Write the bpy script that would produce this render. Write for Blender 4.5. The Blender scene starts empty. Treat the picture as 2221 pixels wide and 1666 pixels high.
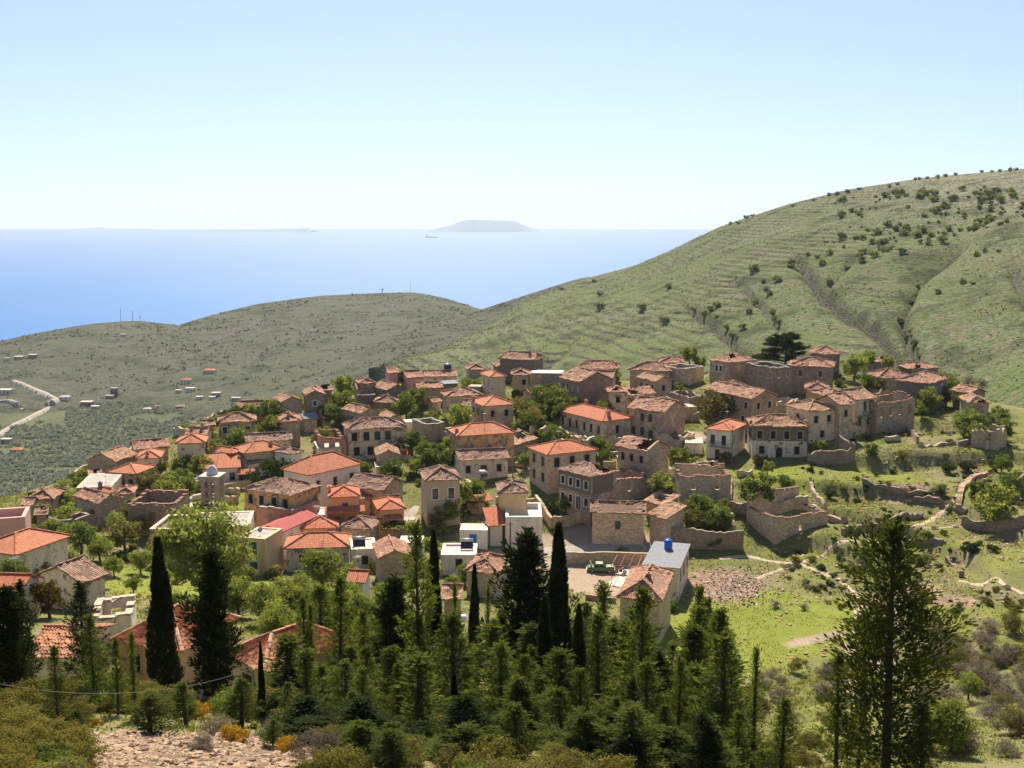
import bpy, math, random
import numpy as np
from math import sin, cos, tan, pi, radians, atan2, sqrt, floor
random.seed(7); rng = np.random.default_rng(7)
sc = bpy.context.scene; col = sc.collection; D = bpy.data
# ---------------------------------------------------------------- camera, sky, sun, exposure
FOC = 2500.0; PITCH = radians(8.4)          # the photograph is 2221 x 1666; points below are measured in its pixels
cam = D.cameras.new('Camera'); co = D.objects.new('Camera', cam); col.objects.link(co)
cam.lens = 36*FOC/2221; cam.sensor_width = 36; cam.clip_start = .5; cam.clip_end = 120000
co.location = (0, 0, 0); co.rotation_euler = (radians(90)-PITCH, 0, 0); sc.camera = co
SUN_EL, SUN_AZ = radians(47), radians(-3)
w = D.worlds.new("World"); sc.world = w; w.use_nodes = True
nt = w.node_tree; bg = nt.nodes['Background']
sky = nt.nodes.new('ShaderNodeTexSky'); sky.sky_type = 'NISHITA'; sky.sun_disc = False
sky.sun_elevation = SUN_EL; sky.sun_rotation = SUN_AZ; sky.altitude = 300; sky.air_density = 1.0; sky.dust_density = 0.3; sky.ozone_density = 1.6
tc = nt.nodes.new('ShaderNodeTexCoord'); sx = nt.nodes.new('ShaderNodeSeparateXYZ'); cx = nt.nodes.new('ShaderNodeCombineXYZ')
mx = nt.nodes.new('ShaderNodeMath'); mx.operation = 'MULTIPLY_ADD'; mx.inputs[1].default_value = .85; mx.inputs[2].default_value = .10; m0 = nt.nodes.new('ShaderNodeMath'); m0.operation = 'MAXIMUM'; m0.inputs[1].default_value = 0
nt.links.new(tc.outputs['Generated'], sx.inputs[0]); nt.links.new(sx.outputs['X'], cx.inputs[0]); nt.links.new(sx.outputs['Y'], cx.inputs[1])
nt.links.new(sx.outputs['Z'], m0.inputs[0]); nt.links.new(m0.outputs[0], mx.inputs[0]); nt.links.new(mx.outputs[0], cx.inputs[2]); nt.links.new(cx.outputs[0], sky.inputs['Vector'])
tn = nt.nodes.new('ShaderNodeMix'); tn.data_type = 'RGBA'; tn.blend_type = 'MULTIPLY'; tn.inputs[0].default_value = 1; tn.inputs[7].default_value = (1.05, .95, 1.0, 1); nt.links.new(sky.outputs[0], tn.inputs[6]); nt.links.new(tn.outputs[2], bg.inputs[0]); bg.inputs[1].default_value = 0.08
sl = D.lights.new('Sun', 'SUN'); so = D.objects.new('Sun', sl); col.objects.link(so)
sl.energy = 5.0; sl.angle = radians(.5); sl.color = (1, .91, .78)
so.rotation_euler = (radians(90)-SUN_EL, 0, pi-SUN_AZ)   # light travels from the sun, which stands ahead of the camera
sc.view_settings.view_transform = 'Standard'; sc.view_settings.look = 'None'; sc.view_settings.exposure = 0.9; sc.view_settings.gamma = 1
sc.cycles.max_bounces = 6; sc.cycles.diffuse_bounces = 3; sc.cycles.transparent_max_bounces = 4; sc.cycles.volume_bounces = 0
sc.cycles.use_denoising = True

# ---------------------------------------------------------------- pixels of the photograph -> points in the world
cP, sP = cos(PITCH), sin(PITCH)
def ray(px, py):
    a = (px-1110.5)/FOC; b = (833-py)/FOC
    return np.array([a, cP+b*sP, -sP+b*cP])
def at(px, py, Y):
    d = ray(px, py); return d*(Y/d[1])
def proj(P):
    x, y, z = P[..., 0], P[..., 1], P[..., 2]
    f = y*cP - z*sP; u = y*sP + z*cP
    return 1110.5+FOC*x/f, 833-FOC*u/f

# ---------------------------------------------------------------- object helpers
def link(o, parent=None, **kw):
    col.objects.link(o)
    if parent is not None: o.parent = parent
    for k, v in kw.items():
        if v: o[k] = v
    return o
def obj(name, me, parent=None, loc=None, rot=None, scale=None, **kw):
    o = D.objects.new(name, me)
    if loc is not None: o.location = loc
    if rot is not None: o.rotation_euler = rot if hasattr(rot, '__len__') else (0, 0, rot)
    if scale is not None: o.scale = scale if hasattr(scale, '__len__') else (scale,)*3
    return link(o, parent, **kw)
def thing(name, label, cat, loc, rz=0, group=None, scale=None):
    return obj(name, None, None, loc, rz, scale, label=label, category=cat, group=group)
def mesh_np(name, V, F, mats, smooth=False, mi=None):
    V = np.asarray(V, dtype=np.float32).reshape(-1, 3); F = np.asarray(F, dtype=np.int32)
    me = D.meshes.new(name); k = F.shape[1]
    me.vertices.add(len(V)); me.vertices.foreach_set('co', V.ravel())
    me.loops.add(F.size); me.loops.foreach_set('vertex_index', F.ravel())
    me.polygons.add(len(F)); me.polygons.foreach_set('loop_start', np.arange(0, F.size, k, dtype=np.int32))
    for m in (mats if isinstance(mats, (list, tuple)) else [mats]): me.materials.append(m)
    if mi is not None: me.polygons.foreach_set('material_index', np.asarray(mi, dtype=np.int32))
    me.update(calc_edges=True)
    me.polygons.foreach_set('use_smooth', np.full(len(F), smooth))
    return me
class MB:
    """collects faces; build() makes ONE mesh"""
    def __init__(s): s.v = []; s.f = []; s.m = []; s.uv = []
    def face(s, pts, mi=0, uv=None):
        n = len(s.v); s.v += [tuple(p) for p in pts]; s.f.append(tuple(range(n, n+len(pts)))); s.m.append(mi)
        s.uv += uv if uv else [(0, 0)]*len(pts)
    def box(s, x0, x1, y0, y1, z0, z1, mi=0):
        p = [(x0, y0, z0), (x1, y0, z0), (x1, y1, z0), (x0, y1, z0), (x0, y0, z1), (x1, y0, z1), (x1, y1, z1), (x0, y1, z1)]
        for q in ((0, 3, 2, 1), (4, 5, 6, 7), (0, 1, 5, 4), (1, 2, 6, 5), (2, 3, 7, 6), (3, 0, 4, 7)): s.face([p[i] for i in q], mi)
    def bar(s, a, b, r, n=4, mi=0, r2=None):
        a, b = np.array(a, float), np.array(b, float); d = b-a; d /= max(np.linalg.norm(d), 1e-9)
        u = np.cross(d, (0, 0, 1) if abs(d[2]) < .9 else (1, 0, 0)); u /= np.linalg.norm(u); v = np.cross(d, u); r2 = r if r2 is None else r2
        A = [a+r*(u*cos(2*pi*i/n+pi/4)+v*sin(2*pi*i/n+pi/4)) for i in range(n)]; B = [b+r2*(u*cos(2*pi*i/n+pi/4)+v*sin(2*pi*i/n+pi/4)) for i in range(n)]
        for i in range(n): j = (i+1) % n; s.face([A[j], A[i], B[i], B[j]], mi)
        s.face(A, mi); s.face(B[::-1], mi)
    def lathe(s, prof, n=16, c=(0, 0, 0), mi=0):
        R = [[(c[0]+r*cos(2*pi*i/n), c[1]+r*sin(2*pi*i/n), c[2]+z) for i in range(n)] for r, z in prof]
        for a, b in zip(R, R[1:]):
            for i in range(n): j = (i+1) % n; s.face([a[i], a[j], b[j], b[i]], mi)
    def mesh(s, name, mats, smooth=False):
        me = D.meshes.new(name); me.from_pydata(s.v, [], s.f)
        for m in (mats if isinstance(mats, (list, tuple)) else [mats]): me.materials.append(m)
        me.polygons.foreach_set('material_index', s.m)
        uvl = me.uv_layers.new(name='UVMap'); uvl.data.foreach_set('uv', [c for t in s.uv for c in t])
        if smooth:
            import bmesh
            bm = bmesh.new(); bm.from_mesh(me); bmesh.ops.remove_doubles(bm, verts=bm.verts, dist=1e-4)
            for f in bm.faces: f.smooth = True
            bm.to_mesh(me); bm.free()
        me.update(); return me
    def build(s, name, mats, parent=None, smooth=False, **kw): return obj(name, s.mesh(name, mats, smooth), parent, **kw)

# ---------------------------------------------------------------- materials
class NT:
    def __init__(s, name):
        s.m = D.materials.new(name); s.m.use_nodes = True; s.t = s.m.node_tree; s.t.nodes.clear()
        s.out = s.t.nodes.new('ShaderNodeOutputMaterial')
    def n(s, t, **kw):
        x = s.t.nodes.new('ShaderNode'+t)
        for k, v in kw.items():
            if k.startswith('i_'): s.set(x.inputs[k[2:].replace('_', ' ')], v)
            else: setattr(x, k, v)
        return x
    def set(s, i, v):
        if isinstance(v, bpy.types.NodeSocket): s.t.links.new(v, i)
        elif hasattr(v, '__len__') and len(v) == 3 and i.type == 'RGBA': i.default_value = (*v, 1)
        else: i.default_value = v
    def co(s, k='Object'): return s.n('TexCoord').outputs[k]
    def map(s, v, scale): return s.n('Mapping', i_Vector=v, i_Scale=scale).outputs[0]
    def noise(s, v, scale, det=4, rough=.55, dist=0): return s.n('TexNoise', i_Vector=v, i_Scale=scale, i_Detail=det, i_Roughness=rough, i_Distortion=dist).outputs['Fac']
    def vor(s, v, scale, out='Distance', feature='F1', rnd=1): return s.n('TexVoronoi', feature=feature, i_Vector=v, i_Scale=scale, i_Randomness=rnd).outputs[out]
    def ramp(s, f, st, interp='LINEAR'):
        r = s.n('ValToRGB'); s.set(r.inputs[0], f); e = r.color_ramp; e.interpolation = interp
        while len(e.elements) < len(st): e.elements.new(.5)
        for q, (p, c) in zip(e.elements, st): q.position = p; q.color = (*c, 1) if hasattr(c, '__len__') else (c, c, c, 1)
        return r.outputs[0]
    def mix(s, f, a, b, mode='MIX'):
        x = s.n('Mix', data_type='RGBA', blend_type=mode); s.set(x.inputs[0], f); s.set(x.inputs[6], a); s.set(x.inputs[7], b); return x.outputs[2]
    def math(s, op, a, b=0.0, c=None, clamp=False):
        x = s.n('Math', operation=op, use_clamp=clamp); s.set(x.inputs[0], a); s.set(x.inputs[1], b)
        if c is not None: s.set(x.inputs[2], c)
        return x.outputs[0]
    def sep(s, v): x = s.n('SeparateXYZ'); s.set(x.inputs[0], v); return x.outputs
    def comb(s, a, b, c=0.0): x = s.n('CombineXYZ'); s.set(x.inputs[0], a); s.set(x.inputs[1], b); s.set(x.inputs[2], c); return x.outputs[0]
    def rnd(s): return s.n('ObjectInfo').outputs['Random']
    def attr(s, k): return s.n('Attribute', attribute_name=k).outputs['Fac']
    def bump(s, h, st=.5, d=.05): return s.n('Bump', i_Strength=st, i_Distance=d, i_Height=h).outputs[0]
    def bsdf(s, c, rough=.9, nrm=None, spec=.25, metal=0.0):
        b = s.n('BsdfPrincipled'); s.set(b.inputs['Base Color'], c); s.set(b.inputs['Roughness'], rough); s.set(b.inputs['Specular IOR Level'], spec); s.set(b.inputs['Metallic'], metal)
        if nrm: s.set(b.inputs['Normal'], nrm)
        s.t.links.new(b.outputs[0], s.out.inputs[0]); return s.m
def warm(c): return (min(c[0]*1.15, .82), min(c[1]*1.05, .76), c[2]*.94)
def lrp(a, b, t): return tuple(x+(y-x)*t for x, y in zip(a, b))
def stone_mat(name, base, plaster=None, cover=.5, dark=.45):
    base = warm(base); plaster = warm(plaster) if plaster else None; n = NT(name); v = n.co(); r = n.rnd()
    off = n.n('VectorMath', operation='ADD', i_0=v) if False else None
    vv = n.n('VectorMath', operation='ADD'); n.set(vv.inputs[0], v); n.set(vv.inputs[1], n.comb(n.math('MULTIPLY', r, 91.), n.math('MULTIPLY', r, 37.)))
    v = vv.outputs[0]
    sm = n.map(v, (2.6, 2.6, 4.2))
    edge = n.vor(sm, 1, 'Distance', 'DISTANCE_TO_EDGE'); cell = n.vor(sm, 1, 'Color')
    cv = n.math('MULTIPLY_ADD', n.sep(cell)[0], .55, .7)
    c = n.mix(1, base, n.comb(cv, cv, cv), 'MULTIPLY')
    c = n.mix(n.ramp(edge, [(0, 1), (.09, 0)]), c, lrp(base, (.2, .17, .13), .5))
    big = n.noise(v, .45, 5, .6); med = n.noise(v, 1.7, 5, .65)
    c = n.mix(n.ramp(big, [(.35, dark), (.6, 0)]), c, (.10, .08, .065))
    c = n.mix(n.ramp(med, [(.5, 0), (.75, .4)]), c, lrp(base, (.6, .5, .38), .5))
    h = n.math('MULTIPLY', n.ramp(edge, [(0, 0), (.15, 1)]), 1)
    if plaster:
        f = n.ramp(n.math('ADD', n.math('MULTIPLY', big, .55), n.math('MULTIPLY', med, .45)), [(cover-.04, 0), (cover+.04, 1)])
        p = n.mix(n.ramp(n.noise(n.map(v, (1.2, 1.2, .25)), 1.3, 5), [(.42, 0), (.75, .65)]), plaster, lrp(plaster, (.14, .11, .085), .75))
        c = n.mix(f, p, c)
    return n.bsdf(c, .95, n.bump(n.math('ADD', h, n.math('MULTIPLY', med, .6)), .5, .06))
def plaster_mat(name, c0, dirt=.5, patch=.0):
    c0 = warm(c0); n = NT(name); v = n.co(); r = n.rnd()
    vv = n.n('VectorMath', operation='ADD'); n.set(vv.inputs[0], v); n.set(vv.inputs[1], n.comb(n.math('MULTIPLY', r, 91.), n.math('MULTIPLY', r, 37.))); v = vv.outputs[0]
    st = n.noise(n.map(v, (1.3, 1.3, .22)), 1.2, 5, .6)
    c = n.mix(n.ramp(st, [(.45, 0), (.8, dirt)]), c0, lrp(c0, (.12, .10, .08), .7))
    c = n.mix(n.ramp(n.noise(v, .7, 4), [(.4, 0), (.7, .35)]), c, lrp(c0, (.3, .24, .18), .5))
    if patch:
        sm = n.map(v, (2.6, 2.6, 4.2)); cv = n.math('MULTIPLY_ADD', n.sep(n.vor(sm, 1, 'Color'))[0], .5, .6)
        c = n.mix(n.ramp(n.noise(v, .9, 5, .65), [(.62-patch, 0), (.66-patch, 1)]), c, n.mix(1, (.27, .23, .18), n.comb(cv, cv, cv), 'MULTIPLY'))
    return n.bsdf(c, .92, n.bump(n.noise(v, 9, 4), .25, .02))
def tile_mat(name, cols, pale, dirt, pu=.26, pv=.42, str_=.9, lichen=(.34, .25, .17), speck=1.0):
    n = NT(name); uv = n.sep(n.n('UVMap').outputs[0]); v = n.co(); r = n.rnd()
    u = n.math('DIVIDE', uv[0], pu); w_ = n.math('DIVIDE', uv[1], pv)
    wn = n.n('TexWhiteNoise', noise_dimensions='3D'); n.set(wn.inputs[0], n.comb(n.math('FLOOR', u), n.math('FLOOR', w_), n.math('MULTIPLY', r, 50.)))
    t = wn.outputs[0]
    c = n.ramp(t, [(i/(len(cols)-1), q) for i, q in enumerate(cols)])
    vv = n.n('VectorMath', operation='ADD'); n.set(vv.inputs[0], v); n.set(vv.inputs[1], n.comb(n.math('MULTIPLY', r, 77.), n.math('MULTIPLY', r, 31.)))
    big = n.noise(vv.outputs[0], .55, 5, .65); med = n.noise(vv.outputs[0], 2.2, 4, .6)
    c = n.mix(n.ramp(big, [(.4, 0), (.68, dirt)]), c, lichen)
    c = n.mix(n.ramp(med, [(.55, 0), (.72, pale)]), c, (.52, .40, .30))
    sp = n.math('MULTIPLY_ADD', n.noise(vv.outputs[0], 1.9, 4, .8), 3.2, -.6); sp = n.math('MULTIPLY_ADD', n.math('SUBTRACT', sp, 1.0), speck, 1.0); c = n.mix(1, c, n.comb(sp, sp, sp), 'MULTIPLY')
    c = n.mix(n.math('MULTIPLY', r, .3), c, (.36, .19, .11))
    hu = n.math('ABSOLUTE', n.math('SINE', n.math('MULTIPLY', u, pi)))
    hv = n.math('FRACT', w_)
    gap = n.math('MULTIPLY', n.ramp(hu, [(0, .55), (.35, 1)]), 1)
    c = n.mix(1, c, n.comb(gap, gap, gap), 'MULTIPLY')       # darker along the channels between the tiles
    h = n.math('ADD', hu, n.math('MULTIPLY', n.math('SUBTRACT', 1.0, hv), .5)); h = n.math('ADD', h, n.math('MULTIPLY', t, .35))
    return n.bsdf(c, .9, n.bump(h, str_, .1), .2)
def simple_mat(name, c, rough=.7, var=.25, scale=3., metal=0., spec=.3, bump=0.):
    n = NT(name); v = n.co(); f = n.noise(v, scale, 5, .6)
    k = n.mix(n.ramp(f, [(.35, 0), (.7, 1)]), c, tuple(x*(1-var) for x in c))
    return n.bsdf(k, rough, n.bump(f, bump, .05) if bump else None, spec, metal)
def leaf_mat(name, c1, c2, trans=.45, shift=.5, tcol=None):
    n = NT(name); v = n.co(); r = n.rnd()
    f = n.noise(v, 1.1, 3, .6); wn = n.n('TexWhiteNoise', noise_dimensions='3D'); n.set(wn.inputs[0], n.map(v, (3, 3, 3)))
    fine = n.noise(v, 6, 2, .6)
    c = n.mix(n.ramp(f, [(.35, 0), (.65, 1)]), c1, c2)
    k = n.math('MULTIPLY_ADD', fine, .9, .55); c = n.mix(1, c, n.comb(k, k, k), 'MULTIPLY')
    k2 = n.math('MULTIPLY_ADD', r, shift, 1-shift/2); c = n.mix(1, c, n.comb(k2, k2, k2), 'MULTIPLY')
    d = n.n('BsdfDiffuse'); n.set(d.inputs[0], c)
    tr = n.n('BsdfTranslucent'); n.set(tr.inputs[0], n.mix(1, c, tcol or (1.4, 1.32, .75), 'MULTIPLY'))
    ms = n.n('MixShader'); n.set(ms.inputs[0], trans); n.set(ms.inputs[1], d.outputs[0]); n.set(ms.inputs[2], tr.outputs[0])
    n.t.links.new(ms.outputs[0], n.out.inputs[0]); return n.m
M = {}
OLD = [(.27, .135, .085), (.46, .23, .14), (.54, .25, .14), (.40, .21, .135), (.62, .36, .23), (.50, .20, .11)]
M['told'] = tile_mat('old_tile', OLD, .5, .35)
M['tbrown'] = tile_mat('brown_tile', [(.18, .105, .075), (.33, .19, .13), (.41, .22, .15), (.26, .155, .11), (.48, .29, .19)], .45, .4)
M['ttan'] = tile_mat('tan_tile', [(.34, .19, .11), (.48, .27, .15), (.40, .2, .11), (.55, .34, .2)], .5, .3, lichen=(.34, .28, .17))
M['tnew'] = tile_mat('new_tile', [(.50, .18, .09), (.58, .215, .11), (.54, .195, .095), (.62, .25, .13)], .12, .25, str_=.7, lichen=(.42, .16, .09), speck=.45)
M['tred'] = tile_mat('red_tile', [(.50, .155, .075), (.56, .18, .085), (.53, .165, .078), (.60, .215, .11)], .08, .2, str_=.7, lichen=(.38, .12, .07), speck=.45)
M['metal_red'] = tile_mat('red_sheet', [(.46, .10, .10), (.5, .115, .11)], .05, .2, pu=.35, pv=30, lichen=(.40, .12, .11), speck=.1)
M['metal_grey'] = simple_mat('grey_sheet', (.24, .245, .25), .75, .25, 1.5, spec=.1)
M['metal_pale'] = simple_mat('pale_sheet', (.62, .58, .5), .6, .1, 1.5)
M['conc'] = simple_mat('concrete', (.42, .37, .31), .9, .35, .8, bump=.3)
M['concpale'] = simple_mat('pale_concrete', (.60, .52, .42), .9, .3, .9, bump=.3)
M['white'] = plaster_mat('white_plaster', (.74, .70, .64), .5)
M['whiteold'] = plaster_mat('aged_white_plaster', (.68, .62, .52), .6, .05)
M['cream'] = plaster_mat('cream_plaster', (.68, .57, .41), .5, .03)
M['creamold'] = plaster_mat('aged_cream_plaster', (.62, .52, .38), .65, .08)
M['ochre'] = plaster_mat('ochre_plaster', (.60, .42, .24), .5, .07)
M['ochreold'] = plaster_mat('aged_ochre_plaster', (.58, .40, .19), .6, .10)
M['yellow'] = plaster_mat('yellow_plaster', (.60, .46, .26), .5)
M['pink'] = plaster_mat('pink_plaster', (.58, .36, .32), .4)
M['rose'] = plaster_mat('faded_rose_plaster', (.44, .24, .19), .7, .06)
M['orange'] = plaster_mat('orange_plaster', (.66, .36, .18), .35)
M['grey'] = plaster_mat('grey_plaster', (.44, .385, .29), .4)
M['darkpl'] = plaster_mat('dark_weathered_plaster', (.17, .15, .13), .5)
M['stone'] = stone_mat('rubble_stone', (.44, .37, .27), None, .5, .2)
M['stonepale'] = stone_mat('pale_rubble_stone', (.56, .475, .35), None, .5, .2)
M['stonedark'] = stone_mat('dark_rubble_stone', (.29, .24, .19), None, .5, .35)
M['stonepl'] = stone_mat('patched_stone', (.42, .35, .26), (.60, .51, .38), .50, .3)
M['stonepl2'] = stone_mat('patched_dark_stone', (.34, .285, .22), (.52, .44, .33), .47, .35)
M['tower'] = stone_mat('tower_masonry', (.50, .43, .37), None, .5, .2)
M['frame'] = simple_mat('stone_surround', (.50, .43, .33), .85, .2)
M['framew'] = simple_mat('white_surround', (.78, .75, .7), .8, .1)
M['void'] = simple_mat('painted_dark_opening', (.035, .03, .026), .8, .4)  # near-black panes paint in the darkness of open windows and doorways
M['shut'] = simple_mat('brown_shutter', (.12, .075, .05), .75, .35)
M['shutg'] = simple_mat('green_shutter', (.06, .095, .07), .7, .3)
M['blind'] = simple_mat('boarded_window', (.50, .40, .26), .85, .25)
M['shutw'] = simple_mat('white_shutter', (.72, .70, .68), .7, .15)
M['blue'] = simple_mat('blue_paint', (.02, .17, .50), .5, .12)
g = NT('window_glass'); M['glass'] = g.bsdf((.03, .035, .04), .12, None, .5)
M['wood'] = simple_mat('grey_wood', (.19, .15, .11), .85, .4, 6)
M['rust'] = simple_mat('rusty_red_metal', (.35, .09, .05), .7, .35)
M['dirt'] = simple_mat('earth_floor', (.24, .18, .12), 1, .4, 2, bump=.5)
M['steel'] = simple_mat('steel', (.5, .5, .5), .4, .2, 3, .6)
M['dark'] = simple_mat('black_iron', (.02, .02, .022), .6, .3)
M['whitep'] = simple_mat('white_paint', (.74, .73, .70), .6, .12)
M['redc'] = simple_mat('red_cloth', (.62, .04, .03), .8, .2)
M['bark'] = simple_mat('bark', (.10, .075, .05), .95, .4, 5, bump=.6)
M['barkgrey'] = simple_mat('grey_bark', (.15, .125, .10), .95, .4, 5, bump=.6)
M['leafb'] = leaf_mat('spring_leaf', (.17, .21, .05), (.24, .265, .075), .5)
M['leafg'] = leaf_mat('green_leaf', (.11, .155, .038), (.16, .20, .055), .5)
M['leafd'] = leaf_mat('dark_leaf', (.035, .062, .018), (.06, .085, .025), .35)
M['leafo'] = leaf_mat('olive_brown_leaf', (.12, .125, .04), (.18, .155, .06), .45)
M['leafau'] = leaf_mat('russet_leaf', (.13, .075, .02), (.09, .08, .02), .4)
M['leafgr'] = leaf_mat('bare_grey_twig', (.21, .185, .135), (.26, .23, .165), .35, tcol=(1.1, 1., .8))
M['leafm'] = leaf_mat('maquis_leaf', (.12, .115, .028), (.17, .14, .04), .4)
M['leafy'] = leaf_mat('yellow_gorse', (.42, .23, .02), (.28, .19, .03), .4)
M['leafh'] = leaf_mat('heath_grey', (.16, .14, .10), (.19, .16, .115), .3, tcol=(1.1, 1., .8))
M['needle'] = leaf_mat('cypress_needle', (.02, .033, .012), (.036, .047, .016), .3)
M['needley'] = leaf_mat('young_conifer_needle', (.066, .098, .024), (.125, .14, .034), .5, tcol=(1.4, 1.35, .6))
M['needleo'] = leaf_mat('old_conifer_needle', (.038, .056, .014), (.075, .085, .02), .4, tcol=(1.4, 1.35, .6))
M['needlep'] = leaf_mat('pine_needle', (.022, .038, .012), (.035, .05, .016), .3)
M['olive'] = leaf_mat('olive_leaf', (.23, .25, .185), (.29, .305, .235), .25, tcol=(1.1, 1.1, .8))
M['hilltree'] = leaf_mat('hill_oak_leaf', (.13, .16, .065), (.18, .20, .085), .5)
M['tnear'] = tile_mat('near_barrel_tile', [(.42, .19, .105), (.64, .29, .15), (.70, .34, .18), (.54, .23, .12), (.72, .43, .27), (.33, .17, .11)], .35, .22, pu=.2, pv=.3, str_=.1)
# ---------------------------------------------------------------- ground of the village and of the near slope
CP = [(1110,1900,24),(1110,1666,36),(250,1600,38),(250,1666,34),(0,1666,33),(-300,1700,32),(2500,1700,60),(250,1500,56),(690,1235,164),(850,1240,160),(560,1230,165),(330,1200,165),(400,1180,170),(1110,1600,50),(1210,1585,60),(1110,1480,100),(1400,1395,135),
 (1650,1300,155),(1650,1450,130),(1500,1400,138),(1850,1440,131),(1300,1250,168),(1390,1300,158),(1250,1185,180),(1080,1192,175),(930,1130,188),(600,1160,180),(460,1105,195),
 (820,960,232),(1000,1000,215),(680,900,255),(850,835,285),(1110,835,285),(1480,815,290),(1750,805,285),(1990,865,255),(2150,905,235),(2221,925,230),(1780,905,240),(1680,1006,208),
 (1930,935,225),(1900,1000,205),(2100,1050,195),(1900,1130,180),(2100,1150,172),(2221,1250,150),(2000,1280,152),(2150,1450,118),(2221,1560,85),(1900,1560,105),(1700,1600,92),
 (2000,1666,64),(1600,1185,178),(1590,1085,192),(1750,1185,176),(1440,1005,212),(180,1175,164),(330,1290,138),(600,1300,136),(30,1115,185),(20,1215,148),
 (0,1100,190),(200,1055,205),(300,1005,220),(450,915,245),(600,865,265),(1240,920,240),(1240,1000,214),(1300,1100,192),(700,1050,206),(300,1130,178),(480,1010,217),(2350,1250,140),(2350,1560,80),(2500,1100,165)]
PT = [at(*c) for c in CP]
PT += [np.array(p) for p in [(-15,62,-28.3),(-26,66,-29.6),(-10,74,-32),(-42,64,-28.8),(-30,78,-33),(-15,45,-21),(-28,46,-21),(0,62,-27.6),(0,0,-1.7),(-20,0,-1.5),(20,0,-2.2),(-60,2,-2),(60,5,-6),(-20,18,-9),(0,14,-8.2),(20,18,-11),(90,40,-24),(-90,40,-17),
  (-150,330,-110),(-100,420,-170),(0,440,-150),(120,440,-118),(200,430,-95),(-190,200,-85),(-190,100,-60),(-130,215,-66),(-100,265,-72),(-70,310,-74),(-20,345,-76),(50,350,-74),(110,340,-72),(150,310,-60),(200,300,-70),(190,60,-25),(190,150,-42),(-150,40,-28)]]
PT = np.array(PT)
def tps_k(r2): return np.where(r2 > 1e-9, .5*r2*np.log(np.maximum(r2, 1e-9)), 0)
_S = 100.0
_xy = PT[:, :2]/_S; n_ = len(PT)
K = tps_k(((_xy[:, None]-_xy[None])**2).sum(-1)) + np.eye(n_)*2e-4
Pm = np.c_[np.ones(n_), _xy]
A_ = np.block([[K, Pm], [Pm.T, np.zeros((3, 3))]]); sol = np.linalg.solve(A_, np.r_[PT[:, 2], 0, 0, 0])
def tps(x, y):
    q = np.stack([np.ravel(x), np.ravel(y)], -1)/_S; out = np.zeros(len(q))
    for i in range(0, len(q), 20000):
        s = q[i:i+20000]; out[i:i+20000] = tps_k(((s[:, None]-_xy[None])**2).sum(-1))@sol[:n_] + sol[n_] + s@sol[n_+1:]
    return out.reshape(np.shape(x))
def vnoise(x, y, seed=0):
    xi, yi = np.floor(x).astype(np.int64), np.floor(y).astype(np.int64); fx, fy = x-xi, y-yi
    fx = fx*fx*(3-2*fx); fy = fy*fy*(3-2*fy)
    def h(a, b): k = np.sin(a*127.1+b*311.7+seed*74.7)*43758.5453; return k-np.floor(k)
    return (h(xi, yi)*(1-fx)+h(xi+1, yi)*fx)*(1-fy)+(h(xi, yi+1)*(1-fx)+h(xi+1, yi+1)*fx)*fy
def fbm(x, y, oc=4, seed=0):
    s = 0; a = .5
    for k in range(oc): s = s+a*(vnoise(x*2**k, y*2**k, seed+k)-.5); a *= .5
    return s
def sstep(a, b, x): t = np.clip((x-a)/(b-a), 0, 1); return t*t*(3-2*t)
GX0, GX1, GY0, GY1, GS = -210., 210., -6., 440., 1.0
gx = np.arange(GX0, GX1+.1, GS); gy = np.arange(GY0, GY1+.1, GS)
GXm, GYm = np.meshgrid(gx, gy); GZ = tps(GXm, GYm)
_pp = proj(np.stack([GXm, np.maximum(GYm, 8), GZ], -1))
# terraces and hummocks on the open slope to the right of the village
right = sstep(1640, 1800, _pp[0])*sstep(70, 110, GYm)*(1-sstep(225, 250, GYm))
field = np.exp(-(((GXm-20)/15)**2+((GYm-140)/14)**2)**2)
st_ = 2.4; q_ = GZ+1.2*fbm(GXm/18, GYm/18, 3, 5); fr = q_/st_-np.floor(q_/st_)
GZ = GZ + right*(1-field)*((sstep(.3, .5, fr)-fr)*st_*1.0 + 2.0*fbm(GXm/9, GYm/9, 4, 9)+.9*fbm(GXm/3, GYm/3, 3, 19))
GZ = GZ + .25*fbm(GXm/5, GYm/5, 4, 2)*(1-.7*field)
def ground(x, y):
    fx = np.clip((np.asarray(x, float)-GX0)/GS, 0, len(gx)-1.001); fy = np.clip((np.asarray(y, float)-GY0)/GS, 0, len(gy)-1.001)
    i, j = fx.astype(int), fy.astype(int); a, b = fx-i, fy-j
    return (GZ[j, i]*(1-a)+GZ[j, i+1]*a)*(1-b)+(GZ[j+1, i]*(1-a)+GZ[j+1, i+1]*a)*b
def cast(px, py, h=0.0, y0=16., y1=430.):
    """the point where the line of sight through a photo pixel stands h above the ground"""
    d = ray(px, py); Y = np.arange(y0, y1, .5); P = d[None]*(Y/d[1])[:, None]
    e = P[:, 2]-(ground(P[:, 0], P[:, 1])+h); k = np.where((e[:-1] > 0) & (e[1:] <= 0))[0]
    if not len(k): k = [int(np.argmin(np.abs(e)))]; return P[k[0]]
    k = k[0]; t = e[k]/(e[k]-e[k+1]); return P[k]+(P[k+1]-P[k])*t
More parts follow.
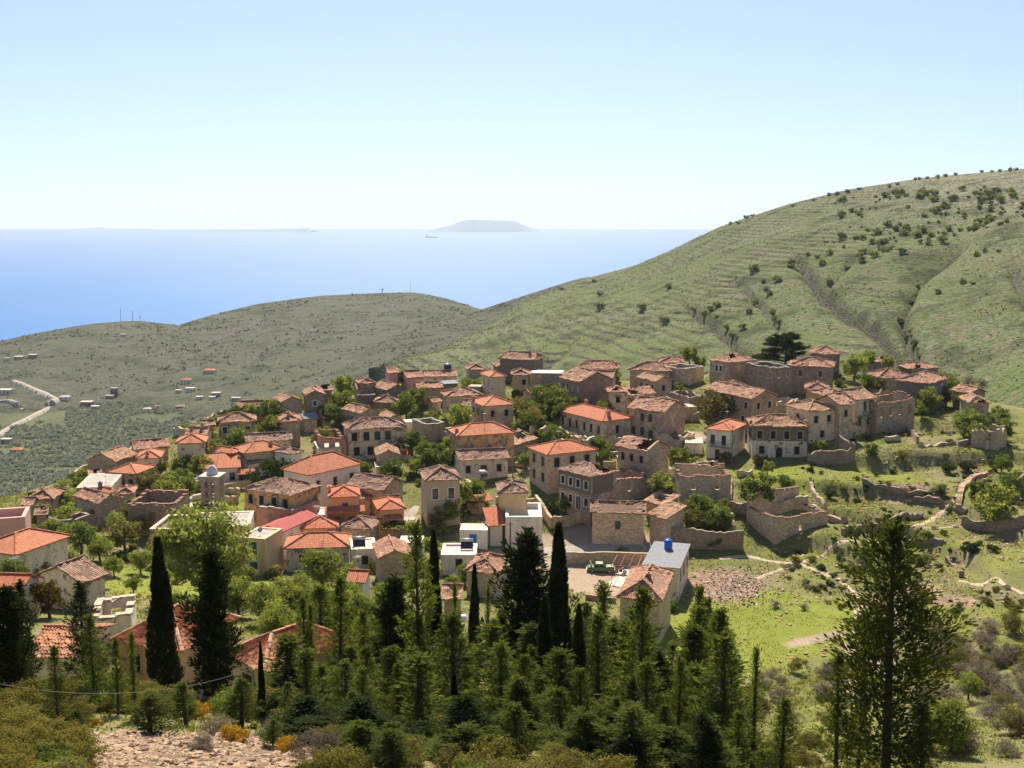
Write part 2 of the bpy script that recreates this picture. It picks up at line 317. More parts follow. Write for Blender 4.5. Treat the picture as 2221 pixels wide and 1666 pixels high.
# ground cover painted as real patches: bare earth, gravel, rubble
bare = np.zeros_like(GZ); lush = np.zeros_like(GZ); scree = np.zeros_like(GZ)
def patch(A, px, py, rx, ry, amt=1., rag=.7):
    c = cast(px, py); d = ((GXm-c[0])/rx)**2+((GYm-c[1])/ry)**2+rag*2*fbm(GXm/3, GYm/3, 3, int(px))
    np.maximum(A, amt*(1-sstep(.7, 1.15, d)), out=A)
for p in [(1270,1255,11,8),(1310,1240,9,6),(1260,1180,8,5),(1330,1178,13,2.5),(1870,1430,2.2,6),(1845,1490,2,4),(1770,1385,3.5,1.2),(1740,1395,2.5,.8),(600,1220,2,5),(1130,1215,7,5),(1340,1245,3,5),(880,1130,2.2,7),(1480,950,9,5)]: patch(bare, *p)
for p in [(1580,1280,5.5,5),(1550,1258,5,5),(1990,1065,7,2),(1960,1280,6,3),(2050,1300,5,3)]: patch(scree, *p)
for p in [(270,1640,5,4),(390,1615,5,3.5),(500,1625,4,3),(330,1660,6,3)]: patch(scree, *p, rag=.4)
for p in [(1650,1370,17,15),(1550,1400,8,12),(510,1085,6,5),(430,1090,4,4),(390,1255,10,6),(320,1275,9,8),(480,1260,9,7),(1640,1030,9,4),(1730,1040,5,3),(1240,910,9,8)]: patch(lush, *p)
lush = np.maximum(lush, .7*right*sstep(.0, .2, fbm(GXm/11, GYm/11, 4, 44)))
n = NT('village_ground'); v = n.co()
f1 = n.noise(v, .08, 6, .6); f2 = n.noise(v, .5, 6, .65); f3 = n.noise(v, 2.6, 5, .7)
gr = n.mix(n.ramp(f2, [(.36, 0), (.62, 1)]), (.10, .125, .028), (.175, .185, .045))
gr = n.mix(n.ramp(f3, [(.5, 0), (.72, .75)]), gr, (.31, .245, .15))
gr = n.mix(n.ramp(f1, [(.42, 0), (.62, .6)]), gr, (.27, .22, .125))
lu = n.mix(n.ramp(f2, [(.3, 0), (.7, 1)]), (.18, .215, .03), (.245, .255, .05)); lu = n.mix(n.ramp(n.noise(v, 7, 3), [(.6, 0), (.75, .5)]), lu, (.22, .2, .1))
c = n.mix(n.attr('lush'), gr, lu)
de = n.mix(n.ramp(f3, [(.3, 0), (.7, 1)]), (.30, .22, .15), (.46, .36, .26)); c = n.mix(n.attr('bare'), c, de)
sc1 = n.vor(v, 3.2, 'Color'); kk = n.math('MULTIPLY_ADD', n.sep(sc1)[0], .6, .45); ru = n.mix(1, (.42, .29, .18), n.comb(kk, kk, kk), 'MULTIPLY')
c = n.mix(n.attr('scree'), c, n.mix(n.ramp(f2, [(.4, 0), (.65, .5)]), ru, (.16, .12, .08)))
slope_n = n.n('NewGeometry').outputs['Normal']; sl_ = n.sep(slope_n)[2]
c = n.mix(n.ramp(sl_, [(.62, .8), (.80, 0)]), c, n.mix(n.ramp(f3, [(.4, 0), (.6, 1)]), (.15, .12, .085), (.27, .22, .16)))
M['ground'] = n.bsdf(c, 1, n.bump(n.math('ADD', f3, n.math('MULTIPLY', n.noise(v, 12, 3), .4)), .8, .25), .1)
def grid_mesh(name, X, Y, Z, mat, smooth=True, flip=False):
    h, w_ = X.shape; I = np.arange(h*w_).reshape(h, w_)
    F = np.stack([I[:-1, :-1], I[:-1, 1:], I[1:, 1:], I[1:, :-1]], -1).reshape(-1, 4)
    if flip: F = F[:, ::-1]
    return mesh_np(name, np.stack([X, Y, Z], -1), F, mat, smooth)
me = grid_mesh('ground', GXm, GYm, GZ, M['ground'])
for k, A in (('bare', bare), ('lush', lush), ('scree', scree)):
    a = me.attributes.new(k, 'FLOAT', 'POINT'); a.data.foreach_set('value', A.ravel().astype(np.float32))
obj('ground', me, kind='structure')

# ---------------------------------------------------------------- far hills, valley, sea
def line(pts, xs):
    p = np.array(pts, float); py = np.interp(xs, p[:, 0], p[:, 1]); Y = np.interp(xs, p[:, 0], p[:, 2])
    return np.array([at(a, b, c) for a, b, c in zip(xs, py, Y)])
def smooth_line(A, k):
    B = A.copy()
    for _ in range(k): B[1:-1] = (B[:-2]+2*B[1:-1]+B[2:])/4
    return B
def hill(name, foot, ridge, x0, x1, nx, ns, mat, bulge=8, gullies=(), noise=(3, 40), terr=None, back=(260, 60), sm=6):
    xs = np.linspace(x0, x1, nx); Fo, Ri = smooth_line(line(foot, xs), sm*3), smooth_line(line(ridge, xs), sm)
    s = np.linspace(0, 1, ns)[:, None, None]
    P = Fo[None]*(1-s)+Ri[None]*s
    P[..., 2] += bulge*4*(s*(1-s))[..., 0]*(.6+.8*(s[..., 0]))
    u, v = proj(P); gm = np.zeros(u.shape); fade = np.clip((1-s[..., 0])*9, 0, 1)
    P[..., 2] += noise[0]*2*fbm(P[..., 0]/noise[1], P[..., 1]/noise[1], 6, 3)*fade
    for pts, wid, dep in gullies:
        p = np.array(pts, float); dmin = np.full(u.shape, 1e9); sg = np.zeros(u.shape)
        for a, b in zip(p[:-1], p[1:]):
            ab = b-a; t = np.clip(((u-a[0])*ab[0]+(v-a[1])*ab[1])/(ab@ab), 0, 1)
            dx, dy = u-a[0]-t*ab[0], v-a[1]-t*ab[1]; d = np.hypot(dx, dy); k = d < dmin
            dmin = np.where(k, d, dmin); sg = np.where(k, np.sign(ab[0]*dy-ab[1]*dx), sg)
        wq = np.where(sg > 0, wid*2.2, wid*.6)          # one flank steep, the other drawn out
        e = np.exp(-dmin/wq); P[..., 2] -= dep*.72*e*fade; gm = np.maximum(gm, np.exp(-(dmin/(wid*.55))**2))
    if terr:
        q = P[..., 2]+1.1*fbm(P[..., 0]/70, P[..., 1]/70, 3, 8); fr = q/terr-np.floor(q/terr)
        mask = sstep(-.1, .12, fbm(P[..., 0]/90, P[..., 1]/90, 4, 15)+.05)*fade*(1-sstep(1750, 2100, u))
        P[..., 2] += mask*((sstep(.42, .54, fr)-fr)*terr*.55); gm = np.maximum(gm, .8*mask*((fr > .38)*(fr < .57)*(vnoise(P[..., 0]/14, P[..., 2]*2, 5) > .45)))  # terrace risers also masked dark: shade of their walls put into the colour
    B = []
    for dy, dz in ((back[0]*.3, back[1]*.25), (back[0], back[1]), (back[0]*6, 420)):
        q = Ri.copy(); q[:, 1] += dy; q[:, 2] -= dz; B.append(q)
    f2 = P[0].copy(); f2[:, :2] *= .86; f2[:, 2] -= 22
    P = np.concatenate([f2[None], P, np.array(B)], 0)
    gm = np.concatenate([gm[:1], gm, np.zeros((3, nx))], 0)
    me = grid_mesh(name, P[..., 0], P[..., 1], P[..., 2], mat)
    a = me.attributes.new('gully_riser_shade', 'FLOAT', 'POINT'); a.data.foreach_set('value', gm.ravel().astype(np.float32))
    return obj(name, me, kind='structure'), P[1:ns+1]
def hill_mat(name, g1, g2, rock, dry, sc_=.02, rockamt=.6, px_rock=None):
    n = NT(name); v = n.co(); f1 = n.noise(v, sc_*.55, 6, .6); f2 = n.noise(v, sc_*6, 6, .7); f3 = n.noise(n.map(v, (1, 1, 3)), sc_*22, 4, .75)
    c = n.mix(n.ramp(f1, [(.38, 0), (.62, 1)]), g1, g2)
    c = n.mix(n.ramp(f2, [(.45, 0), (.62, .85)]), c, dry)
    rk = n.ramp(f1, [(.40, rockamt), (.58, .12)])
    if px_rock:
        x = n.sep(v)[0]; rk = n.math('MAXIMUM', rk, n.ramp(n.math('DIVIDE', n.math('ADD', x, 60.), 500.), px_rock))
    c = n.mix(n.math('MULTIPLY', n.ramp(f3, [(.46, 0), (.58, 1)]), rk), c, rock)
    c = n.mix(n.ramp(f3, [(.34, .85), (.44, 0)]), c, (.035, .042, .018)); c = n.mix(n.ramp(n.noise(v, sc_*2.2, 5, .65), [(.5, 0), (.62, .7)]), c, (.045, .052, .026)); c = n.mix(n.ramp(n.noise(v, sc_*3.1, 5, .7), [(.54, 0), (.64, .6)]), c, dry)
    c = n.mix(n.math('MULTIPLY', n.attr('gully_riser_shade'), .75), c, n.mix(n.ramp(f3, [(.4, 0), (.6, 1)]), (.045, .045, .03), (.2, .17, .15)))
    return n.bsdf(c, 1, n.bump(n.math('ADD', f3, f2), .7, 2.5), .05)
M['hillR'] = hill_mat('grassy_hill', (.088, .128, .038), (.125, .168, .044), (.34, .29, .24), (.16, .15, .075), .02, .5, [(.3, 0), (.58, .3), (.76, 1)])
M['hillA'] = hill_mat('scrub_hill', (.076, .088, .052), (.098, .11, .062), (.22, .19, .16), (.105, .097, .068), .012, .35)
RFOOT = [(820,835,720),(900,838,640),(1100,862,520),(1500,862,470),(1900,880,420),(2221,980,320),(2800,1040,290)]
RRIDGE = [(800,845,720),(870,812,760),(930,790,800),(1000,747,900),(1100,690,1050),(1131,660,1100),(1201,632,1150),(1255,606,1180),(1290,602,1180),(1380,575,1150),(1440,550,1130),(1500,521,1100),(1560,493,1080),(1700,446,1040),(1830,413,1010),(2000,386,980),(2221,366,950),(2800,325,900)]
GUL = [([(1500,668),(1555,700),(1590,735),(1625,770),(1660,800)],9,9),([(1600,610),(1660,660),(1690,700)],7,6),([(1745,575),(1790,625),(1850,670),(1920,720),(1985,785)],10,13),
       ([(2090,530),(2040,570),(1990,610),(1960,680),(1975,740),(1990,790)],12,13),([(1860,565),(1830,590),(1800,615)],6,5),([(1230,755),(1190,785),(1170,810)],7,6),([(2200,575),(2205,600),(2230,660)],10,8)]
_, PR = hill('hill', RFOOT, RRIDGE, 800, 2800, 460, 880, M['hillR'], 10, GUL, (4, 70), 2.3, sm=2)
_, PB = hill('hill', [(200,880,1000),(600,880,900),(850,850,800),(1400,800,900)], [(200,800,1400),(600,770,1400),(760,740,1400),(934,690,1400),(1045,671,1380),(1150,637,1330),(1252,605,1290),(1300,603,1290),(1400,590,1290)], 200, 1400, 260, 120, M['hillA'], 6, [([(1100,690),(1010,740),(930,795)],10,10),([(620,705),(560,760),(470,800)],12,8)], (5, 90), sm=6)
_, PA = hill('hill', [(-200,900,1000),(300,860,1000),(600,860,950),(1100,860,900)], [(-200,800,1400),(250,745,1500),(380,708,1550),(430,692,1600),(480,678,1680),(560,659,1750),(640,648,1800),(700,641,1850),(830,635,1900),(900,634,1900),(960,645,1880),(1040,670,1850),(1120,705,1800)], -200, 1120, 260, 120, M['hillA'], 8, [([(860,650),(800,690),(700,720)],10,6),([(560,690),(470,730),(330,790)],16,9),([(700,700),(600,740),(520,790)],14,8),([(430,790),(330,810),(240,850)],12,7)], (6, 120), sm=6)
_, PC = hill('hill', [(-700,930,1000),(0,880,950),(300,865,1000),(640,850,1050)], [(-700,860,1300),(-300,790,1350),(0,740,1400),(80,722,1420),(200,702,1450),(262,697,1480),(300,696,1490),(370,703,1500),(410,715,1500),(460,738,1500),(640,815,1450)], -700, 640, 260, 120, M['hillA'], 8, (), (5, 100), sm=6)
vx, vy = np.meshgrid(np.linspace(-900, 700, 160), np.linspace(300, 1230, 110))
vz = -163+9*fbm(vx/160, vy/160, 4, 21)
n = NT('valley_ground'); v = n.co(); f1 = n.noise(v, .02, 5, .6); f2 = n.noise(v, .12, 5, .65)
c = n.mix(n.ramp(f1, [(.4, 0), (.6, 1)]), (.075, .085, .05), (.115, .125, .06)); c = n.mix(n.ramp(f2, [(.52, 0), (.7, .6)]), c, (.16, .13, .085))
M['valley'] = n.bsdf(c, 1, None, .05)
obj('valley', grid_mesh('valley', vx, vy, vz, M['valley']), kind='structure')
def vground(x, y): return float(-163+9*fbm(np.array(x)/160, np.array(y)/160, 4, 21))
n = NT('sea_water'); v = n.co(); f = n.noise(n.map(v, (.0007, .00022, 1)), 1, 5, .6); f5 = n.noise(n.map(v, (.02, .006, 1)), 1, 4, .6)
c = n.mix(n.ramp(f, [(.3, 0), (.7, 1)]), (.0, .115, .33), (.004, .128, .35))
M['sea'] = n.bsdf(c, .45, n.bump(f5, .25, 6), .1)
b = MB(); SEA = -400.0; YH = 30700
b.face([(-45000, -3000, SEA), (45000, -3000, SEA), (45000, YH, SEA), (-45000, YH, SEA)]); b.build('sea', M['sea'], kind='structure')
M['isle'] = simple_mat('hazy_blue_island', (.15, .21, .27), 1, .3, .004)  # blue-grey tint paints distance haze into the island colour
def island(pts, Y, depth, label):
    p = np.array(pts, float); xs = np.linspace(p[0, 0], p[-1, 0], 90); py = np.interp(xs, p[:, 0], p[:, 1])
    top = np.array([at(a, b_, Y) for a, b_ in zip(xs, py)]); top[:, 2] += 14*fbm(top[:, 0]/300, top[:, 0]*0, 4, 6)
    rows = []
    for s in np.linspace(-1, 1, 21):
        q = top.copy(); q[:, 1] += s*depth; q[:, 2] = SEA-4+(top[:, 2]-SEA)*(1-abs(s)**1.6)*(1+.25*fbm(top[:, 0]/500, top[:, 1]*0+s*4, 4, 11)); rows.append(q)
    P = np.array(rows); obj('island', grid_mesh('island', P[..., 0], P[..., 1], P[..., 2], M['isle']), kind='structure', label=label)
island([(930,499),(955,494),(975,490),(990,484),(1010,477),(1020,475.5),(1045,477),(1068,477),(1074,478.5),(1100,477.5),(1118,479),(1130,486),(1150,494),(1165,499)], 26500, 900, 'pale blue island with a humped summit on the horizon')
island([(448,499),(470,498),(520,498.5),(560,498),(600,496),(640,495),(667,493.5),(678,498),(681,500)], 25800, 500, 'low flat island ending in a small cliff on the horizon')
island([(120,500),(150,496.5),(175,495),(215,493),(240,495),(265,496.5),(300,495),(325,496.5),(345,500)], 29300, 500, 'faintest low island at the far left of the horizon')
# ---------------------------------------------------------------- houses
def slab(mb, p0, d, nrm, L, zb, top, thick, ops=(), jag=None, mi=0, band=None, rs=None, caps=True):
    """a wall with real thickness and real openings; top is a height or a function of u"""
    p0 = np.array(p0, float); d = np.array(d, float); nr = np.array(nrm, float)
    tf = top if callable(top) else (lambda u: top)
    us = {0., L}
    for o in ops: us |= {o[0], o[1]}
    if callable(top): us |= set(jag if jag is not None else np.linspace(0, L, 9))
    us = sorted(u for u in us if -1e-6 <= u <= L+1e-6)
    P = lambda u, z, k: p0+d*u-nr*(thick*k)+np.array((0, 0, z))
    def piece(ua, ub, z0a, z0b, z1a, z1b):
        if z1a-z0a < .01 and z1b-z0b < .01: return
        zs = [(z0a, z0b, z1a, z1b, mi)]
        if band is not None and z0a < band[0] < min(z1a, z1b): zs = [(z0a, z0b, band[0], band[0], mi), (band[0], band[0], z1a, z1b, band[1])]
        elif band is not None and z0a >= band[0]: zs = [(z0a, z0b, z1a, z1b, band[1])]
        for a0, b0, a1, b1, m in zs: mb.face([P(ua, a0, 0), P(ub, b0, 0), P(ub, b1, 0), P(ua, a1, 0)], m)
        mb.face([P(ub, z0b, 1), P(ua, z0a, 1), P(ua, z1a, 1), P(ub, z1b, 1)], mi)
    for ua, ub in zip(us[:-1], us[1:]):
        if ub-ua < 1e-4: continue
        ta, tb = tf(ua), tf(ub); za = zb_ = zb
        for o in sorted((o for o in ops if o[0] <= ua+1e-6 and o[1] >= ub-1e-6), key=lambda o: o[2]):
            z0, z1 = o[2], min(o[3], ta, tb)
            if z1 <= z0: continue
            piece(ua, ub, za, zb_, z0, z0); za = zb_ = z1
        piece(ua, ub, za, zb_, ta, tb)
        mb.face([P(ua, ta, 0), P(ub, tb, 0), P(ub, tb, 1), P(ua, ta, 1)], mi)
    for o in ops:
        u0, u1, z0, z1 = o[:4]; z1 = min(z1, tf(u0), tf(u1))
        mb.face([P(u0, z0, 0), P(u0, z1, 0), P(u0, z1, 1), P(u0, z0, 1)], mi); mb.face([P(u1, z0, 1), P(u1, z1, 1), P(u1, z1, 0), P(u1, z0, 0)], mi)
        mb.face([P(u0, z0, 1), P(u1, z0, 1), P(u1, z0, 0), P(u0, z0, 0)], mi); mb.face([P(u0, z1, 0), P(u1, z1, 0), P(u1, z1, 1), P(u0, z1, 1)], mi)
    if caps:
        for u in (0, L): mb.face([P(u, zb, 0), P(u, zb, 1), P(u, tf(u), 1), P(u, tf(u), 0)], mi)
_wc = {}
def win_mesh(w_, h_, fr, arch=False):
    k = ('f', round(w_, 2), round(h_, 2), fr, arch)
    if k not in _wc:
        b = MB(); t = .12
        if arch:
            n_ = 9; r = w_/2
            A = [(r*cos(pi*i/(n_-1)), h_-r+r*sin(pi*i/(n_-1))) for i in range(n_)]; A = [(r, 0)]+A+[(-r, 0)]
            B = [((r+t)*cos(pi*i/(n_-1)), h_-r+(r+t)*sin(pi*i/(n_-1))) for i in range(n_)]; B = [(r+t, 0)]+B+[(-r-t, 0)]
            for (a0, a1), (b0, b1) in zip(zip(A, A[1:]), zip(B, B[1:])):
                b.face([(a0[0], -.07, a0[1]), (a1[0], -.07, a1[1]), (b1[0], -.07, b1[1]), (b0[0], -.07, b0[1])][::-1])
                b.face([(b0[0], -.07, b0[1]), (b1[0], -.07, b1[1]), (b1[0], .05, b1[1]), (b0[0], .05, b0[1])][::-1]); b.face([(a0[0], -.07, a0[1]), (a1[0], -.07, a1[1]), (a1[0], .05, a1[1]), (a0[0], .05, a0[1])])
        else:
            b.box(-w_/2-t, -w_/2, -.07, .05, -.02, h_); b.box(w_/2, w_/2+t, -.07, .05, -.02, h_); b.box(-w_/2-t, w_/2+t, -.07, .05, h_, h_+t); b.box(-w_/2-t-.05, w_/2+t+.05, -.12, .05, -.14, -.02)
        _wc[k] = b.mesh('window', M[fr])
    return _wc[k]
def pane_mesh(w_, h_, mt):
    k = ('p', round(w_, 2), round(h_, 2), mt)
    if k not in _wc:
        b = MB(); b.box(-w_/2, w_/2, .16, .2, 0, h_)
        b.box(-.03, .03, .12, .16, 0, h_)
        if mt == 'glass': b.box(-w_/2, -.03, .13, .16, h_*.6, h_*.6+.05); b.box(.03, w_/2, .13, .16, h_*.6, h_*.6+.05)
        _wc[k] = b.mesh('pane', M[mt])
    return _wc[k]
def roof_plane(mb, A, B_, C, D_, cu=.42, cv=.4, jit=.0, sag=0., hole=None, barrel=False, seed=0, eave=0.0):
    """A,B eave left/right; C above A, D above B"""
    A, B_, C, D_ = [np.array(p, float) for p in (A, B_, C, D_)]; r = np.random.default_rng(seed)
    ed = B_-A; Lu = np.linalg.norm(ed); ed = ed/Lu; s0 = (C+D_)/2-(A+B_)/2; sd = s0-ed*(s0@ed); Lv = np.linalg.norm(sd); sd = sd/max(Lv, 1e-6)
    N = np.cross(ed, sd); N = N/np.linalg.norm(N)
    nu, nv = max(2, int(Lu/cu)), max(2, int(Lv/cv))
    if barrel: nu = int(Lu/.05); nv = int(Lv/.3)
    U, V = np.meshgrid(np.linspace(0, 1, nu+1), np.linspace(0, 1, nv+1))
    P = (A+(B_-A)*U[..., None])*(1-V[..., None])+(C+(D_-C)*U[..., None])*V[..., None]
    pu = ((P-A)@ed); pv = ((P-A)@sd)
    off = r.normal(0, 1, U.shape)*jit
    if jit: off += (vnoise(pu/1.6+seed, pv/1.3, seed % 97)-.5)*jit*5
    edge = np.minimum(np.minimum(U, 1-U)*nu, np.minimum((1-V)*nv, 3)); off *= np.clip(edge, .25, 1)
    off -= sag*np.sin(pi*U)*np.sin(pi*np.clip(V, 0, 1))
    if eave: P[0] += np.outer(r.normal(0, eave, nu+1), -sd)
    if barrel:
        qs = []
        rowj = r.normal(0, .045, 4000)
        for j in range(nv):
            k = np.floor(pu[0]/.2).astype(int); ph = (pu[0]/.2-np.floor(pu[0]/.2))
            prof = np.where(ph < .62, .075*np.sin(pi*ph/.62), -.035*np.sin(pi*(ph-.62)/.38))
            jj = rowj[(k*31+j*17) % 4000]; tilt = rowj[(k*13+j*7+5) % 4000]*.4
            lo = P[j]+np.outer(prof+.045+tilt, N)-np.outer(jj+.03, sd)
            hi = P[j+1]+np.outer(prof+tilt*.3, N)-np.outer(jj, sd)
            for i in range(nu):
                mb.face([lo[i], lo[i+1], hi[i+1], hi[i]], 0, [(pu[j, i], j*.3+.02), (pu[j, i+1], j*.3+.02), (pu[j, i+1], j*.3+.28), (pu[j, i], j*.3+.28)])
                mb.face([lo[i]-N*.05, lo[i+1]-N*.05, lo[i+1], lo[i]], 0, [(pu[j, i], j*.3+.02)]*4)
        Pb = P-N*.06
        for j in range(nv): mb.face([Pb[j, 0], Pb[j, -1], Pb[j+1, -1], Pb[j+1, 0]], 0, [(0, 0)]*4)
        return
    Q = P+off[..., None]*N
    for j in range(nv):
        for i in range(nu):
            um, vm = (i+.5)/nu, (j+.5)/nv
            if hole and hole[0] < um+.04*r.normal() < hole[1] and hole[2] < vm+.05*r.normal() < hole[3]: continue
            mb.face([Q[j, i], Q[j, i+1], Q[j+1, i+1], Q[j+1, i]], 0, [(pu[j, i], pv[j, i]), (pu[j, i+1], pv[j, i+1]), (pu[j+1, i+1], pv[j+1, i+1]), (pu[j+1, i], pv[j+1, i])])
    t = np.array((0, 0, -.16))
    for i in range(nu): mb.face([P[0, i]+t, P[0, i+1]+t, Q[0, i+1], Q[0, i]], 0, [(pu[0, i], .3)]*4)
    for j in range(nv):
        mb.face([P[j+1, 0]+t, P[j, 0]+t, Q[j, 0], Q[j+1, 0]], 0, [(.1, pv[j, 0])]*4); mb.face([P[j, -1]+t, P[j+1, -1]+t, Q[j+1, -1], Q[j, -1]], 0, [(.1, pv[j, 0])]*4)
    if not hole: mb.face([P[0, 0]+t, P[-1, 0]+t, P[-1, -1]+t, P[0, -1]+t], 0)
def caps_line(mb, a, b, r=.13, seed=0, jit=.02):
    a, b = np.array(a, float), np.array(b, float); L = np.linalg.norm(b-a); k = max(1, int(L/.45)); rr = np.random.default_rng(seed); d = (b-a)/max(L, 1e-6)
    side = np.cross(d, (0, 0, 1)); side /= max(np.linalg.norm(side), 1e-6); up = np.cross(side, d)
    for i in range(k):
        p, q = a+(b-a)*(i/k), a+(b-a)*((i+1)/k+.06/max(L, .1)); j = rr.normal(0, jit, 3)*np.array((1, 1, .6)); R = []
        for m, (c, rad) in enumerate(((p, r), (q, r*.86))): R.append([c+j+side*rad*cos(t)+up*(rad*sin(t)+.0) for t in (pi, pi*.75, pi*.5, pi*.25, 0)])
        uvw = rr.random()*40
        for x in range(4): mb.face([R[0][x], R[1][x], R[1][x+1], R[0][x+1]], 0, [(uvw, uvw+.1)]*4)
        mb.face(R[0], 0, [(uvw, uvw+.1)]*5)
HS = []          # footprints
def house(kind, label, xL, yL, xR, yR, h, dp, roof, wm, rm='told', fw='', rw='', lw='', cat='house', **o):
    dp *= o.get('dk', .82)
    seed = int(xL*7+yL*13) % 9973; R_ = random.Random(seed)
    Lp = at(xL, yL, o['Y']) if 'Y' in o else cast(xL, yL, h); d = ray(xR, yR); Rp = d*(Lp[2]/d[2])
    W = float(np.hypot(*(Rp-Lp)[:2])); yaw = atan2(Rp[1]-Lp[1], Rp[0]-Lp[0])
    if 'yaw' in o: yaw = radians(o['yaw']); W = o.get('W', W)
    if o.get('dbg'): print('HOUSE', label[:40], 'Y %.0f W %.1f yaw %.0f' % (Lp[1], W, math.degrees(yaw)))
    z0 = Lp[2]-h
    root = thing(kind, label, cat, (Lp[0], Lp[1], z0), yaw, o.get('group'))
    ov = o.get('ov', .4 if roof not in ('flat', 'none', 'terrace') else 0); th = o.get('th', .5); p = o.get('p', .42)
    X0, X1, Y0, Y1 = ov, W-ov, ov, dp-ov; FW, FD = X1-X0, Y1-Y0
    c_, s_ = cos(yaw), sin(yaw)
    HS.append((Lp[0]+c_*W/2-s_*dp/2, Lp[1]+s_*W/2+c_*dp/2, W/2+.3, dp/2+.3, yaw, z0, h))
    old = rm in ('told', 'tbrown', 'ttan'); jit = o.get('jit', .06 if old else .006)
    # ---- wall tops
    def gable(Lw): return lambda u: h-.1+p*(min(u, Lw-u)+ov*.0)
    topF = topR = topL = topB = h-.1; jF = jR = None
    rs = random.Random(seed+5)
    if roof == 'none':
        def ragged(Lw, amp):
            k = max(3, int(Lw/.55)); hh = []; c = 0
            for i in range(k+1):
                c = c*.6+rs.uniform(-1, .35)*amp; hh.append(h+min(c, .05)+rs.uniform(-.18, .1))
            return (lambda u: float(np.interp(u, np.linspace(0, Lw, k+1), hh))), list(np.linspace(0, Lw, k+1))
        amp = o.get('rag', .55)
        (topF, jF), (topB, jB), (topR, jR), (topL, jL) = ragged(FW, amp*o.get('rf', 1)), ragged(FW, amp), ragged(FD-2*th, amp), ragged(FD-2*th, amp)
        bk = o.get('backh', 0)
        if bk:
            tb0 = topB; topB = lambda u: tb0(u)+bk
        if o.get('gable'):
            tr0, tl0 = topR, topL; topR = lambda u: tr0(u)+.38*min(u+th, FD-u-th); topL = lambda u: tl0(u)+.38*min(u+th, FD-u-th)
    elif roof == 'gx':
        topR = topL = lambda u: h-.1+p*(min(u+th, FD-u-th)); jR = jL = [FD/2-th]; jF = jB = None
    elif roof == 'gy':
        topF = topB = lambda u: h-.1+p*min(u, FW-u); jF = jB = [FW/2]; jR = jL = None
    elif roof == 'mono':
        topB = h-.1+p*FD; topR = topL = None
        topR = lambda u: h-.1+p*(u+th); topL = lambda u: h-.1+p*(FD-u-th); jR = jL = [0.]; jF = jB = None
    elif roof == 'flat':
        par = o.get('par', .35); topF = topB = topR = topL = h; jF = jB = jR = jL = None
    else: jF = jB = jR = jL = None
    # ---- openings
    facs = {'F': ((X0, Y0), (1, 0), (0, -1), FW), 'R': ((X1, Y0), (0, 1), (1, 0), FD), 'L': ((X0, Y1), (0, -1), (-1, 0), FD), 'B': ((X1, Y1), (-1, 0), (0, 1), FW)}
    fr = o.get('fr', 'frame'); pane = o.get('pane', 'void'); ops = {'F': [], 'R': [], 'L': [], 'B': []}; wins = []
    zt = o.get('zt', min(2.45, h-1.0)); ww, wh = o.get('ww', .9), o.get('wh', 1.35)
    for key, spec in (('F', fw), ('R', rw), ('L', lw), ('B', o.get('bw', ''))):
        if not spec: continue
        (x, y), dd, nn, Lw = facs[key]; z = h-zt
        for row in spec.split('/'):
            door = row.endswith('d'); arch = row.endswith('a'); k = int(row.rstrip('da') or 0)
            for i in range(k):
                u = Lw*(i+.5)/k if k > 1 or 'c' in o else Lw*.5
                if k > 1: u = th+.35+ww/2+(Lw-2*th-.7-ww)*i/(k-1) if k < 3 and False else Lw*(i+.55)/(k+.1)
                u += R_.uniform(-.12, .12); isd = door and i == (k//2 if k > 1 else 0); w1, h1 = (1.15, 2.15) if isd else (ww, wh)
                zz = z-.85 if isd else z
                if zz < .0: zz = .05
                a = (u-w1/2, u+w1/2, zz, zz+h1)
                if a[0] < .55 or a[1] > Lw-.55: continue
                ops[key].append(a); wins.append((key, u, zz, w1, h1, isd, arch and z == h-zt or (isd and o.get('archdoor'))))
            z -= o.get('st', 2.9)
    sh = {k: [((a[0]-th, a[1]-th)+a[2:]) for a in v] for k, v in ops.items()}
    wb = MB(); zb = -o.get('down', 4.); band = (o['band'], 1) if 'band' in o else None
    kw = dict(band=band)
    slab(wb, (X0, Y0, 0), (1, 0, 0), (0, -1, 0), FW, zb, topF, th, ops['F'], jF, **kw)
    slab(wb, (X1, Y1, 0), (-1, 0, 0), (0, 1, 0), FW, zb, topB, th, ops['B'], jB, **kw)
    slab(wb, (X1, Y0+th, 0), (0, 1, 0), (1, 0, 0), FD-2*th, zb, topR, th, sh['R'], jR, caps=False, **kw)
    slab(wb, (X0, Y1-th, 0), (0, -1, 0), (-1, 0, 0), FD-2*th, zb, topL, th, sh['L'], jL, caps=False, **kw)
    mats = [M[wm]]+([M[o['bandm']]] if 'band' in o else [])
    wall = wb.build('wall', mats, root)
    # ---- windows, doors
    for key, u, z, w1, h1, isd, arch in wins:
        (x, y), dd, nn, Lw = facs[key]; loc = (x+dd[0]*u, y+dd[1]*u, z); rz = {'F': 0, 'R': pi/2, 'L': -pi/2, 'B': pi}[key]
        nm = 'door' if isd else 'window'
        if fr: wo = obj(nm, win_mesh(w1, h1, fr, arch), root, loc, rz)
        pm = pane if not isinstance(pane, (list, tuple)) else R_.choice(pane)
        if isd and pm not in (None, 'none'): pm = o.get('door', 'shut')
        if pm and pm != 'none':
            if fr: obj('leaf' if isd else 'pane', pane_mesh(w1, h1, pm), wo)
            else: obj(nm, pane_mesh(w1, h1, pm), root, loc, rz)
    # ---- roof
    hole = o.get('hole'); hp = o.get('hplane', 0); bar = o.get('barrel', False); rb = MB(); e = h; pl = []
    kwr = dict(jit=jit, sag=o.get('sag', .18 if old else 0), barrel=bar, eave=.05 if old else 0)
    lines = []
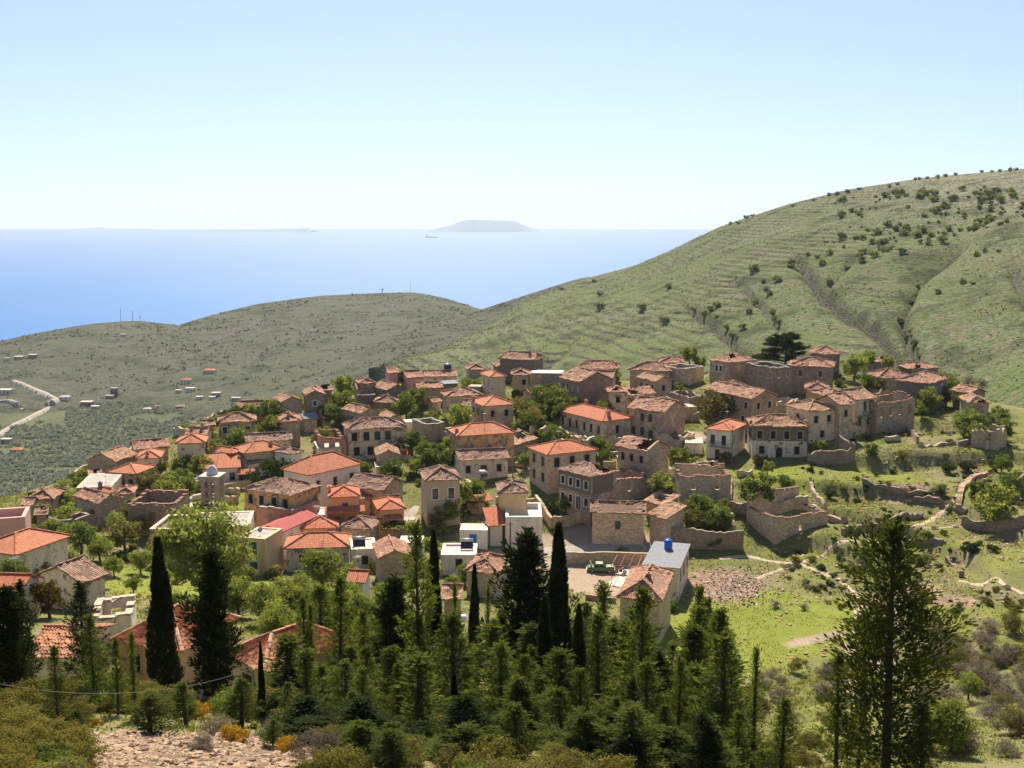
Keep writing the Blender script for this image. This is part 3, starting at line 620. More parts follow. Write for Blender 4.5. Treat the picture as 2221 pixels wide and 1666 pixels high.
    if roof == 'hip':
        if W >= dp: q = dp/2*o.get('hk', 1); r0, r1 = (q, dp/2, h+dp/2*p), (W-q, dp/2, h+dp/2*p)
        else: q = W/2*o.get('hk', 1); r0, r1 = (W/2, q, h+W/2*p), (W/2, dp-q, h+W/2*p)
        a, b_, c, d_ = (0, 0, h), (W, 0, h), (W, dp, h), (0, dp, h)
        if W >= dp: pl = [(a, b_, r0, r1), (b_, c, r1, r1), (c, d_, r1, r0), (d_, a, r0, r0)]; lines = [(a, r0), (d_, r0), (b_, r1), (c, r1), (r0, r1)]
        else: pl = [(a, b_, r0, r0), (b_, c, r0, r1), (c, d_, r1, r1), (d_, a, r1, r0)]; lines = [(a, r0), (b_, r0), (c, r1), (d_, r1), (r0, r1)]
    elif roof == 'gx':
        r0, r1 = (0, dp/2, h+dp/2*p), (W, dp/2, h+dp/2*p); pl = [((0, 0, h), (W, 0, h), r0, r1), ((W, dp, h), (0, dp, h), r1, r0)]; lines = [(r0, r1)]
    elif roof == 'gy':
        r0, r1 = (W/2, 0, h+W/2*p), (W/2, dp, h+W/2*p); pl = [((W, 0, h), (W, dp, h), r0, r1), ((0, dp, h), (0, 0, h), r1, r0)]; lines = [(r0, r1)]
    elif roof == 'mono': pl = [((0, 0, h), (W, 0, h), (0, dp, h+p*dp), (W, dp, h+p*dp))]
    if pl:
        for i, q in enumerate(pl): roof_plane(rb, *q, hole=hole if i == hp else None, seed=seed+i, **kwr)
        ro = rb.build('roof', M[rm], root)
        if rm in M and (old or rm in ('tnew', 'tred', 'tnear')) and lines:
            cb = MB()
            for i, (a, b_) in enumerate(lines):
                if hole and not o.get('keepridge'): continue
                za = np.array((0, 0, .03)); caps_line(cb, np.array(a)+za, np.array(b_)+za, .15 if bar else .14, seed+i, .035 if old else .01)
            if cb.f: cb.build('ridge_tiles', M[rm], ro)
        if rm in ('tnew', 'tred') and not bar and R_.random() < .6:
            ab = MB(); fx, fy = W*.5+R_.uniform(-.1, .1)*W, dp*.5; zr = h+p*min(dp, W if roof == 'hip' else dp)*.5; ab.bar((fx, fy, zr-.4), (fx, fy, zr+1.9), .03)
            for q in range(5): ab.bar((fx-.45+q*.02, fy-.5+q*.22, zr+1.75), (fx+.45-q*.02, fy-.5+q*.22, zr+1.75), .014)
            ab.bar((fx, fy-.55, zr+1.75), (fx, fy+.45, zr+1.75), .018); ab.build('aerial', M['steel'], ro)
        for (cx_, cy_, ch) in o.get('chim', ()):
            fx, fy = cx_*W, cy_*dp; zr = h+p*min(fy, dp-fy, *((fx, W-fx) if roof == 'hip' else ())) if roof != 'gy' else h+p*min(fx, W-fx)
            cb = MB(); cb.box(fx-.28, fx+.28, fy-.28, fy+.28, zr-.3, zr+ch); cb.box(fx-.36, fx+.36, fy-.36, fy+.36, zr+ch+.003, zr+ch+.12); cb.box(fx-.16, fx+.16, fy-.16, fy+.16, zr+ch+.123, zr+ch+.28)
            cb.build('chimney', M[o.get('cm', 'rose')], ro)
    elif roof == 'flat':
        par = o.get('par', .35); rb.box(X0+th, X1-th, Y0+th, Y1-th, h-par-.25, h-par); rb.build('roof', M[rm], root)
        if o.get('cop'):
            cb = MB(); t2 = .06
            cb.box(-t2, W+t2, -t2, th, h+.003, h+.1); cb.box(-t2, W+t2, dp-th, dp+t2, h+.003, h+.1); cb.box(-t2, th, th+.003, dp-th-.003, h+.003, h+.1); cb.box(W-th, W+t2, th+.003, dp-th-.003, h+.003, h+.1)
            cb.build('coping', M[o['cop']], root)
    elif roof == 'none':
        fb = MB(); zf = o.get('zf', h*.35)
        nx_ = 7
        for i in range(nx_):
            for j in range(nx_):
                q = [(X0+th+(FW-2*th)*(i+a)/nx_, Y0+th+(FD-2*th)*(j+b_)/nx_, zf+.9*(vnoise(np.array((i+a)*.9+seed), np.array((j+b_)*.9))-.5)) for a, b_ in ((0, 0), (1, 0), (1, 1), (0, 1))]; fb.face(q)
        fb.build('rubble_floor', M['dirt'], root)
        if o.get('cop'):                       # tiles or flat stones capping the broken wall top
            cb = MB()
            for (p0, dd, tf, Lw, off) in (((X0, Y0), (1, 0), topF, FW, 0), ((X1, Y0+th), (0, 1), topR, FD-2*th, 0), ((X1, Y1), (-1, 0), topB, FW, 0), ((X0, Y1-th), (0, -1), topL, FD-2*th, 0)):
                k = max(2, int(Lw/.55))
                for i in range(k):
                    u0, u1 = Lw*i/k, Lw*(i+1)/k+.012; z = max(tf(u0), tf(u1))+.01+rs.uniform(0, .03)
                    nn = (-dd[1], dd[0]); ax = p0[0]+dd[0]*u0-nn[0]*.06, p0[1]+dd[1]*u0-nn[1]*.06; bx_ = p0[0]+dd[0]*u1+nn[0]*(th+.06), p0[1]+dd[1]*u1+nn[1]*(th+.06)
                    cb.box(min(ax[0], bx_[0]), max(ax[0], bx_[0]), min(ax[1], bx_[1]), max(ax[1], bx_[1]), z, z+.09)
            cb.build('coping', M[o['cop']], root)
    if roof not in ('none',) and not o.get('nofloor'):
        pass
    # ---- extras
    for (x0, w_, z, dpt, kind_) in o.get('balc', ()):            # balconies on the front wall
        bb = MB(); bb.box(x0, x0+w_, Y0-dpt, Y0-.003, z-.15, z)
        bal = bb.build('balcony', M['conc'], root); rb_ = MB()
        k = int(w_/.22)
        for i in range(k+1): rb_.bar((x0+.04+(w_-.08)*i/k, Y0-dpt+.05, z), (x0+.04+(w_-.08)*i/k, Y0-dpt+.05, z+.95), .02)
        rb_.bar((x0, Y0-dpt+.05, z+.97), (x0+w_, Y0-dpt+.05, z+.97), .035)
        for xx in (x0+.04, x0+w_-.04): rb_.bar((xx, Y0-dpt+.05, z+.97), (xx, Y0-.01, z+.97), .03)
        rb_.build('railing', M['dark'], bal)
    for (x0, w_, z, dpt, mt) in o.get('awn', ()):
        ab = MB(); roof_plane(ab, (x0, Y0-dpt, z), (x0+w_, Y0-dpt, z), (x0, Y0-.003, z+dpt*.4), (x0+w_, Y0-.003, z+dpt*.4), jit=.006, seed=3); ab.build('awning', M[mt], root)
        pb = MB()
        for xx in (x0+.15, x0+w_-.15): pb.bar((xx, Y0-dpt+.15, z-2.4), (xx, Y0-dpt+.15, z-.1), .06)
        pb.build('awning_post', M['wood'], root)
    root['_fp'] = 1; del root['_fp']
    return root, (Lp, yaw, W, dp, z0)
H = house
ST, PL, RU, FL = 'stone_house', 'plastered_house', 'ruined_house', 'flat_roofed_house'
G_ = dict(pane='glass'); T4 = dict(zt=2.3)
# far row on the crest, left to right
H(ST,'ochre house with three white-framed windows on the left edge of the village',469,916,556,913,4.2,8,'hip','ochreold','ttan','3',fr='framew',**G_)
H(ST,'small tan-tiled shed leaning against the left end of the ochre house',441,924,469,922,2.8,5,'gx','stone','ttan')
H(PL,'tall plain cream house with fresh orange roof at the left edge above the olive trees',379,962,446,960,6.2,8,'hip','cream','tnew','',lw='1/1')
H(ST,'brown-tiled roof with two thin chimneys behind the tall plain cream house',400,942,449,942,5.5,6,'gx','cream','told',chim=((.2,.5,.7),(.65,.5,.7)),cm='stone')
H(PL,'house with red-orange hipped roof joined to the ribbed orange-roofed house',502,984,530,978,4.6,11,'hip','creamold','tred','1',lw='2')
H(PL,'long house under a ribbed bright orange hipped roof with a pale stone front',529,984,622,973,5.0,8,'hip','stonepale','tnew','',chim=((.72,.3,.5),))
H(ST,'long low cream house under a brown tiled roof behind the ribbed orange roof',532,959,636,953,3.2,6.5,'gx','cream','tbrown','4',ww=.8,wh=1.0)
H(ST,'house with one huge dark opening in its front under a rounded old roof',603,915,655,913,5.2,9,'hip','stone','told','',chim=((.45,.3,.6),))
H(ST,'grey stone house with its gable to the viewer at the upper left crest',609,872,659,868,5.2,8,'gy','stone','ttan','')
H(ST,'dark stone house with one small white window in its gable',661,857,707,855,7,8,'gy','stonedark','told','1',fr='framew',ww=.7,wh=1.1)
H(RU,'broken dark outbuilding with caved-in roof behind the dark gabled house',690,848,724,846,6,6,'gx','stonedark','told',hole=(.35,.9,.2,1))
H(ST,'low tiled lean-to in front of the dark gabled house',679,879,727,875,3,4.5,'gx','stone','told','')
H(ST,'long low roof half hidden by bushes on the left crest',514,884,594,881,3,6,'gx','stone','told','')
H(ST,'rear of two stacked orange-brown roofs beside the green crest tree',780,832,817,830,5.2,6,'hip','stone','told','')
H(ST,'front of two stacked orange-brown roofs beside the green crest tree',773,844,816,842,4,7,'gx','stonepale','told','')
H(RU,'small roofless box with pale rim below the stacked roofs',775,857,813,857,3.4,5,'none','stonedark','told',cop='conc',rag=.05,zf=2.4)
H(ST,'brown gabled house with dark end wall just below the pink houses',839,846,885,842,5,10,'gy','stonedark','ttan','')
H(PL,'pink house at the left end of the crest terrace of joined roofs',841,809,867,808,5.2,7,'gx','pink','told','1',p=.36)
H(PL,'pink wing with a long fallen-tile roof next to the white crest wing',882,820,921,818,4.6,8,'gx','pink','told','',lw='1',p=.4)
H(PL,'long white crest wing with solar panel on its rusty tiled roof',921,817,994,815,3.2,7,'gx','whiteold','told','',p=.36)
H(ST,'small gabled house with two pale windows amid trees under the crest',904,842,962,840,4.2,6.5,'gx','stonepl2','told','2',pane='blind',p=.36)
H(ST,'stone house with sagging gable roof left of the round olive bush',783,896,825,890,4.8,9,'gy','stone','told','',lw='1')
H(ST,'dark house under a broad rounded roof between bushes left of centre crest',809,872,866,872,3.8,8,'hip','stonedark','told','',sag=.3)
H(RU,'low house with two little collapsed gables behind the long cream house',838,909,878,906,3.4,7,'gy','stone','told',hole=(.3,.75,.2,.8))
H(PL,'long two-storey cream house with five large upper windows and an iron balcony',752,932,883,925,6.4,8.5,'hip','creamold','tbrown','5/4d',pane=['void','shutg','void'],ww=1.15,wh=1.7,fr='frame',balc=((6.2,4.2,3.55,1.1,''),))
H(RU,'roofless ruin with pinkish walls left of the long two-storey cream house',694,950,747,947,5,11,'none','rose','told','2',bw='2',pane='none',fr='',rag=.3,cop='told',lw='2',zf=1.)
H(PL,'low white hut with pale slab roof in front of the pinkish roofless ruin',690,974,746,970,3.2,6,'mono','whiteold','concpale','1',p=.12)
H('church','large white church hall with long orange roof and narrow windows',670,1031,788,1005,7.0,9.2,'hip','white','tnew','3',wh=2.2,ww=.85,zt=3.6,p=.6,**G_,cat='church')
H(PL,'small white house with dark pyramid roof behind the church hall',631,985,660,978,4.6,6,'hip','white','tbrown','',lw='1')
H(PL,'low white house with worn tiles behind the round dark tree',535,1007,613,993,3.4,6.5,'gx','white','tbrown','2')
H(PL,'white house with red roof and small porch canopy behind the bell tower',434,1018,523,1013,3.6,6.5,'mono','white','tred','3',p=.3,awn=((6.6,3.2,2.5,1.6,'tred'),),**G_)
H(ST,'old gabled house over a pale annex beside the red washing',816,988,870,986,4.8,8,'gy','stone','ttan','')
H(FL,'low white annex with greenish terrace wall below the old gabled house',815,1013,866,1011,3.6,5,'flat','whiteold','concpale','1',par=.6)
H('school_house','big ochre house with weathered brown roof caved in at its right end',522,1059,633,1075,6.6,9.5,'hip','ochreold','tbrown','4/3',pane='void',fr='frame',hole=(.82,1,.35,1),hplane=1,ww=1.0,wh=1.6,cat='house')
H(RU,'roofless house with faded rose walls in front of the big ochre house',561,1099,634,1107,5,10,'none','rose','told','',bw='2',rw='1',pane='none',fr='',rag=.16,cop='conc',zf=1.2)
H(PL,'bright orange house with a two-tiered red roof',711,1079,783,1076,6.8,7.5,'hip','orange','tred','1',awn=((-.6,6.4,4.6,1.6,'tred'),),**G_,chim=((.06,.55,.8),),cm='orange')
H(FL,'white roof terrace at the foot of the two-tiered orange house',657,1118,709,1116,3.6,6,'flat','white','whitep','',par=.15)
H(PL,'low orange-roofed house with solar tanks, below the white terrace',651,1147,735,1144,3.6,7,'hip','orange','tred','2',p=.36)
H(PL,'small vivid orange house with a tiled porch hood and hipped red roof',819,1107,882,1103,4.8,8.5,'hip','orange','tred','1d',lw='1',awn=((1.,2.9,3.4,1.3,'tred'),),door='shut')
H(ST,'wide low brown roof behind the two-tiered orange house',747,1054,832,1064,4,9,'gx','stone','tbrown','')
H(ST,'old brown hipped roof between the solar tanks and the vine pergola',733,1145,806,1148,3.6,7.5,'hip','stone','tbrown','')
H(PL,'white building under red sheet-metal gable roof beside the pale flat roof',552,1148,611,1155,4.2,13,'gy','white','metal_red','',rw='2',p=.33)
H(FL,'long block with pale cracked flat roof behind the big blossoming tree',408,1146,541,1141,4.8,11,'flat','cream','conc','',par=.1)
H(FL,'ochre block with grass growing on its parapet roof left of the big blossoming tree',325,1148,407,1149,5.2,9.5,'flat','ochre','dirt','',par=.45,cop='cream')
H(FL,'yellow-fronted flat house with a grey shuttered window and a rooftop dish',520,1165,575,1169,5.6,7,'flat','yellow','conc','1/1',pane='shutg',fr='framew',par=.12,ww=1.3,wh=1.9)
H(PL,'whitewashed stone house under a long bright orange roof with neat tile courses',614,1190,760,1186,3.6,8,'hip','whiteold','tnew','2',p=.42,fr='')
H(ST,'grey rubble cottage with its gable to the viewer among the front gardens',819,1211,896,1206,4,9,'gy','stone','told','')
H(FL,'white terrace house with a pergola frame beside the long bright orange roof',762,1192,818,1189,3.4,7,'flat','whiteold','concpale','1',par=.15)
H(FL,'low white garden house with pebbly flat roof behind the tallest thin conifers',865,1177,916,1177,3.2,4.5,'flat','white','concpale','',par=.06)
# centre of the crest
H(PL,'square cream house with orange pyramid roof and two blind windows on the crest',1063,818,1101,816,6.2,9,'hip','cream','tnew','2',pane='blind',fr='',lw='2/2',ww=1.2,wh=1.7)
H(ST,'old house with brown hipped roof right of the square cream house',1108,813,1150,813,4.8,8,'hip','stone','told','2',lw='2')
H(ST,'long dark house alone at the top of the crest with a tan roof',1080,777,1161,781,6,8.5,'hip','darkpl','ttan','',rw='1/1',hk=.35,chim=((.75,.4,.7),),cm='stonedark')
H(RU,'house with a black hole in its caved roof below the long dark crest house',1080,795,1155,792,4.4,7,'hip','stonedark','told','',hole=(.35,.62,.45,1),keepridge=1)
H(ST,'small brown roof behind the yellow bush on the crest',1014,802,1056,801,3.4,7,'hip','stone','told','')
H(FL,'stone house with a pale flat slab roof, right of the square cream house',1149,809,1222,810,3.6,7,'flat','stonepl2','whitep','',par=.0)
H(ST,'dark stone house with one white shutter and its gable to the right',1211,817,1256,829,6.6,11,'gx','stonedark','ttan','4/3',fr='frame',pane=['shut','void','shutw'],p=.45)
H(ST,'large roof at the back of the crest with a chimney at its right end',1248,798,1337,801,4.2,9,'hip','stonepl','told','',chim=((.93,.5,.8),),hk=.6)
H(ST,'roof in front of the large crest roof, beside the round yellow-green bush',1278,817,1330,819,4.2,7,'gx','stonepl','told','')
H(ST,'wide tiled roof on the crest above the house with a tiny porch',1362,801,1454,805,4.2,9,'hip','stone','told','')
H(ST,'stone house with wide tan roof and low gable in the upper middle',1421,827,1462,824,4.2,10,'gy','stone','ttan','1',lw='3',pane='void')
H(RU,'cream ruin with broken upper floor and an arched doorway at street level',1318,850,1364,850,6.4,7,'hip','creamold','told','3/1d',hole=(.0,.55,.25,1),pane='none',fr='',archdoor=1)
H(RU,'half-collapsed cream house attached to the arched ruin',1364,857,1424,852,4,7,'gx','creamold','told','2',hole=(.1,.45,.0,.7),pane='none',fr='')
H(ST,'large stone house with four arched stone-framed windows on its dark front',1359,884,1442,894,6.6,11,'gx','stonepl2','told','4a/4d',fr='frame',pane=['shut','void'],door='shutg',p=.4,ww=1.0,wh=1.7)
H(ST,'long stone house with six dark openings under a clean orange hipped roof and two chimneys',1207,889,1307,914,4.2,9.5,'hip','stonepl','tred','6',rw='1',chim=((.25,.6,.9),(.9,.35,.9)),zt=2.9,wh=1.7,p=.38,cm='rose')
H(PL,'wide ochre stone house with orange hipped roof at the middle of the village',992,946,1121,938,6.4,9,'hip','ochreold','tnew','3/2',pane='blind',fr='',lw='3/2',chim=((.05,.35,.5),))
H(ST,'two-storey house with pale orange roof and bluish shaded side in the upper middle',1049,881,1119,876,6.6,10,'hip','stonepl','tnew','2/1',lw='3/2',chim=((.05,.8,.8),),p=.36,cm='rose')
H(ST,'small tan-roofed wing left of the pale orange roof',1003,880,1027,880,4.2,6,'gx','stone','ttan','')
H(PL,'old cream house with flattened brown roof and one boarded window',966,860,1047,857,5.4,8,'hip','creamold','told','1',pane='blind',p=.4)
H(RU,'roofless box of grey walls with a pale rim in the middle gardens',921,921,965,917,3.8,8,'none','stone','told','',cop='conc',rag=.08,zf=1.4)
H(PL,'long whitish house with brown roof and a silver tank on its terrace',994,999,1107,993,4.2,7.5,'gx','whiteold','tbrown','3d/0',p=.42,pane='void',fr='frame',door='shut',zt=2.5)
H('tower_house','tall grey plastered house with two white-framed windows and a brown pyramid roof',921,1043,1003,1039,8,9.5,'hip','grey','tbrown','2',fr='framew',pane='glass',lw='2/2',zt=3.3,ww=1.0,wh=1.8,p=.46,down=5,cat='house')
H(PL,'small yellow upper house with brown pyramid roof rising behind the white terrace',1079,1069,1147,1068,7.6,8,'hip','yellow','tbrown','',p=.46)
H(FL,'white flat-roofed block with high parapet terrace beside the road',1096,1121,1176,1121,5.2,11,'flat','white','whitep','',par=.9)
H(PL,'small white house with a square patch of orange tiles beside the white block',1058,1141,1096,1139,3.4,6,'mono','white','tred','',p=.35)
H(FL,'low white garden house with a blue door and pebbly roof by the road',997,1149,1057,1150,3.0,4.5,'flat','white','concpale','1d',par=.06,door='blue',fr='')
H(ST,'pale stone house with bright orange hipped roof and dark open windows',1187,987,1299,975,7.4,9.5,'hip','stonepale','tred','3/2',lw='2/2',pane=['void','void','shut'],p=.36,ww=1.1,wh=1.7)
H(RU,'stone house with half its roof fallen in and white-framed windows on the left face',1205,1015,1281,1034,7.2,8,'hip','stonepl2','tbrown','4/4d',rw='',fr='framew',pane='void',hole=(.55,1,.15,1),hplane=1,band=3.9,bandm='darkpl',jit=.06)
H(RU,'roofless walled annex attached to the house with the half-fallen roof',1328,1042,1405,1028,5.2,7,'none','stonepl2','told','1',pane='none',fr='frame',rag=.35,cop='told')
H(RU,'stone house with only the left half of its roof left and a bare right gable',1333,966,1404,979,6.4,8.5,'gx','stone','told','3/3d',rw='',fr='frame',pane='void',hole=(.58,1,0,1),jit=.06)
H('barn','long stone barn with a wavy brown tiled roof beside the road',1279,1110,1402,1113,5.6,7,'gx','stonepale','tbrown','1',lw='1',pane='shutg',fr='',sag=.35,p=.4,cat='barn',zt=2.9)
H('barn','lower tiled wing at the right end of the long stone barn',1402,1114,1444,1126,4.4,6,'mono','stonepale','ttan','',p=.3,cat='barn')
H(PL,'white house with orange roof, iron balcony and a yellow side wall',1527,929,1587,935,5.8,11,'hip','white','tnew','2/1',rw='2',p=.38,**G_,balc=((1.2,4.4,2.55,1.0,''),),wh=1.9,zt=3.0,fr='framew')
H(FL,'white terrace wing with a railing left of the white balcony house',1486,960,1524,961,2.3,7,'flat','whiteold','concpale','',par=.1,balc=((.3,2.6,2.3,.3,''),))
H('manor_house','two-storey house with a dark upper band, pale lower wall and an arched black doorway',1628,924,1758,926,6.4,9.5,'hip','whiteold','ttan','4/3d',fr='frame',pane='void',band=3.55,bandm='darkpl',archdoor=1,door='void',ww=.95,wh=1.5,p=.42,cat='house',chim=((.03,.3,.4),(.95,.3,.4)))
H(PL,'cream house with two square dark windows, right of the house with the dark band',1754,892,1822,887,6.6,10,'hip','cream','ttan','2/1',lw='1',pane='void',p=.38,fr='frame')
H(ST,'stone-faced house in the middle of the right-hand row with one large window',1822,879,1857,875,7,9,'gx','stonepl','told','1',pane='void')
H(PL,'whitish house with three tall windows and a small broken balcony in the right-hand row',1857,868,1903,862,7.4,9,'gx','creamold','ttan','3/2',pane=['void','shutg'],wh=1.9,balc=((1.6,4.,4.0,.8,''),))
H(ST,'broad old roof stepping up behind the cream house with square windows',1745,844,1800,846,5.6,9,'hip','stone','told','')
H(ST,'broad spotted roof in the middle of the right-hand row',1797,862,1848,860,6,10,'hip','stone','ttan','')
H(RU,'long roofless shell with light showing through its window holes, end of the right-hand row',1903,875,1985,865,6,8,'none','stonepl2','told','4',bw='4',pane='none',fr='',rag=.3,gable=1,cop='told',wh=1.9,zt=2.9,zf=1.)
H(ST,'dark grey house with a hipped roof below the big pine',1708,792,1809,796,6.4,10,'hip','stonedark','told','2',pane='shut',fr='frame',p=.36)
H(ST,'house peeping out from behind the big pine on the crest',1761,767,1826,768,5.2,9,'hip','stonedark','told','')
H(ST,'dark house with four white windows on the crest left of the big pine',1535,779,1577,786,6.2,11,'hip','stonepl2','told','4',fr='framew',pane='void',hole=(.0,.5,.5,1),hplane=1)
H(RU,'roofless grey house with a bright pierced gable wall on the crest',1619,788,1681,797,6.2,7,'none','stonedark','told','3',rw='2',bw='2',pane='none',fr='frame',rag=.3,cop='conc')
H(ST,'crest house at the far middle with a tree growing against its roof',1428,786,1483,787,4.2,8.5,'hip','stone','told','')
H(RU,'roofless square box with a flat earth floor on the crest',1485,801,1527,795,4.2,9,'none','stonepl','told','',cop='conc',rag=.04,zf=3.5)
H(ST,'dark two-storey house with pale stone right wall behind the yellow-green tree',1524,844,1632,864,7,9,'gx','stonedark','told','4/3',rw='2/2',fr='frame',pane='void',p=.38)
H(ST,'small roof behind the ridge of the dark two-storey house',1577,842,1630,840,5.8,7,'hip','stone','told','')
H(ST,'rounded brown roof behind the scrub on the right crest',1904,819,1982,818,4.2,9,'hip','stone','told','')
H(ST,'dark-fronted house with two white windows above the spring tree on the right crest',2015,832,2060,819,6.2,9,'hip','darkpl','told','2',fr='framew',pane='void',lw='')
H(RU,'broken roof over a black gap on the far right crest',1976,800,2041,798,3.4,8,'hip','stonedark','told','',hole=(.1,.4,0,.6))
H(RU,'small ruined gable with a few tiles on the far right crest',1896,786,1944,783,4,6,'gx','stonedark','told','',hole=(.5,1,.2,1))
H(ST,'tall narrow house with a pointed tan roof at the far right end of the village',2100,873,2151,874,5.6,10,'hip','stonepl2','ttan','2',rw='1',pane='void',hole=(.2,.85,.05,.4),p=.5)
H(ST,'little rust-coloured roof left of the tall narrow house at the far right end',2062,845,2104,853,4,6,'gx','stonedark','told','')
H(RU,'roofless walls standing alone at the far right edge above the terraces',2166,930,2192,902,4.2,6,'none','stone','told','',rag=.9,yaw=48,W=4.6)
H(RU,'grey ruin with a broken inner partition in the middle of the right slope',1475,1032,1586,1032,5.2,8,'none','stonepale','told','2',bw='1',pane='none',fr='',rag=.35,cop='told',ww=.7,wh=.9,backh=.6)
H(RU,'roofless stone enclosure with tile-capped front wall at the lower right',1682,1124,1795,1111,4.4,10,'none','stonepale','told','1',pane='none',fr='',rag=.12,cop='told',ww=.7,wh=.8,backh=2.4)
H(ST,'little grey metal gable roof behind the pinkish roofless ruin',658,909,692,906,3,5,'gx','stone','metal_grey','')
H(ST,'tiny tiled hut with a tall chimney behind the pinkish roofless ruin',697,907,724,904,2.6,4,'gx','stone','told','',chim=((.2,.5,.8),))
H(RU,'collapsed shed with a slope of broken tiles below the wide ochre house',1106,969,1168,950,2.6,6,'mono','stone','told','',p=.3,hole=(.55,.95,.3,1))
H(RU,'roofless plastered shell below the long six-window house',1196,944,1262,954,3.4,6,'none','creamold','told','3',pane='none',fr='',rag=.5,bw='2')
H(RU,'low dark hut ruin behind the large olive-yellow tree',1452,846,1496,858,3,5,'none','stonedark','told','',rag=.4,bw='1')
H(RU,'pale tumbled walls below the dark grey house on the crest',1690,872,1738,864,2.8,7,'none','stonepale','told','',rag=.7)
H(RU,'heap of broken walls behind the long roofless shell',1882,850,1930,840,3,6,'none','stone','told','',rag=.8)
H(RU,'sunken shed with fallen tiles behind the long stone barn',1394,1086,1442,1098,2.6,5,'mono','stone','told','',p=.3,hole=(.2,.6,.4,1))
H(ST,'scrap of bright orange roof with a dark chimney on the left flank',222,1071,250,1067,3,4,'gx','stone','tred','',chim=((.1,.5,.8),),cm='stonedark')
H(RU,'long low ruin with dark walls among the left gardens',132,1128,204,1112,2.6,5,'none','stonedark','told','',rag=.5)
H(ST,'dark shed with a flat metal roof under the white crest wing',963,833,997,831,2.8,4,'mono','stonedark','metal_grey','',p=.1)
H(FL,'small slab-roofed hut left of the square cream house',1014,838,1042,839,2.6,4,'flat','stone','conc','',par=0)
H(RU,'roofless pen with thick low walls right of the grey box of walls',968,936,1000,932,2.2,5,'none','stonepale','told','',rag=.3)
H(ST,'half-buried roof beside the tall green tree of the village middle',1150,855,1178,853,2.8,6,'gx','stone','told','')
H(RU,'stub of a ruined house behind the stone house with a bare right gable',1420,935,1470,945,2.8,6,'none','stonepl','told','',rag=.6)
H(RU,'broken garden house above the grey ruin',1500,1000,1545,1004,2.6,5,'none','stone','told','',rag=.6)
H(ST,'brown shed wedged between the two bright orange houses',780,1082,808,1080,3,6,'gx','stone','tbrown','')
H(FL,'rough slab-roofed store beside the vine pergola',848,1134,900,1133,2.4,4,'flat','stonepale','conc','',par=0)
H(FL,'pale flat roof behind the arched-window stone house',1403,868,1449,874,4.2,5,'flat','stonepl','concpale','',par=.05)
H(FL,'pale slab terrace at the right of the arched-window stone house',1464,884,1512,882,3.0,5,'flat','stonepl','concpale','',par=.05)
H(FL,'white slab shed left of the grey box of walls',880,916,899,915,2.6,4,'flat','whiteold','concpale','',par=0)
H(ST,'little tiled outhouse left of the boarded-window house',937,872,961,870,2.6,4,'gx','stonepale','told','')
H(ST,'small rust-tiled roof at the left rim below the far left hipped roof',44,1097,72,1096,2.6,5,'gx','stone','told','')
H(ST,'mossy old roof above the pink terrace house',72,1118,104,1116,2.6,5,'gx','stone','tbrown','')
H(RU,'reddish broken roof at the far left rim behind the wide orange roof',192,1034,224,1031,2.6,5,'gx','stone','told','',hole=(.4,.8,.2,1))
H(ST,'dark cottage behind the old brown hipped roof with the solar tanks',838,1092,870,1090,3,5,'gx','stone','tbrown','')
H(FL,'bare concrete storey beside the tall grey plastered house',1003,1052,1030,1050,3,5,'flat','stone','conc','',par=.1)
H(RU,'roofless cell of walls behind the silver-tank house',1060,975,1098,968,2.6,5,'none','creamold','told','',rag=.5)
H(RU,'line of low ruined rooms above the half-roofless stone house',1300,938,1345,946,2.6,5,'none','stonepale','told','',rag=.6)
# left flank
H(PL,'house with an orange pyramid roof and white gable wall on the left flank',293,995,349,993,4.2,8,'hip','cream','tnew','1',chim=((.45,.12,.7),))
H(ST,'long tan roof running up behind the orange pyramid roof on the left flank',252,1001,300,984,4.2,8,'gx','stone','ttan','')
H(ST,'old tiled roof at the very edge of the left flank, above the olive grove',290,975,370,968,3.4,7,'gx','stone','told','')
H(PL,'cream house with wide orange roof on the left flank below the pyramid roof',228,1024,296,1028,4.4,8,'hip','cream','tnew','3',pane='shut',p=.36)
H(FL,'house with a large bare concrete roof on the left flank',165,1058,226,1064,3.8,13,'flat','creamold','conc','',par=.0,yaw=8,ov=-.0)
H(ST,'stone gable house with worn tiles below the bare concrete roof',214,1091,269,1079,3.8,9,'gy','stone','told','')
H(ST,'little hipped roof tucked between the concrete roof and the overgrown ruin',250,1072,292,1070,3.4,6,'hip','stone','told','')
H(RU,'overgrown roofless ruin with a dark inner wall on the left flank',276,1092,372,1094,4.6,9,'none','stonedark','told','',rag=.3,cop='told',backh=.5)
H(ST,'low hipped roof at the far left edge of the village',54,1083,116,1082,3,8,'hip','ochre','told','')
H(PL,'pale pink house with a walled roof terrace at the left border of the picture',-50,1128,54,1121,5.4,7,'flat','pink','conc','',par=1.1)
H(PL,'house with a plain orange hipped roof cut by the left border',-60,1190,34,1204,4.2,11,'hip','whiteold','tnew','')
H(ST,'low brick-red roof at the left border above the dark conifers',-25,1282,44,1284,3,6,'gx','whiteold','tred','')
H(PL,'white gabled house with brown tiles above the ruined white walls at the left',178,1267,238,1244,3.2,9,'gx','whiteold','tbrown','')
H(ST,'house with a worn orange tiled roof behind the dark conifers at the left front',48,1425,152,1432,2.7,7,'gx','whiteold','tnear','',barrel=1,p=.3,Y=66,yaw=-4,W=3.4,down=5)
H(RU,'white broken-walled building with a scrap of orange roof, left front',198,1338,262,1334,3.2,6,'none','whiteold','tnew','',rag=.35,yaw=14,W=3.2,cop='stonepale',bw='1',pane='none',fr='')
H(ST,'near house with mossy barrel tiles, half hidden behind the round cypress',236,1390,410,1421,2.8,8,'hip','ochre','tnear','2',barrel=1,p=.55,Y=71,yaw=-20,W=5.6,down=5,zt=2.1,pane='void')
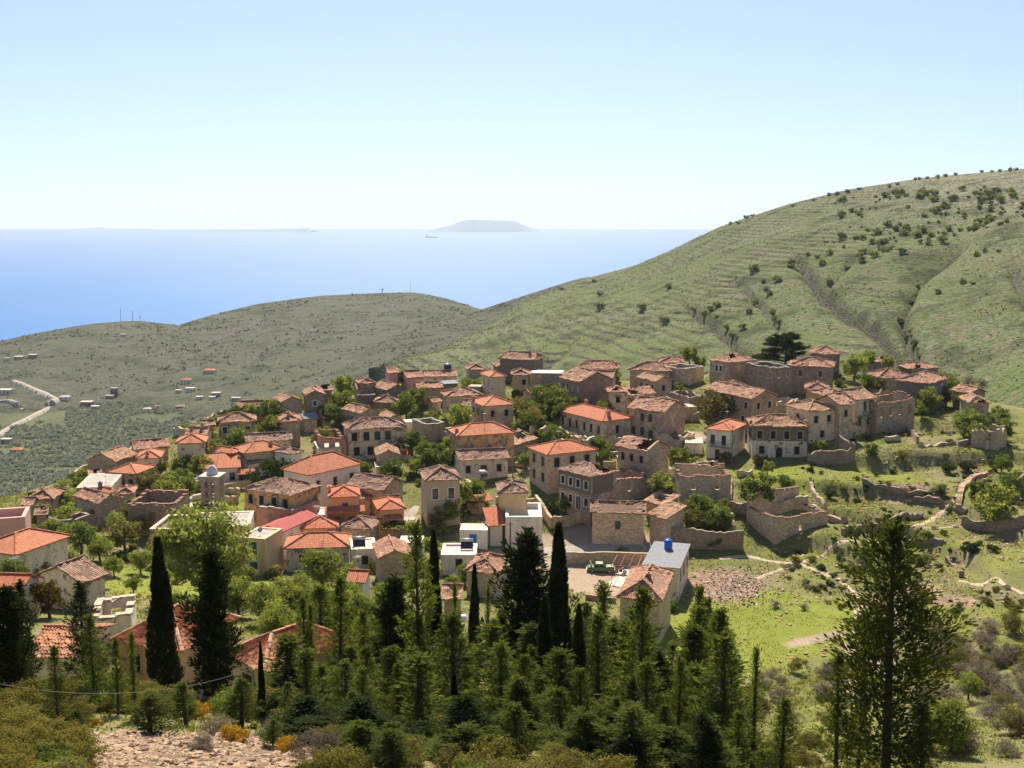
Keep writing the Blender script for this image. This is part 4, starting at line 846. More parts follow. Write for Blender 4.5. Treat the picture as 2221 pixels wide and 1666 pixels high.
H(ST,'nearest house with a hipped barrel-tile roof between the dark cypresses',478,1418,594,1449,2.7,8,'hip','creamold','tnear','1',barrel=1,p=.55,Y=63.5,yaw=-42,W=4.2,down=5,zt=2.1,pane='void')
# front middle
H(ST,'old hipped-roof house right beside the tall wooden power pole',1004,1238,1082,1243,3.4,9,'hip','stonepale','told','',p=.45)
H(FL,'low house with a pale walled roof terrace behind the hipped roof by the power pole',956,1203,1033,1203,3,7,'flat','white','concpale','1',par=.25)
H(ST,'small tiled roof with white tank, hidden among the middle conifers',955,1300,1003,1300,3,6,'gx','stone','told','')
H(PL,'small orange roof with a white wall buried in the spring thicket',748,1262,792,1264,3,5,'gx','white','tred','')
H('workshop','grey sheet-roofed workshop with a blue water tank on top',1391,1226,1475,1243,5.2,14,'mono','whiteold','metal_grey','1',p=.03,ov=.25,cat='workshop',rw='3',yaw=-16,W=5.5)
H(ST,'stone house with a heavily patched tiled roof in front of the sheet-roofed workshop',1337,1294,1436,1302,5,14.6,'hip','stonepale','told','',yaw=-15,W=5.7,p=.55,jit=.06,chim=((.58,.4,.4),))
# ---------------------------------------------------------------- vegetation
def unit(n, r): q = r.normal(0, 1, (n, 3)); return q/np.linalg.norm(q, axis=1, keepdims=True)
def diamonds(P, T, Nn, s, asp):
    """one leaf-shaped quad per point: long axis T, facing Nn"""
    T = T/np.linalg.norm(T, axis=1, keepdims=True); B = np.cross(Nn, T); B /= np.maximum(np.linalg.norm(B, axis=1, keepdims=True), 1e-6); s = np.broadcast_to(s, (len(P),))[:, None]
    V = np.stack([P-T*s, P+B*s*asp, P+T*s, P-B*s*asp], 1).reshape(-1, 3); return V, np.arange(len(V)).reshape(-1, 4)
def crown_mesh(name, mat, seed, K=34, per=75, leaf=.062, flat=.92, spread=.78, lo=-.75, asp=.62):
    r = np.random.default_rng(seed); C = unit(K*3, r)*(r.random((K*3, 1))**.45)*spread; C[:, 2] *= flat
    C = C[C[:, 2] > lo*flat][:K]; R = r.uniform(.17, .36, len(C)); PP, NN = [], []
    for c, q in zip(C, R):
        u = unit(int(per*(q/.27)**1.6), r); d = r.random((len(u), 1))**.4; PP.append(c+u*q*d*(1, 1, .85)); NN.append(u)
    P = np.concatenate(PP); N_ = np.concatenate(NN)+.6*unit(len(P), r)+P*.4; N_ /= np.linalg.norm(N_, axis=1, keepdims=True)
    V, F = diamonds(P, np.cross(N_, unit(len(P), r))+1e-6, N_, leaf*r.uniform(.7, 1.35, len(P)), asp); return mesh_np(name, V, F, mat), C
def trunk_mesh(name, C, mat, seed, base=-1.45, r0=.085, nl=9, root=.0):
    r = np.random.default_rng(seed); b = MB(); fork = np.array((r.uniform(-.08, .08), r.uniform(-.08, .08), -.55)); p0 = np.array((0, 0, base))
    mid = (p0+fork)/2+np.array((*r.uniform(-.05, .05, 2), 0)); b.bar(p0, mid, r0*1.15, 7, r2=r0*.9); b.bar(mid, fork, r0*.9, 7, r2=r0*.75)
    for c in C[r.permutation(len(C))[:nl]]:
        m = fork+(c-fork)*.5+np.array((0, 0, .1)); b.bar(fork, m, r0*.5, 5, r2=r0*.32); b.bar(m, c, r0*.32, 4, r2=r0*.1)
    return b.mesh(name, mat)
def tree_kinds(mat, n, bark='bark', **kw):
    out = []
    for i in range(n):
        sd = len(D.meshes)*13+i; cm, C = crown_mesh('crown', M[mat], sd, **kw); out.append((cm, trunk_mesh('trunk', C, M[bark], sd)))
    return out
TK = {'b': tree_kinds('leafb', 3), 'g': tree_kinds('leafg', 3), 'd': tree_kinds('leafd', 2, flat=.75), 'o': tree_kinds('leafo', 2, per=55), 'au': tree_kinds('leafau', 1),
      'gr': tree_kinds('leafgr', 2, 'barkgrey', per=38, asp=.25, leaf=.085), 'big': tree_kinds('leafb', 1, K=90, per=130, leaf=.034), 'bigg': tree_kinds('leafg', 2, K=70, per=120, leaf=.038), 'bigb': tree_kinds('leafb', 2, K=70, per=120, leaf=.038), 'thin': tree_kinds('leafb', 1, 'barkgrey', K=60, per=22, leaf=.05)}
def place_tree(kind, px, py, rp, label, name='tree', group=None, sq=1., cat='tree', lift=1.3):
    c = cast(px, py+rp*lift); r = rp*c[1]/FOC; R_ = random.Random(int(px*3+py))
    cm, tm = R_.choice(TK[kind]); sk = 1.4
    t = thing(name, label, cat, tuple(c), R_.uniform(0, 6.28), group, None); k = lift/1.45*1.0
    obj('crown', cm, t, (0, 0, r*lift), 0, (r*1.24, r*1.24, r*1.14*sq)); obj('trunk', tm, t, (0, 0, r*lift), 0, (r, r, r*lift/1.45*1.05)); return t
TR = [('b',745,833,27,'bright green tree standing highest on the left crest, beside the dark gabled house'),('b',742,872,33,'yellow-green tree just below the bright crest tree on the left'),('g',712,897,24,'low green tree left of the yellow-green crest trees'),('gr',760,908,18,'small grey-green bush behind the long two-storey cream house'),
 ('g',880,878,30,'bushy green tree below the pink houses'),('b',905,858,24,'light green tree in front of the small house with two pale windows'),('b',835,898,14,'little bush by the sagging gable house'),('g',585,888,26,'green tree at the left crest beside the grey stone gable house'),('b',545,890,20,'low light bush under the long half-hidden crest roof'),('g',512,894,17,'leftmost bush on the left crest'),
 ('b',588,925,30,'overgrown green mound in front of the huge dark opening'),('o',455,945,22,'thin olive-brown tree beside the tall plain cream house'),('g',470,972,30,'dark green tree right of the tall plain cream house'),('g',520,945,26,'green tree below the ochre house with white windows'),('b',440,1008,30,'round light tree behind the bell tower'),('b',395,1005,26,'light green tree below the pyramid roof on the left flank'),
 ('o',325,1042,34,'brown-green tree by the wide orange roof on the left flank'),('b',365,1058,34,'large light tree between the left flank and the bell tower'),('b',410,1048,28,'light tree just left of the bell tower'),('o',398,1092,17,'small russet tree left of the bell tower base'),('d',592,1020,44,'round dark evergreen tree beside the white church hall'),('b',545,1030,16,'grey-green bush between the washing and the dark tree'),
 ('g',853,1018,28,'upright green tree right of the pale annex'),('b',862,1055,20,'light bush behind the tall grey house'),('b',935,990,20,'pale green bush behind the tall grey house roof'),('g',975,990,24,'green bush left of the house with the silver tank'),('b',1002,902,36,'wide light tree left of the two-storey house with pale orange roof'),('o',1120,885,32,'olive-green tree touching the pale orange roof'),
 ('g',1178,866,34,'tall green tree in the middle of the village'),('b',1205,862,30,'light green tree right of the tall middle tree'),('o',1150,905,30,'sprawling tree in front of the two middle trees'),('b',1128,925,21,'small round yellow-green tree behind the wide ochre house'),('b',1240,876,24,'light tree behind the long six-window house'),('b',1313,884,22,'round light bush right of the long six-window house'),
 ('b',1330,812,17,'round yellow-green bush on the crest right of centre'),('b',1495,768,22,'green tree growing on the crest by the middle roof'),('b',1518,785,18,'second crest tree right of the one by the middle roof'),('o',1603,800,22,'thin olive tree against the wall of the four-window crest house'),('o',1553,877,44,'large olive-yellow tree beside the dark two-storey house'),('b',1474,990,30,'yellow-green tree left of the white balcony house'),
 ('b',1302,962,22,'light bush right of the bright orange hipped roof'),('g',1310,985,15,'dark bush below the light bush by the bright orange roof'),('g',1140,992,20,'dark green bush right of the house with the silver tank'),('o',1078,962,20,'reddish-brown tree in front of the wide ochre house'),('b',1852,790,28,'yellow-green tree in the gap of the right crest'),('b',1880,775,20,'light tree on the skyline of the right crest'),
 ('b',1925,783,15,'light bush on the small ruined gable at the right crest'),('o',1905,835,20,'scrubby olive bush below the rounded brown roof'),('b',2012,862,28,'spring tree with a bare trunk at the end of the right-hand row'),('o',1975,850,22,'olive bush behind the roofless shell'),('g',2095,908,30,'dark green thicket below the tall narrow house, left half'),('g',2135,922,28,'dark green thicket below the tall narrow house, right half'),
 ('o',2082,865,20,'brownish tree left of the tall narrow house'),('gr',2100,828,16,'bare grey tree behind the little rust-coloured roof'),('gr',2130,832,14,'second bare grey tree behind the tall narrow house'),('g',2172,1000,20,'small round tree alone near the right edge'),('b',2155,1085,48,'large round tree inside the walled plot at the right'),('g',2190,1040,30,'dark tree behind the large round tree in the walled plot'),('g',1645,1060,42,'round green tree on the terrace below the dark-banded house'),
 ('b',1665,1012,16,'small light bush in the shade below the dark-banded house'),('b',1772,967,20,'light bush inside the broken wall right of the dark-banded house'),('g',1520,1095,30,'green bush below the grey ruin on the right slope'),('o',1500,1125,28,'brown-green bush above the retaining wall right of the barn'),('g',1560,1120,27,'glossy bush at the right of the barn garden'),('b',1460,1120,20,'light bush behind the barn wing'),('b',1430,1045,32,'low green scrub left of the grey ruin'),
 ('g',1180,1255,14,'small bush by the yard wall'),('b',998,1060,28,'leafy fig right of the tall grey house'),('b',1030,1055,22,'bright bush under the silver tank terrace'),('b',975,1100,30,'vine-covered tree left of the white terrace block'),('g',1000,1080,24,'green tree behind the pink canopy'),('g',1225,1092,18,'low bushes in the walled garden left of the barn'),('o',950,1125,22,'scrubby tree below the tall grey house'),
 ('g',180,1092,22,'round tree left of the worn-tile gable house'),('b',100,1105,20,'light bush at the left rim of the village'),('b',130,1060,18,'light tree at the edge of the bare concrete roof'),('b',165,1045,14,'small bush behind the bare concrete roof'),('g',98,1120,22,'green bush above the pink terrace house'),('b',120,1145,26,'bright leafy bush right of the pink terrace house'),('g',290,1095,20,'ivy-covered tree at the overgrown ruin'),('b',320,1125,26,'bright tree below the overgrown ruin'),
 ('b',345,1012,20,'light tree above the brown-green left-flank tree'),('b',275,1040,14,'low bush under the wide orange roof'),('o',1405,905,13,'scrub beside the arched-window stone house'),('b',1690,905,14,'weeds left of the cream house with square windows'),('o',1640,905,16,'olive scrub between balcony house and dark two-storey house'),('b',1265,1010,14,'weeds beside the half-roofless stone house'),('b',625,1180,18,'fern-green bush at the corner of the long bright orange roof')]
for k, px, py, r, lb in TR: place_tree(k, px, py, r, lb)
TF = [('big',455,1176,106,'big spreading pale-blossomed tree in front of the ochre flat-roofed block'),('bigg',177,1158,38,'dense dark green tree casting a shadow in the left gardens'),('o',272,1150,40,'old fruit tree with a bare leaning trunk in the left gardens'),('bigb',702,1222,46,'round fresh-green tree in front of the long bright orange roof'),('au',108,1285,42,'russet bush behind the dark conifers at the left'),
 ('bigg',28,1240,40,'green bushes below the plain orange roof at the left border'),('b',85,1232,30,'low light bush in the left foreground gardens'),('gr',225,1250,20,'grey shrub beside the white gabled house'),('o',940,1235,26,'thin garden tree left of the tall power pole house'),('bigb',1010,1240,24,'bright young tree behind the thin cypress'),('thin',1530,1390,60,'sparse young tree with tiny leaves at the left of the green field')]
for k, px, py, r, lb in TF: place_tree(k, px, py, r, lb)
for i, (px, py, r) in enumerate([(520,1285,42),(570,1300,46),(620,1290,48),(668,1300,45),(600,1340,48),(690,1345,46),(735,1310,44),(780,1325,46),(760,1290,36),(825,1320,42),(840,1290,34),(650,1270,36),(870,1270,28),(800,1360,36)]):
    place_tree('bigb', px, py, r, 'light green sapling in the thicket between the conifers and the long orange roof', 'sapling', 'saplings of the light green thicket', 1.05)
for px, py, r in [(60,1150,22),(100,1192,24),(218,1182,28),(248,1222,22),(305,1212,26),(348,1242,22),(252,1128,24),(142,1128,22),(372,1302,26),(425,1312,28),(475,1335,28),(205,1112,17),(20,1160,20),(330,1180,18),(150,1205,20),(60,1215,20),(455,1275,22),(500,1300,26),(540,1240,20),(290,1262,22),(185,1225,16)]:
    place_tree('bigb' if r > 23 else 'b', px, py, r, 'fresh-leaved fruit tree in the gardens of the left slope', 'garden_tree', 'fruit trees of the left gardens')
# ---- bushes between the houses, on the slope and in the valley of the field
def inside(x, y, m=.3):
    for cx_, cy_, hx, hy, yw, z, h in HS:
        dx, dy = x-cx_, y-cy_; u = dx*cos(yw)+dy*sin(yw); v = -dx*sin(yw)+dy*cos(yw)
        if abs(u) < hx+m and abs(v) < hy+m: return True
    return False
bt = [crown_mesh('bush', M[k], 50+i, K=18, per=60, leaf=.085, flat=.75, spread=.7, lo=-.3)[0] for i, k in enumerate(('leafb', 'leafg', 'leafb', 'leafo', 'leafg'))]
R_ = random.Random(3); cnt = 0
for t in range(5000):
    x, y = R_.uniform(-85, 95), R_.uniform(148, 292)
    z = float(ground(x, y)); u, v = proj(np.array((x, y, z)))
    if not (10 < u < 2010 and v > 815) or (u > 1700 and v > 960) or (u > 1470 and v > 1185) or inside(x, y, 1.0): continue
    if bare[int(y-GY0), int(x-GX0)] > .2: continue
    if fbm(np.array(x/14), np.array(y/14), 3, 31) < -.08: continue
    r = R_.uniform(.9, 2.5); cnt += 1
    if cnt > 290: break
    obj('bush', R_.choice(bt), None, (x, y, z+r*.35), R_.uniform(0, 6), (r*1.15, r, r*R_.uniform(.7, 1.)), label='small leafy bush growing in a gap between the village houses', category='bush', group='bushes between the houses')
bs = [crown_mesh('shrub', M[k], 70+i, K=18, per=50, leaf=.085, flat=.7, spread=.7, lo=-.2, asp=a)[0] for i, (k, a) in enumerate((('leafo', .5), ('leafgr', .3), ('leafd', .6), ('leafm', .5), ('leafgr', .25)))]
cnt = 0
for t in range(6000):
    px, py = R_.uniform(1690, 2260), R_.uniform(930, 1330); c = cast(px, py)
    if fbm(np.array(c[0]/9), np.array(c[1]/9), 3, 41) < -.02 or not 120 < c[1] < 235 or inside(c[0], c[1], 1): continue
    r = R_.uniform(.3, 1.15); cnt += 1
    if cnt > 280: break
    obj('slope_shrub', R_.choice(bs[:4]), None, (c[0], c[1], c[2]+r*.3), R_.uniform(0, 6), (r*1.2, r, r*.8), label='low scrubby shrub on the terraced slope right of the village', category='shrub', group='scrub on the right-hand terraces')
gs = [crown_mesh('grey_shrub', M[k], 90+i, K=34, per=90, leaf=.05, flat=.8, spread=.75, lo=-.4, asp=.28)[0] for i, k in enumerate(('leafgr', 'leafo', 'leafgr', 'leafh'))]
for i in range(70):
    px, py = [(R_.uniform(1640, 1830), R_.uniform(1450, 1590)), (R_.uniform(1990, 2260), R_.uniform(1400, 1640)), (R_.uniform(2050, 2260), R_.uniform(1440, 1600)), (R_.uniform(2000, 2230), R_.uniform(1370, 1450))][i % 4]
    c = cast(px, py); r = R_.uniform(1.1, 2.4)*(1 if px > 1950 else .8)
    obj('bare_bush', R_.choice(gs), None, (c[0], c[1], c[2]+r*.45), R_.uniform(0, 6), (r, r, r*.85), label='grey half-bare bush in the hollow at the lower right', category='bush', group='grey bushes of the lower right hollow')
for k_, px, py, r, lb in [('d',2057,1012,17,'dark rounded bush on the right slope, left of a pair'),('d',2098,1010,18,'dark rounded bush on the right slope, right of a pair'),('d',2105,1185,20,'dark bush in the hollow below the right-hand wall'),('g',1890,975,18,'green bush under the end of the right-hand row'),('o',1960,985,16,'scrubby bush in the shade of the right slope'),('g',2040,1060,16,'bush beside the upper path on the right slope'),('g',2120,1060,24,'green bush just inside the walled plot'),('d',1800,1070,14,'dark bush right of the roofless stone enclosure'),('g',2000,1215,20,'green scrub below the path on the right slope'),('g',1700,1040,16,'bush on the terrace above the roofless stone enclosure')]: place_tree(k_, px, py, r, lb, 'slope_bush', None, .85, 'bush', .75)
for px, py, r, lb in [(1680,1310,14,'purplish twiggy bush on the upper edge of the field, left one'),(1745,1315,12,'purplish twiggy bush on the upper edge of the field, right one'),(1930,1330,16,'twiggy bush beside the field path'),(1745,1258,9,'tiny dark bush above the field'),(1778,1268,8,'tiny bush right of the one above the field')]: place_tree('gr', px, py, r, lb, 'twiggy_bush', None, .8, 'bush', .6)
ly = [crown_mesh('crown', M['leafb'], 120, K=50, per=90, leaf=.045)[0]]
for px, py, r, lb in [(2060,1560,60,'bright yellow-green young tree behind the big right conifer'),(2100,1480,30,'smaller yellow-green tree in the grey hollow')]: place_tree('bigb', px, py, r, lb)

R_ = random.Random(8); cnt = 0
ZN = [(1000,1300,850,960),(830,990,830,900),(320,450,1000,1060),(1004,1036,1050,1110),(1480,1570,1090,1140),(560,760,880,960),(1130,1330,900,1000),(60,330,1080,1160),(1180,1500,1040,1140),(850,1000,960,1020),(1280,1420,860,960),(1880,2060,830,900),(2060,2180,900,960)]
for t in range(900):
    q = R_.choice(ZN); px, py = R_.uniform(q[0], q[1]), R_.uniform(q[2], q[3]); c = cast(px, py)
    if inside(c[0], c[1], 1.6): continue
    cnt += 1
    if cnt > 110: break
    place_tree(R_.choice('bbgog'), px, py-10, R_.uniform(12, 27), 'leafy green tree growing among the village houses and ruins', 'village_tree', 'leafy trees among the houses')
# ---- conifers
def conifer(seed, kind, H=10.):
    r = np.random.default_rng(seed); b = MB(); P, T, S = [], [], []
    lean = np.array((*r.normal(0, .012, 2), 1.))
    b.bar((0, 0, -.6), lean*H*.55, .16 if kind != 'col' else .12, 7, r2=.09); b.bar(lean*H*.55, lean*H*.98, .09, 6, r2=.015)
    if kind == 'col':
        n_ = 7200; z = r.random(n_)**.9*H*.97+.25; t = z/H; rad = .62*np.minimum(1, (t/.18)**.5)*np.clip((1-t)/.75, 0, 1)**.62+.03
        th = r.uniform(0, 2*pi, n_); lob = 1+.22*np.sin(th*3+z*1.3)+.2*(vnoise(th*2, z*1.1, seed)-.5)*2
        q = rad*lob*r.uniform(.72, 1.04, n_); P = np.stack([q*np.cos(th), q*np.sin(th), z], -1); T = np.stack([.25*np.cos(th), .25*np.sin(th), np.ones(n_)], -1)+.28*r.normal(0, 1, (n_, 3)); S = r.uniform(.12, .24, n_); asp = .26
    else:
        nb, Lm, zp, el0, dens, asp = {'young': (92, 2.0, .72, 30, 12, .3), 'broad': (180, 2.6, .6, 28, 8, .34), 'open': (74, 3.3, .66, 22, 20, .38), 'slim': (90, .8, .6, 50, 8, .3)}[kind]
        for i in range(nb):
            f = (i+r.random())/nb; z = H*(.07+.9*f**.92) if kind != 'open' else H*(.12+.85*f)
            L = (Lm*(1-f)**zp*r.uniform(.3, 1.0)*(1.5 if r.random() < .15 else 1)*(1+.25*sin(i*2.4*1+f*9+seed))+.18)*(1.0 if f > .12 else .6+3*f); az = i*2.4+r.normal(0, .4); el = radians(el0+22*f+r.normal(0, 7))
            d = np.array((cos(az)*cos(el), sin(az)*cos(el), sin(el))); k = max(4, int(L/.13)); pts = [lean*z]
            for j in range(k):
                d = d+np.array((0, 0, .045))+r.normal(0, .05, 3); d /= np.linalg.norm(d); pts.append(pts[-1]+d*L/k)
                if j >= (k*.22 if kind != 'open' else k*.12):
                    m = max(2, int(dens*(1.15-.5*j/k))); w_ = (.10+.26*L*(1-j/k)*.6) *(.8 if kind == 'young' else 1) if kind != 'open' else .13+.12*L*(1-j/k)
                    off = r.normal(0, 1, (m, 3))*w_*(1, 1, .7); P += list(pts[-1]+off); T += list(d*1.1+off/w_*.45+r.normal(0, .22, (m, 3))); S += list(r.uniform(.08, .17, m)*(1.3 if kind == 'broad' else .72 if kind == 'open' else .9))
            b.bar(pts[0], pts[k//2], .028, 4, r2=.018); b.bar(pts[k//2], pts[-1], .018, 4, r2=.006)
        m = 90; z = H*r.uniform(.86, 1.01, m); P += list(np.stack([r.normal(0, .07, m), r.normal(0, .07, m), z], -1)); T += list(np.array((0, 0, 1.))+r.normal(0, .35, (m, 3))); S += [.12]*m
        P, T, S = np.array(P), np.array(T), np.array(S)
    V, F = diamonds(P, T, unit(len(P), r), S, asp); return V, F, b
CK = {}
for kind, mt, n_ in (('col', 'needle', 3), ('young', 'needley', 5), ('broad', 'needle', 2), ('open', 'needleo', 2), ('slim', 'needley', 2)):
    CK[kind] = []
    for i in range(n_):
        V, F, b = conifer(200+i*7+len(kind), kind); CK[kind].append((mesh_np('foliage', V, F, M[mt]), b.mesh('trunk', M['bark'])))
V, F, b = conifer(401, 'young'); CK['dyoung'] = [(mesh_np('foliage', V, F, M['needle']), b.mesh('trunk', M['bark']))]
def place_conifer(kind, px, ptop, Y, wpx, label, name='conifer', group=None):
    x = (px-1110.5)/FOC*Y*1.0; tp = at(px, ptop, Y); x = tp[0]; z = float(ground(x, Y)); H_ = tp[2]-z
    nat = {'col': 1.15, 'young': 2.2, 'broad': 3.1, 'open': 3.6, 'slim': 1.2, 'dyoung': 2.2}[kind]; wm = wpx/FOC*Y
    R_ = random.Random(int(px*5+ptop)); fm, tm = R_.choice(CK[kind]); s = H_/10; sxy = wm/nat
    t = thing(name, label, 'cypress' if name == 'cypress' else 'conifer', (x, Y, z), R_.uniform(0, 6.28), group)
    obj('foliage', fm, t, (0, 0, 0), 0, (sxy, sxy, s)); obj('trunk', tm, t, (0, 0, 0), 0, (max(sxy, s*.7),)*2+(s,)); return t
CF = [('col',342,1167,60,54,'tall dark spindle-shaped cypress, the tallest one left of the roof with mossy tiles','cypress'),('broad',452,1190,58,128,'broad black conifer between the two mossy barrel-tile roofs',0),('col',1212,1137,66,54,'tallest black columnar cypress in the middle of the picture','cypress'),('broad',1150,1150,70,150,'massive black conifer just left of the tallest columnar cypress',0),
 ('col',1182,1293,58,40,'greener slender cypress in front of the massive black conifer','cypress'),('col',1256,1312,56,36,'slender cypress right of the tallest columnar cypress','cypress'),('young',908,1128,62,90,'tall thin feathery conifer left of centre','0'),('col',940,1150,68,36,'narrow dark cypress pressed against the tall feathery conifer','cypress'),('slim',985,1262,70,28,'short dark cypress behind the white tank','cypress'),('col',1029,1226,84,26,'small dark cypress in front of the hipped house by the power pole','cypress'),
 ('col',564,1392,47,15,'thin green cypress pencil in front of the nearest barrel-tile roof','cypress'),('young',655,1290,60,60,'twin-topped dark conifer right of the nearest barrel-tile roof, left stem',0),('slim',672,1305,61,40,'twin-topped dark conifer right of the nearest barrel-tile roof, right stem',0),('young',732,1250,62,88,'open-branched conifer in front of the light green thicket',0),('broad',856,1255,66,120,'dark bushy conifer left of the tall feathery one',0),('dyoung',172,1262,56,90,'dark ragged conifer in front of the worn orange roof',0),
 ('broad',8,1270,54,110,'black conifer cut by the left border',0),('dyoung',42,1258,57,80,'second black conifer from the left border',0),('young',198,1330,50,72,'yellow-tipped conifer left of the mossy barrel-tile roof',0),('young',248,1385,48,46,'thin young conifer, left of a pair with bare lower stems',0),('slim',285,1372,47,34,'thin young conifer, right of a pair with bare lower stems',0),('young',116,1402,44,62,'young conifer rising over the slack cable',0),
 ('young',905,1402,47,100,'yellow-tipped conifer with a bare lower trunk at bottom centre',0),('young',985,1330,54,140,'bushy young conifer in front of the short dark cypress',0),('young',1072,1345,50,150,'wide dense young conifer left of the slender green cypress',0),('young',1130,1470,44,110,'short bushy conifer below the massive black conifer',0),('young',1385,1270,54,125,'large full conifer in front of the patched-roof stone house',0),('young',1300,1330,62,110,'conifer between the slender cypress and the large full conifer',0),
 ('young',1575,1368,46,170,'bushy conifer at the left edge of the green field',0),('slim',1640,1405,45,46,'slim conifer with thin stem in front of the green field',0),('open',1950,1128,44,300,'big open-branched conifer, the largest at the right',0),('young',1825,1415,45,90,'pointed young conifer left of the big open-branched one',0),('young',1870,1470,47,80,'small conifer tucked beside the big open-branched one',0),('young',2010,1530,42,90,'low conifer at the foot of the big open-branched one',0),
 ('young',800,1400,56,80,'conifer in the shade left of the yellow-tipped bottom one',0),('young',860,1440,46,70,'small conifer beside the yellow-tipped bottom one',0),('col',985,1460,47,22,'narrow green cypress at bottom centre','cypress'),('young',1220,1490,42,110,'young conifer at the bottom right of centre',0),('young',1480,1450,48,90,'young conifer right of the large full conifer',0),('young',1700,1510,44,90,'young conifer below the grey shrubs of the field',0),
 ('young',700,1440,50,90,'conifer below the open-branched one near the thicket',0),('young',620,1480,46,60,'little conifer at the wall of the nearest barrel-tile house',0),('young',320,1500,40,110,'squat bushy conifer on the stony slope at the left',0),('young',400,1480,46,80,'young conifer below the round cypress',0),('young',170,1540,40,60,'small dark conifer left of the stony slope',0),('young',520,1470,46,90,'bushy conifer below the thin cypress pencil',0),('young',590,1560,38,50,'small dark conifer at the right end of the stony slope',0),
 ('young',1020,1500,44,70,'young conifer with thin stem at bottom centre right',0),('young',1340,1510,42,80,'lowest young conifer at the bottom right of centre',0),('young',1440,1530,42,80,'bottom conifer below the large full one',0),('young',760,1500,44,70,'shaded young conifer above the maquis',0),('young',1600,1540,42,80,'bottom conifer under the field edge',0),('slim',1060,1225+40,72,24,'thin pole-like cypress behind the wide dense conifer','cypress'),('young',1150,1400,58,80,'dim conifer in the shade of the massive black one',0),('young',1265,1450,48,90,'dense young conifer at the foot of the slender cypresses',0)]
for k, px, tp, Y, w_, lb, nm in CF: place_conifer(k, px, tp, Y, w_, lb, nm if isinstance(nm, str) and len(nm) > 1 else 'conifer')
R_ = random.Random(21)
for i in range(84):
    px = R_.uniform(600, 1580); Y = R_.uniform(42, 82); b0 = 1395+ (82-Y)*3.6
    place_conifer(R_.choice(['young', 'young', 'young', 'slim', 'dyoung']), px, b0+R_.uniform(-135, 25), Y, R_.uniform(62, 130), 'young conifer in the dense plantation below the village', 'conifer', 'young conifers of the plantation')
for i in range(26):
    px = R_.uniform(660, 1600); Y = R_.uniform(35, 42)
    place_conifer(R_.choice(['young', 'young', 'dyoung', 'young']), px, R_.uniform(1505, 1600), Y, R_.uniform(90, 165), 'bushy young conifer at the bottom edge of the plantation', 'conifer', 'lowest conifers of the plantation')
# ---- maquis of the near slope
mq = {k: [crown_mesh('foliage', M[m], 300+i*5+len(k), K=46, per=110, leaf=.036, flat=.72, spread=.76, lo=-.25, asp=a)[0] for i in range(2)] for k, m, a in (('m', 'leafm', .6), ('o', 'leafo', .55), ('h', 'leafh', .3), ('y', 'leafy', .6), ('g', 'leafg', .5))}
def shrub(kind, px, py, r, label, name, cat, group=None):
    c = cast(px, py); R_ = random.Random(int(px*11+py)); obj(name, R_.choice(mq[kind]), None, (c[0], c[1], c[2]+r*.35), R_.uniform(0, 6), (r*1.1, r, r*R_.uniform(.75, 1)), label=label, category=cat, group=group)
R_ = random.Random(11); cnt = 0
for t in range(3000):
    px, py = R_.uniform(-40, 2000), R_.uniform(1500, 1780)
    if 170 < px < 690 and 1540 < py and not (px > 560 and py < 1600): continue
    if (px > 1500 and py < 1600) or (px > 740 and R_.random() < .55): continue
    cnt += 1
    if cnt > 190: break
    k = R_.choice('mmmoomg' if px < 900 else 'mmooog'); shrub(k, px, py, R_.uniform(.55, 1.25), 'olive-green maquis shrub in the dense scrub of the near slope', 'maquis_shrub', 'shrub', 'maquis of the near slope')
cnt = 0
for t in range(400):
    px, py = R_.uniform(-40, 780), R_.uniform(1462, 1572); c = cast(px, py)
    if inside(c[0], c[1], .4) or (py > 1552 and 180 < px < 560): continue
    cnt += 1
    if cnt > 62: break
    k = R_.choice('mogomgh'); shrub(k, px, py, R_.uniform(.7, 1.5), 'bushy shrub on the brow above the near roofs', 'brow_shrub', 'shrub', 'shrubs along the brow of the near slope')
for px, py, r in [(70,1640,1.1),(30,1600,1.2),(120,1660,1.0),(10,1660,1.2),(170,1655,.8),(60,1590,.9),(150,1600,.8)]: shrub('m', px, py+10, r, 'rounded yellow-green shrub at the bottom left corner', 'maquis_shrub', 'shrub', 'yellow-green shrubs of the bottom left corner')
for px, py, r, lb in [(70,1560,.75,'orange-yellow flowering broom at the left border'),(125,1555,.45,'small flowering broom left of the stony slope'),(205,1578,.45,'flowering broom at the upper left of the stones'),(430,1558,.8,'bright yellow broom at the upper right of the stones'),(455,1545,.6,'yellow broom beside the grey cushion shrub'),(505,1610,.75,'yellow broom among the stones'),(625,1630,.6,'yellow broom at the right end of the stones'),(975,1620,.6,'orange-flowered broom at bottom centre'),(1025,1615,.4,'smaller orange-flowered broom at bottom centre'),(1040,1628,.35,'orange broom tuft under the young conifers')]: shrub('y', px, py, r*.9, lb, 'flowering_broom', 'broom')
for px, py, r, lb in [(490,1548,.75,'round grey cushion shrub behind the yellow broom'),(470,1595,.8,'grey heath cushion on the stones, left'),(440,1625,.6,'grey heath cushion at the lower edge of the stones'),(180,1640,.5,'grey heath at the left rim of the stones'),(690,1640,1.1,'large grey-brown heath mound at the bottom'),(600,1590,.8,'grey heath above the right end of the stones'),(2180,1640,1.2,'brown heath at the bottom right corner')]: shrub('h', px, py, r, lb, 'heath_cushion', 'shrub')

